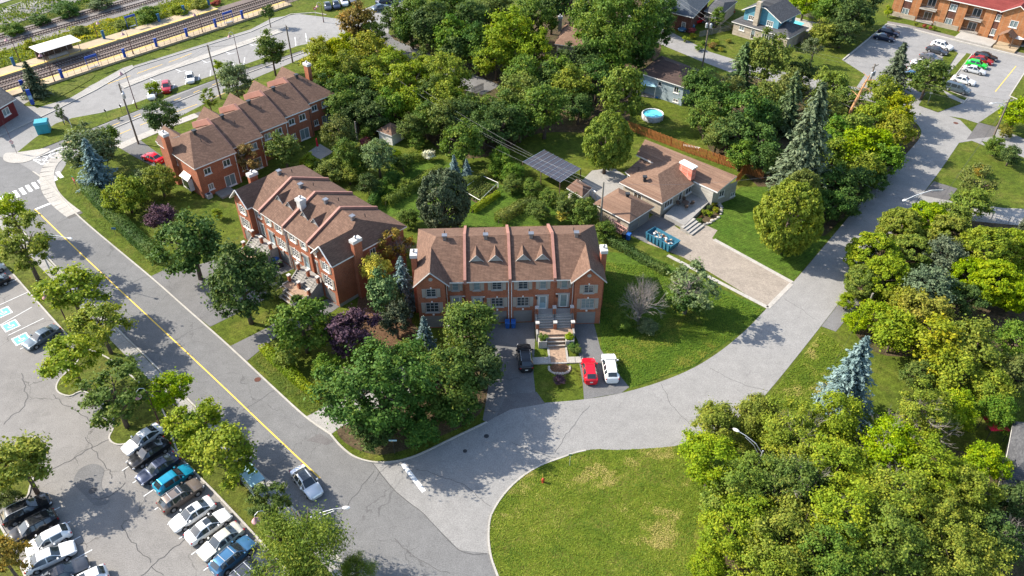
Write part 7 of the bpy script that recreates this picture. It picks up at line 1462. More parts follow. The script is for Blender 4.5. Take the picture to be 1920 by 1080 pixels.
for a, lab in (((-8.42, 121.6, 3.29, 1.2, 0.6),'tall green tree above the two small blue spruces'), ((-1.83, 119.74, 2.19, 1.0, 0.3),'shrub at the upper end of the row under the wires'), ((0.18, 115.67, 1.97, 0.9, 0.2),'shrub second in the row under the wires'), ((3.15, 111.74, 1.66, 0.9, 0.2),'shrub below the left pergola corner'), ((6.02, 108.74, 1.72, 0.9, 0.2),'shrub right in front of the pergola'), ((8.78, 105.02, 2.34, 1.0, 0.3),'shrub behind the yellow ball bush'), ((11.16, 103.1, 2.31, 1.0, 0.3),'shrub left of the leaning garage pole'), ((14.18, 99.34, 1.62, 1.0, 0.2),'shrub at the right end before the garage lattice'), ((4.2, 104.96, 1.85, 0.8, 0.2),'low shrub on the back lawn right of the garden frame'), ((0.0, 113.04, 1.77, 0.8, 0.2),'low shrub right of the garden frame corner')): shrub('leaf_mid', *a, lab, GW, 'M')
shrub('leaf_lemon', 7.87, 104.17, 0.92, 1.2, 0.2, 'bright yellow ball bush behind the red row', GSH)
hedge([(-70.89, 113.47),(-64.55, 106.43),(-57.58, 99.1),(-52.04, 93.69)], 1.9, 2.0, 'leaf_dark', 'long clipped hedge along the main road lawn', seed=1, size=.22, dens=95, wob=.08)
hedge([(-32.21, 75.05),(-28.96, 71.63),(-25.42, 68.11),(-22.67, 65.98)], 1.3, 1.1, 'leaf_yellow', 'low yellow-green hedge on the roadside lawn', seed=2)
GH = 'hedges between the back gardens'
hedge([(-20.45, 108.6),(-16.94, 113.47),(-12.2, 119.69)], 1.6, 1.5, 'leaf_olive', 'olive hedge running up to the left blue spruce', GH, seed=3); hedge([(-20.37, 120.05),(-17.92, 123.35),(-15.63, 124.1)], 1.6, 1.4, 'leaf_olive', 'short hedge below the white flowering bush', GH, seed=4); hedge([(-7.89, 114.47),(-5.46, 116.87),(-3.48, 118.27)], 1.5, 1.5, 'leaf_olive', 'hedge right behind the garden frame', GH, seed=5); hedge([(-6.34, 106.73),(-4.18, 109.55),(-2.12, 112.14)], .9, 1.1, 'leaf_yellow', 'yellow hedge of small cedars below the garden frame', GH, seed=6); hedge([(-2.1, 103.71),(0.69, 107.04),(3.84, 109.87)], 1.6, 1.5, 'leaf_olive', 'olive hedge on the back lawn behind the red row ridge', GH, seed=7)
hedge([(13.47, 99.94),(16.54, 97.16),(19.35, 93.95),(22.44, 90.87)], 1.5, 1.1, 'leaf_dark', 'dark hedge beside the bungalow bins', seed=8)
hedge([(-22.74, 107.04),(-22.34, 111.16),(-21.35, 114.47)], 1.2, 1.6, 'leaf_dark', 'dark hedge along the orange row back garden', GH, seed=9)
# --- vegetables
veg = [Vector((-8.15, 112.31)), Vector((-5.17, 116.35)), Vector((-2.6, 114.3)), Vector((-5.31, 109.55))]
e = empty('vegetable_rows', (veg[0].x, veg[0].y, 0), 0, 'rows of vegetables inside the white garden frame', 'vegetables'); rg2 = np.random.default_rng(3); n_ = 2600
f_, g_ = rg2.random(n_), (np.floor(rg2.random(n_)*6)+.5)/6+rg2.normal(size=n_)*.03; V4 = np.array([(v.x,v.y) for v in veg]); xy = V4[0]+(V4[1]-V4[0])*f_[:,None]; xy2 = V4[3]+(V4[2]-V4[3])*f_[:,None]; pp = xy+(xy2-xy)*np.clip(g_,.02,.98)[:,None]-V4[0]
tag(link('leaves', leaf_mesh('leaves', np.concatenate([pp, rg2.uniform(.08,.5,(n_,1))], 1), rg2.normal(size=(n_,3))*.5+np.array([0,0,1.]), rg2.uniform(.12,.28,n_), rg2.random(n_), .7, M['leaf_mid'], rg2), e), kind='stuff')
# --- big cedars by the bungalow
tree('dense','leaf_olive', 15.86, 119.09, 3.94, 1.35, 0.6, 'tall dense cedar left of the bungalow roof'); tree('dense','leaf_yellow', 40.16, 96.02, 4.65, 1.25, 0.2, 'huge rounded cedar on the bungalow front lawn, nearest the road'); tree('dense','leaf_olive', 44.76, 105.49, 3.16, 1.3, 0.2, 'cedar top just behind the huge rounded cedar')

# --- the wood behind the back gardens
ORD = ['leftmost','second from left','third from left','fourth from left','fifth from left','sixth from left','seventh from left']
def named(rows, base):
    """order the trees of one clump by depth and from left to right, so that each gets its own label"""
    n = len(rows); nr = 1 if n < 5 else (2 if n < 9 else (3 if n < 16 else 4)); rn = {1: [''], 2: ['back','front'], 3: ['back','middle','front'], 4: ['back','second','third','front']}[nr]
    R_ = sorted(range(n), key=lambda i: -rows[i][2][1]); out = [None]*n; per = -(-n//nr)
    for k in range(nr):
        seg = sorted(R_[k*per:(k+1)*per], key=lambda i: rows[i][2][0]/rows[i][2][1])
        for j, i in enumerate(seg): out[i] = base + ', ' + ORD[j] + (' in the ' + rn[k] + ' row' if rn[k] else '')
    return out
def wood(rows, label, group, kind='M'):
    for r_, lab in zip(rows, named(rows, label)): tree(r_[0], r_[1], *r_[2], lab, group, bare=r_[3] if len(r_) > 3 else 0)
wood([('M','leaf_gold',(-38.84, 155.13, 3.69, 1.0, 2.0)),('M','leaf_gold',(-35.04, 157.24, 3.94, 1.0, 2.0)),('M','leaf_yellow',(-36.23, 146.75, 3.75, 1.0, 2.0)),('M','leaf_yellow',(-32.03, 148.7, 3.99, 1.0, 2.0)),('M','leaf_gold',(-29.47, 156.74, 4.15, 1.0, 2.0)),('M','leaf_yellow',(-27.07, 146.75, 3.75, 1.0, 2.0)),('M','leaf_yellow',(-23.76, 149.64, 3.8, 1.0, 2.0)),('M','leaf_yellow',(-19.7, 143.97, 3.9, 1.0, 2.0)),('M','leaf_yellow',(-24.06, 140.72, 3.44, 1.0, 2.0))],
     'yellowing tree beside the staggered row', 'yellowing trees in the wood beside the staggered row')
wood([('M','leaf_dark',(-35.29, 140.51, 3.45, 1.0, 1.0)),('M','leaf_mid',(-31.36, 140.36, 3.84, 1.0, 1.0)),('M','leaf_dark',(-27.24, 139.66, 3.63, 1.0, 1.0)),('M','leaf_mid',(-31.67, 135.46, 2.97, 1.0, 1.0)),('M','leaf_dark',(-25.46, 133.61, 3.13, 1.0, 1.0)),('M','leaf_mid',(-22.26, 135.75, 3.36, 1.0, 1.0)),('M','leaf_dark',(-28.66, 133.74, 2.75, 1.0, 1.0)),('M','leaf_yellow',(-18.9, 136.81, 3.38, 1.0, 1.0))],
     'dark tree on the garden side wood edge', 'dark trees on the garden edge of the wood')
tree('M','leaf_rust', -33.43, 170.58, 4.18, 1.15, 2.0, 'olive brown tree before the cars at the top edge'); tree('M','leaf_olive', -30.18, 168.72, 2.79, 1.1, 1.5, 'grey-brown tree left of the wooded lane mouth')
tree('M','leaf_yellow', -17.64, 151.49, 2.99, 1.0, 2.0, 'bright yellow-green tree at the lane, left of the big bright one'); tree('L','leaf_yellow', -13.18, 144.71, 4.73, 0.95, 1.5, 'big bright yellow-green tree hanging over the wooded lane')
wood([('M','leaf_mid',(-16.14, 139.66, 3.63, 1.0, 1.0)),('M','leaf_yellow',(-12.5, 137.92, 3.6, 1.0, 1.0)),('M','leaf_mid',(-15.46, 131.2, 3.28, 1.0, 1.0)),('M','leaf_olive',(-12.0, 130.24, 3.46, 1.0, 1.0)),('M','leaf_dark',(-8.54, 132.26, 3.49, 1.0, 1.0)),('M','leaf_mid',(-5.38, 133.38, 3.33, 1.0, 0.6)),('M','leaf_dark',(-5.2, 127.3, 3.4, 1.0, 1.0)),('M','leaf_dark',(-1.9, 128.16, 3.79, 1.0, 1.0)),('M','leaf_mid',(-1.18, 135.33, 3.55, 1.0, 0.8)),('M','leaf_olive',(1.51, 139.26, 3.82, 1.0, 1.0)),('M','leaf_dark',(1.44, 130.24, 3.46, 1.0, 1.0)),('M','leaf_mid',(-18.24, 129.44, 2.5, 1.0, 1.0)),('M','leaf_mid',(-9.2, 136.81, 2.8, 1.0, 0.5))],
     'green tree between lane and back gardens', 'green trees between the lane and the gardens')
tree('L','leaf_mid', 5.94, 131.63, 4.79, 1.0, 1.8, 'bright green tree standing before the back lawn shade'); tree('M','leaf_yellow', 11.41, 142.38, 3.67, 1.1, 1.5, 'yellowish tree right of the bright green lawn tree'); tree('M','leaf_olive', 20.57, 137.08, 3.76, 1.35, 1.0, 'tall olive tree left of the gazebo')
wood([('L','leaf_mid',(-22.69, 174.95, 4.73, 1.1, 2.0)),('L','leaf_dark',(-17.44, 168.34, 4.82, 1.1, 2.0)),('L','leaf_mid',(-13.65, 176.13, 4.99, 1.1, 2.0)),('M','leaf_dark',(-22.31, 173.41, 3.8, 1.1, 0.0)),('M','leaf_mid',(-12.43, 164.45, 4.07, 1.1, 2.0)),('L','leaf_dark',(-8.69, 170.68, 4.87, 1.1, 2.0)),('M','leaf_mid',(-16.77, 167.56, 3.7, 1.1, 0.0)),('M','leaf_dark',(-11.75, 162.52, 3.84, 1.1, 0.0)),('M','leaf_mid',(-6.92, 159.84, 3.79, 1.1, 0.0)),('L','leaf_mid',(-4.18, 177.43, 4.78, 1.1, 2.0)),('M','leaf_dark',(-7.82, 161.71, 3.8, 1.1, 2.0)),('M','leaf_dark',(-27.58, 183.09, 2.98, 1.0, 0.0))],
     'tall green tree beyond the wooded lane', 'tall trees beyond the wooded lane')
tree('L','leaf_yellow', -0.56, 162.03, 5.55, 1.1, 2.0, 'large yellow-green tree top in the middle of the wood'); tree('M','leaf_yellow', -3.29, 156.79, 4.38, 1.1, 0.4, 'yellow-green tree just below the largest yellow one'); tree('M','leaf_yellow', 4.7, 156.94, 4.15, 1.1, 1.5, 'yellow-green tree left of the hidden brown roof')
wood([('M','leaf_mid',(4.72, 174.11, 4.25, 1.1, 2.0)),('M','leaf_dark',(9.15, 182.02, 4.39, 1.1, 2.0)),('M','leaf_purple',(13.69, 185.84, 3.73, 1.0, 2.0)),('L','leaf_dark',(17.78, 173.03, 5.15, 1.1, 2.0)),('M','leaf_mid',(9.03, 149.78, 3.4, 1.0, 1.0)),('M','leaf_dark',(12.47, 154.35, 3.69, 1.0, 1.2)),('M','leaf_dark',(16.52, 155.25, 3.91, 1.0, 1.5)),('M','leaf_dark',(16.65, 146.06, 3.95, 1.0, 1.0)),('M','leaf_mid',(2.65, 149.32, 3.6, 1.0, 1.0)),('M','leaf_dark',(12.5, 137.18, 3.4, 0.9, 0.6)),('M','leaf_dark',(7.37, 147.81, 3.16, 1.0, 1.0))],
     'green tree around the hidden brown roof', 'trees around the hidden house')
tree('top','leaf_mid', 22.52, 158.63, 6.28, 1.2, 3.0, 'tallest green tree of the wood, with pale trunk below'); tree('L','leaf_dark', 30.58, 167.19, 4.79, 1.1, 2.0, 'dark green tree right of the tallest one, by the top street'); tree('M','leaf_dark', 26.84, 160.83, 3.8, 1.0, 1.0, 'dark tree behind the grey-blue house, left'); tree('M','leaf_mid', 20.55, 154.4, 3.68, 1.1, 1.5, 'mid green tree under the tallest one'); tree('M','leaf_dark', 34.65, 184.16, 3.96, 1.0, 1.5, 'dark tree at the top edge left of the brick house')
# --- wood between bungalow and side road
wood([('M','leaf_dark',(35.72, 141.15, 3.65, 1.1, 1.0)),('M','leaf_dark',(38.21, 136.79, 3.57, 1.1, 1.0)),('M','leaf_dark',(41.99, 130.02, 4.2, 1.1, 1.0)),('M','leaf_dark',(38.61, 124.72, 3.72, 1.0, 1.0)),('M','leaf_mid',(35.15, 130.6, 3.27, 1.0, 1.0)),('M','leaf_dark',(42.15, 121.96, 3.67, 1.0, 1.0)),('M','leaf_mid',(39.2, 119.9, 2.73, 1.0, 0.5)),('M','leaf_olive',(36.08, 125.32, 2.62, 1.1, 1.0)),('M','leaf_olive',(47.63, 138.04, 3.4, 1.1, 0.8)),('M','leaf_dark',(49.58, 134.76, 2.96, 1.0, 0.6)),('M','leaf_dark',(45.52, 131.35, 3.29, 1.0, 0.6)),('M','leaf_dark',(43.21, 117.83, 2.88, 1.0, 0.5))],
     'tree right of the round pool', 'dark trees right of the pool garden')
spruce('needle_green', 46.69, 153.14, 10.16, 3.96, 'dark spruce behind the street of the blue house', v=2); tree('M','leaf_olive', 51.38, 152.42, 4.26, 1.25, 1.5, 'olive pine in front of the blue house porch'); tree('M','leaf_olive', 42.28, 141.38, 3.06, 1.1, 1.0, 'olive tree top below the dark street spruce')
spruce('needle_grey', 46.94, 112.31, 20.22, 5.67, 'big drooping grey-green spruce in the middle of the right wood', v=3); spruce('needle_green', 50.63, 133.61, 12.78, 3.59, 'slim dark spruce left of the big drooping one', v=2)
wood([('M','leaf_olive',(61.43, 142.73, 3.48, 1.1, 1.0)),('M','leaf_olive',(53.64, 142.51, 3.28, 1.1, 1.0)),('M','leaf_dark',(58.79, 152.4, 2.8, 1.0, 1.0)),('M','leaf_olive',(57.57, 134.69, 3.35, 1.0, 1.0)),('M','leaf_mid',(56.15, 124.12, 3.53, 1.0, 1.0)),('M','leaf_olive',(59.87, 125.39, 3.37, 1.0, 1.0)),('M','leaf_mid',(62.68, 136.81, 3.38, 1.0, 1.0)),('M','leaf_olive',(52.94, 116.48, 3.56, 1.0, 0.6))],
     'olive tree round the broken pine', 'olive trees around the broken pine')
wood([('M','leaf_yellow',(70.06, 139.7, 3.83, 1.0, 1.0)),('M','leaf_gold',(71.55, 135.07, 3.16, 1.0, 1.0)),('M','leaf_yellow',(65.13, 129.89, 3.64, 1.0, 1.0)),('M','leaf_gold',(67.27, 126.11, 3.39, 1.0, 0.6)),('M','leaf_yellow',(61.57, 120.84, 3.65, 1.0, 0.6)),('M','leaf_yellow',(57.06, 118.2, 3.59, 1.0, 0.6)),('M','leaf_mid',(62.94, 117.7, 3.06, 1.0, 0.4)),('M','leaf_yellow',(58.05, 114.02, 3.17, 1.0, 0.4))],
     'yellow-green tree at the side road bend', 'yellow-green clump at the side road bend')
wood([('M','leaf_dark',(51.52, 109.97, 3.09, 1.0, 0.4)),('M','leaf_dark',(54.78, 109.34, 3.08, 1.0, 0.3)),('M','leaf_dark',(49.07, 104.42, 2.83, 1.0, 0.2)),('M','leaf_dark',(52.23, 104.92, 2.51, 1.0, 0.2)),('M','leaf_mid',(45.96, 101.75, 2.13, 1.0, 0.2)),('M','leaf_dark',(60.2, 114.22, 2.48, 0.9, 0.2))],
     'dark roadside tree behind the huge cedar', 'dark trees along the side road')
p_ = (61.66, 133.19); e = empty('dead_pine', (*p_,0), 0, 'broken pine with orange bare trunk and branches', 'tree'); rr_ = random.Random(3); tm = MB(); tm.tube([(0,0,0),(.3,0,5),(1.2,.2,9),(1.9,.3,11.6)], [.35,.3,.22,.08], 8); tm.build('trunk', M['bark_orange'], e)
for k in range(15):
    z = 4.8+k*.45; t_ = k*2.4; L = rr_.uniform(1.5,2.9)*(1.15-.04*k); x0 = .3+(z-5)*.24; MB().tube([(x0,.1,z),(x0+L*.5*math.cos(t_),L*.5*math.sin(t_),z+.25),(x0+L*math.cos(t_),L*math.sin(t_),z+.15+rr_.uniform(-.4,.7))], [.09,.055,.02], 5).build('branch', M['bark_orange'] if k > 5 else M['bark_grey'], e)
p_ = (38.56, 123.72); e = empty('dead_snag', (*p_,0), 0, 'grey bare snag behind the bungalow fence', 'tree'); MB().tube([(0,0,0),(.1,0,3),(.3,0,5.5)], [.22,.16,.05], 6).build('trunk', M['bark_grey'], e)
for k in range(9): z = 2.2+k*.35; t_ = k*2.1; MB().tube([(.1,0,z),(1.3*math.cos(t_),1.3*math.sin(t_),z+.3)], [.05,.015], 4).build('branch', M['bark_grey'], e)
# --- apartment side
spruce('needle_grey', 77.13, 151.38, 10.75, 4.14, 'grey spruce beside the apartment lot', v=0); tree('M','leaf_mid', 82.11, 147.81, 3.78, 0.9, 1.2, 'round maple on the apartment lawn', None); tree('loose','leaf_grey', 64.66, 164.48, 2.28, 0.9, 1.6, 'small round lawn tree right of the blue house'); shrub('leaf_yellow', 70.16, 174.65, 3.23, 0.9, 0.3, 'big round shrub beside the blue house fence', GSH, 'M')
wood([('M','leaf_mid',(74.2, 183.83, 4.2, 1.0, 1.0)),('M','leaf_dark',(76.99, 179.31, 4.36, 1.0, 1.0)),('M','leaf_dark',(82.3, 185.83, 4.24, 1.0, 1.0)),('M','leaf_yellow',(70.27, 190.95, 3.32, 1.0, 1.0)),('M','leaf_dark',(73.88, 173.97, 3.57, 0.9, 0.5))], 'tree behind the blue house', 'trees behind the blue house')
tree('M','leaf_mid', 48.32, 185.46, 1.88, 1.2, 0.6, 'small green tree behind the transformer pole'); 
for a, lab in (((99.63, 184.29, 0.5, 1.3, 0.1),'tiny cone shrub at the apartment wall, left'), ((96.28, 186.64, 0.51, 1.3, 0.1),'tiny cone shrub by the first balcony'), ((91.88, 193.01, 1.04, 1.5, 0.1),'green column shrub at the apartment end wall')): tree('S','leaf_yellow', *a, lab, GSH, 'shrub', 'shrub')
for a, lab in (((98.05, 186.16, 0.51, 0.9, 0.1),'small maroon ball shrub at the apartment wall, left one'), ((99.03, 184.81, 0.5, 0.9, 0.1),'small maroon ball shrub at the apartment wall, right one')): tree('S','leaf_red', *a, lab, GSH, 'shrub', 'shrub')
# --- right edge
tree('M','leaf_yellow', 93.55, 134.64, 3.36, 0.9, 0.6, 'yellow tree at the right photo edge by the lot exit'); tree('M','leaf_gold', 90.8, 131.9, 1.57, 0.8, 0.2, 'yellow flowering shrub below the lot exit pole', GSH, 'shrub', 'shrub'); shrub('leaf_mid', 85.74, 125.1, 1.89, 0.9, 0.2, 'green shrub left of the edge shrubs on the verge', GSH, 'M'); shrub('leaf_dark', 86.56, 121.65, 2.04, 0.9, 0.2, 'dark green shrub on the right edge lawn', GSH, 'M'); shrub('leaf_rust', 80.25, 118.61, 1.37, 0.7, 0.1, 'rusty dry shrub under the leaning pole wires', GSH)
tree('loose','leaf_olive', 74.4, 108.53, 2.88, 1.0, 1.5, 'loose olive tree on the verge above the right lane'); tree('M','leaf_olive', 71.62, 104.47, 2.99, 0.9, 0.6, 'olive tree on the lane edge above the right clump'); tree('M','leaf_olive', 68.06, 101.92, 2.46, 0.9, 0.5, 'olive tree left of the lane edge one'); spruce('needle_dark', 76.98, 98.68, 5.83, 1.79, 'small dark spruce at the right photo edge')
wood([('dense','leaf_yellow',(57.77, 97.11, 3.48, 0.85, 0.6)),('dense','leaf_yellow',(51.49, 90.53, 3.48, 0.9, 0.4)),('dense','leaf_yellow',(61.87, 98.47, 3.51, 0.85, 0.6)),('dense','leaf_yellow',(51.39, 85.93, 3.23, 0.9, 0.4)),('dense','leaf_yellow',(63.77, 94.7, 3.58, 0.9, 0.6)),('dense','leaf_yellow',(67.09, 90.37, 3.92, 0.9, 0.6)),('dense','leaf_yellow',(71.71, 91.69, 3.36, 0.9, 0.6)),('dense','leaf_yellow',(65.83, 84.23, 3.47, 0.9, 0.6)),('dense','leaf_olive',(48.58, 85.7, 2.5, 0.9, 0.3)),('dense','leaf_yellow',(67.78, 82.61, 2.87, 0.9, 0.6)),('dense','leaf_olive',(57.54, 91.73, 2.91, 0.9, 0.5)),('dense','leaf_yellow',(63.4, 86.29, 2.8, 0.9, 0.5))],
     'rounded tree right of the side road', 'rounded trees right of the side road')
tree('L','needle_grey', 61.05, 89.9, 3.01, 1.0, 1.0, 'dark grey-green tree in the middle of the right clump, upper'); tree('L','needle_grey', 55.62, 82.57, 3.14, 1.0, 1.0, 'dark grey-green tree in the middle of the right clump, lower'); tree('M','leaf_dark', 59.78, 81.51, 2.56, 1.0, 0.6, 'dark green tree on the lower side of the right clump')
shrub('leaf_yellow', 45.58, 83.16, 1.24, 0.9, 0.2, 'small bush at the road edge left of the right clump', GSH, 'M')
wood([('M','leaf_gold',(52.85, 76.81, 3.41, 1.0, 1.0)),('M','leaf_yellow',(48.42, 74.49, 2.96, 1.0, 0.8)),('M','leaf_gold',(51.9, 71.28, 3.66, 1.0, 0.8)),('M','leaf_yellow',(47.84, 79.25, 2.11, 0.9, 0.4)),('M','leaf_gold',(52.1, 80.2, 2.53, 1.0, 0.8)),('M','leaf_yellow',(45.19, 78.27, 1.82, 0.8, 0.3))], 'golden tree on the right', 'golden trees on the right')
tree('L','leaf_yellow', 56.0, 70.03, 3.74, 1.0, 1.0, 'bright yellow-green tree on the right, left of the edge'); tree('M','leaf_yellow', 52.98, 67.0, 2.92, 1.0, 0.6, 'yellow-green tree below the bright right hand one'); tree('M','leaf_olive', 59.88, 67.35, 2.55, 1.0, 0.8, 'olive tree at the right edge above the crimson canopy'); tree('M','leaf_mid', 63.1, 73.11, 2.4, 1.0, 0.8, 'green tree at the right edge above the olive one')
tree('M','leaf_mid', 49.32, 68.34, 2.07, 0.9, 0.3, 'low green tree below the golden trees on the right'); tree('L','leaf_lot', 55.97, 64.24, 2.61, 1.0, 0.8, 'lime green tree between the right edge trees and the canopy'); tree('L','leaf_lot', 50.32, 61.62, 2.55, 1.0, 1.0, 'lime green tree left of the crimson canopy, upper')
spruce('needle_blue', 38.79, 64.01, 12.59, 3.93, 'leaning pale blue spruce on the right verge', v=3)
# --- big foreground clump, lower right
FG = 'foreground trees of the lower right clump'; FL = 'large foreground tree lower right'
wood((('top','leaf_lot',(22.77, 58.8, 2.6, 1.0, 1.0),.0),('top','leaf_lot',(21.0, 53.21, 3.14, 1.0, 1.0),0),('top','leaf_fresh',(23.62, 50.06, 3.26, 1.0, 1.0),0),('top','leaf_lot',(29.88, 55.52, 3.3, 1.0, 1.5),.9),('top','leaf_yellow',(34.88, 57.62, 3.02, 1.0, 1.5),0),('top','leaf_mid',(27.9, 49.47, 3.54, 1.0, 1.5),.9),('top','leaf_lot',(33.44, 51.58, 3.4, 1.0, 1.5),0),
    ('top','leaf_lot',(21.69, 44.86, 3.1, 1.0, 1.0),0),('top','leaf_lot',(26.08, 44.09, 3.37, 1.0, 1.0),0),('top','leaf_lot',(31.46, 45.44, 3.51, 1.0, 1.5),.8),('top','leaf_lot',(39.27, 53.64, 3.34, 1.0, 2.0),1.0),('top','leaf_lot',(36.22, 47.57, 3.46, 1.0, 2.0),.8),('top','leaf_yellow',(41.86, 50.31, 3.24, 1.0, 2.0),0),('top','leaf_lot',(40.37, 45.31, 3.19, 1.0, 2.0),0),('top','leaf_fresh',(34.89, 42.34, 3.29, 1.0, 2.0),0),
    ('top','leaf_yellow',(44.83, 48.87, 2.99, 1.0, 2.0),0),('top','leaf_mid',(29.5, 40.53, 3.15, 1.0, 1.5),0),('top','leaf_lot',(24.13, 40.14, 2.96, 1.0, 1.0),0),('top','leaf_lot',(41.08, 41.43, 2.97, 1.0, 2.0),0),('top','leaf_lot',(18.98, 42.61, 1.74, 0.9, 0.6),0)), FL, FG)
tree('top','leaf_yellow', 27.27, 59.78, 2.62, 1.0, 1.2, 'bright yellow tree right of the white lamp head'); tree('top','leaf_lot', 45.8, 59.32, 2.84, 1.0, 1.5, 'pale yellow-green tree left of the crimson canopy', bare=1.0); tree('L','leaf_mid', 55.27, 61.54, 2.19, 1.0, 1.0, 'green tree just above the crimson canopy'); tree('L','leaf_lot', 50.12, 53.51, 2.25, 1.0, 1.5, 'pale green tree before the grey roof at the right edge', bare=.9); tree('L','leaf_dark', 47.46, 44.48, 2.79, 1.0, 1.0, 'dark green tree in the lower right corner', bare=1.0); tree('M','leaf_dark', 51.79, 49.67, 1.97, 1.0, 0.6, 'dark green tree below the grey roof at the right edge')
# --- station side
spruce('needle_dark', -95.83, 149.41, 7.66, 3.24, 'dark conifer on the small station lawn', v=0); tree('M','leaf_mid', -50.01, 159.1, 3.1, 1.2, 1.8, 'tree with clear trunk behind the far end of the staggered row'); tree('S','leaf_dark', -57.51, 186.33, 1.51, 1.2, 2.0, 'slim small tree by the station lot fence'); tree('M','leaf_grey', -53.98, 145.69, 3.32, 1.0, 1.8, 'grey-green street tree behind the staggered row middle'); tree('loose','leaf_olive', -57.57, 139.69, 2.03, 1.0, 1.5, 'thin street tree before the staggered row gables'); tree('M','leaf_dark', -63.1, 130.44, 3.07, 1.0, 1.6, 'dark street tree left of the staggered row roof')
tree('S','leaf_yellow', -70.85, 146.74, 1.47, 1.2, 1.2, 'small yellow tree over the silver station car'); tree('S','leaf_yellow', -61.34, 158.55, 1.12, 1.2, 1.4, 'tiny yellow tree right of the street pole'); tree('loose','leaf_dark', -85.0, 136.85, 1.0, 1.6, 0.8, 'tiny dark sapling beside the notice board'); shrub('leaf_grey', -75.38, 138.83, 0.31, 1.0, 0.1, 'tiny shrub on the grass strip', GSH)
# scrub along the railway
def scrub(name, pts, label, dens, size, h, mat, seed):
    r0 = np.random.default_rng(seed); P = []; V4 = [Vector(p) for p in pts]
    area = (V4[1]-V4[0]).length*(V4[3]-V4[0]).length; n = int(area*dens); f, g = r0.random(n), r0.random(n)
    a = np.array([tuple(v) for v in V4]); xy = (a[0]*(1-f)[:,None]+a[1]*f[:,None])*(1-g)[:,None]+(a[3]*(1-f)[:,None]+a[2]*f[:,None])*g[:,None]
    hh = h*(.45+.55*np.sin(xy[:,0]*.45+seed)*np.sin(xy[:,1]*.6+seed*2)); z = np.clip(hh*r0.random(n)**.4, .05, None)
    tag(link(name, leaf_mesh(name, np.concatenate([xy, z[:,None]], 1), r0.normal(size=(n,3))*.8+np.array([0,-.2,.4]), size*r0.uniform(.6,1.4,n), .5+.5*np.sin(xy[:,0]*.3)*.6+r0.normal(size=n)*.2, .7, M[mat], r0)), label, 'scrub', kind='stuff')
def rq(o0, o1, s0, s1): a, b = FE0+RD*s0, FE0+RD*s1; return [rb(a,o0), rb(b,o0), rb(b,o1), rb(a,o1)]
scrub('scrub', rq(-14.5,-5.0,-20,100), 'yellow-green scrub between the tracks and the far platform', 9, .42, 1.6, 'leaf_gold', 1)
scrub('scrub', rq(-40,-27,-20,120), 'green scrub beyond the far tracks', 8, .5, 2.6, 'leaf_mid', 2)
GR = 'bushes along the railway'
for mt, a, lab in (('leaf_mid',(-87.72, 190.38, 3.34, 0.62, -0.5),'large bush beyond the middle of the far platform'), ('leaf_dark',(-108.86, 193.62, 3.13, 0.62, -0.5),'dark bush beyond the far tracks, middle'), ('leaf_mid',(-116.38, 182.13, 2.74, 0.62, -0.5),'bush beyond the far tracks at the left edge'), ('leaf_dark',(-113.0, 188.19, 2.55, 0.62, -0.5),'bush beyond the far tracks, left of the dark one'), ('leaf_grey',(-102.56, 199.08, 3.2, 0.62, -0.5),'grey bush at the top edge beyond the tracks'), ('leaf_yellow',(-82.04, 194.94, 2.36, 0.62, -0.5),'yellow bush near the far platform end'), ('leaf_yellow',(-77.9, 198.6, 2.4, 0.62, -0.5),'yellow bush at the far platform tip'), ('leaf_olive',(-100.8, 181.68, 1.99, 0.62, -0.5),'low bush right of the shelter roof'), ('leaf_olive',(-92.34, 185.64, 2.02, 0.62, -0.5),'low bush behind the far sign frame'), ('leaf_gold',(-109.16, 174.21, 1.69, 0.62, -0.5),'golden bush left of the shelter'), ('leaf_red',(-75.03, 201.97, 1.35, 0.62, -0.5),'reddish bush at the top edge by the tracks')): shrub(mt, *a, lab, GR, 'M')
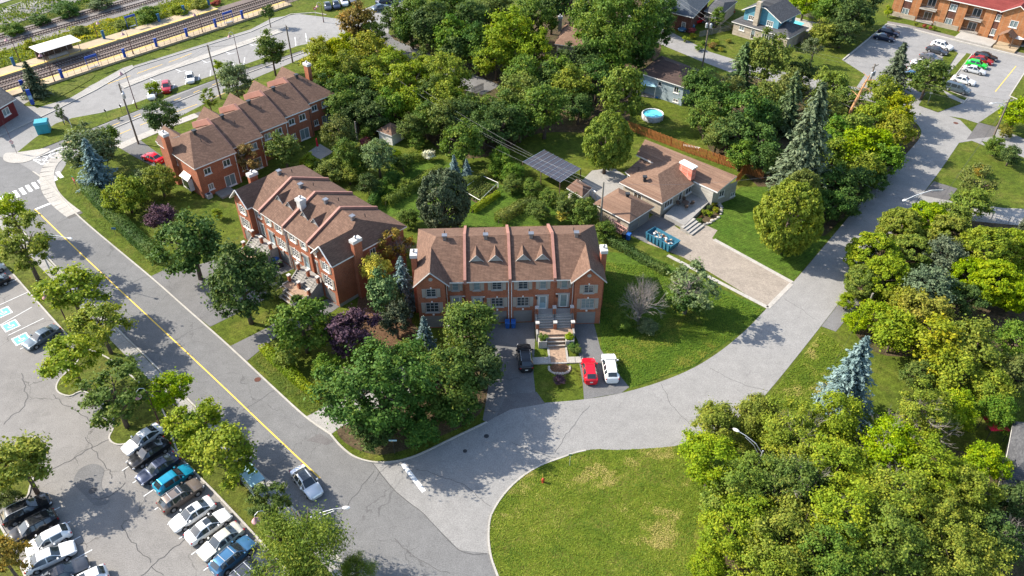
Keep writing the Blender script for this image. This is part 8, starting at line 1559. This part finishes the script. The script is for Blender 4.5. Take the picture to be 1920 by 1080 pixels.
# flower garden of the blue house
rngf = random.Random(9); fl = [(39.88, 177.76),(42.06, 179.67),(43.58, 175.87),(45.16, 173.41),(46.96, 172.2),(42.13, 182.92),(46.13, 175.25),(49.56, 177.12),(41.99, 172.5),(52.56, 183.58),(66.87, 177.76),(54.43, 195.78)]
fr_ = [('S', ['leaf_yellow','leaf_gold','leaf_mid','leaf_rust','leaf_gold','leaf_red'][k % 6], (q_[0], q_[1], rngf.uniform(.7,1.2), .7, .05)) for k, q_ in enumerate(fl)]
for r_, lab in zip(fr_, named(fr_, 'garden shrub by the blue house')): tree(r_[0], r_[1], *r_[2], lab, 'blue house garden shrubs', 'shrub', 'shrub', trunk=False)
fr_ = [('S', ['leaf_yellow','leaf_dark','leaf_gold'][k % 3], (q_[0], q_[1], .55, .8, .05)) for k, q_ in enumerate(((30.78, 106.43),(31.73, 107.82),(32.72, 108.92),(31.55, 105.97),(29.48, 104.01),(32.78, 107.04)))]
for r_, lab in zip(fr_, named(fr_, 'small shrub in the bungalow flower bed')): tree(r_[0], r_[1], *r_[2], lab, 'bungalow bed shrubs', 'shrub', 'shrub', trunk=False)
# more shrubs of the back gardens between the rows
for mt, a, lab in (('leaf_mid',(-32.62, 117.58, 1.63, 0.9, 0.2),'green shrub just above the orange row roof ridge'), ('leaf_yellow',(-27.31, 115.52, 1.61, 0.9, 0.2),'yellow-green shrub beside the orange row far eave'), ('leaf_mid',(-26.19, 118.36, 1.64, 1.0, 0.2),'green shrub left of the round grey-green tree'), ('leaf_dark',(-20.11, 115.21, 1.43, 1.0, 0.2),'dark shrub right of the round grey-green tree'), ('leaf_olive',(-17.76, 113.72, 1.24, 0.8, 0.2),'olive shrub in the middle back lawn'), ('leaf_mid',(-26.47, 131.92, 1.57, 1.0, 0.2),'green shrub left of the white shed'), ('leaf_mid',(-17.23, 127.59, 1.72, 1.0, 0.2),'green shrub right of the white shed'), ('leaf_yellow',(-20.64, 123.41, 1.31, 0.8, 0.2),'yellow shrub on the lawn below the shed'), ('leaf_dark',(-29.27, 127.93, 1.54, 1.0, 0.2),'dark shrub left of the small red bush'), ('leaf_olive',(-14.35, 115.4, 1.26, 0.8, 0.2),'olive shrub left of the dark purplish evergreen'), ('leaf_mid',(-2.72, 117.51, 1.45, 0.9, 0.2),'green shrub right of the two small blue spruces')): shrub(mt, *a, lab, GSH, 'M')
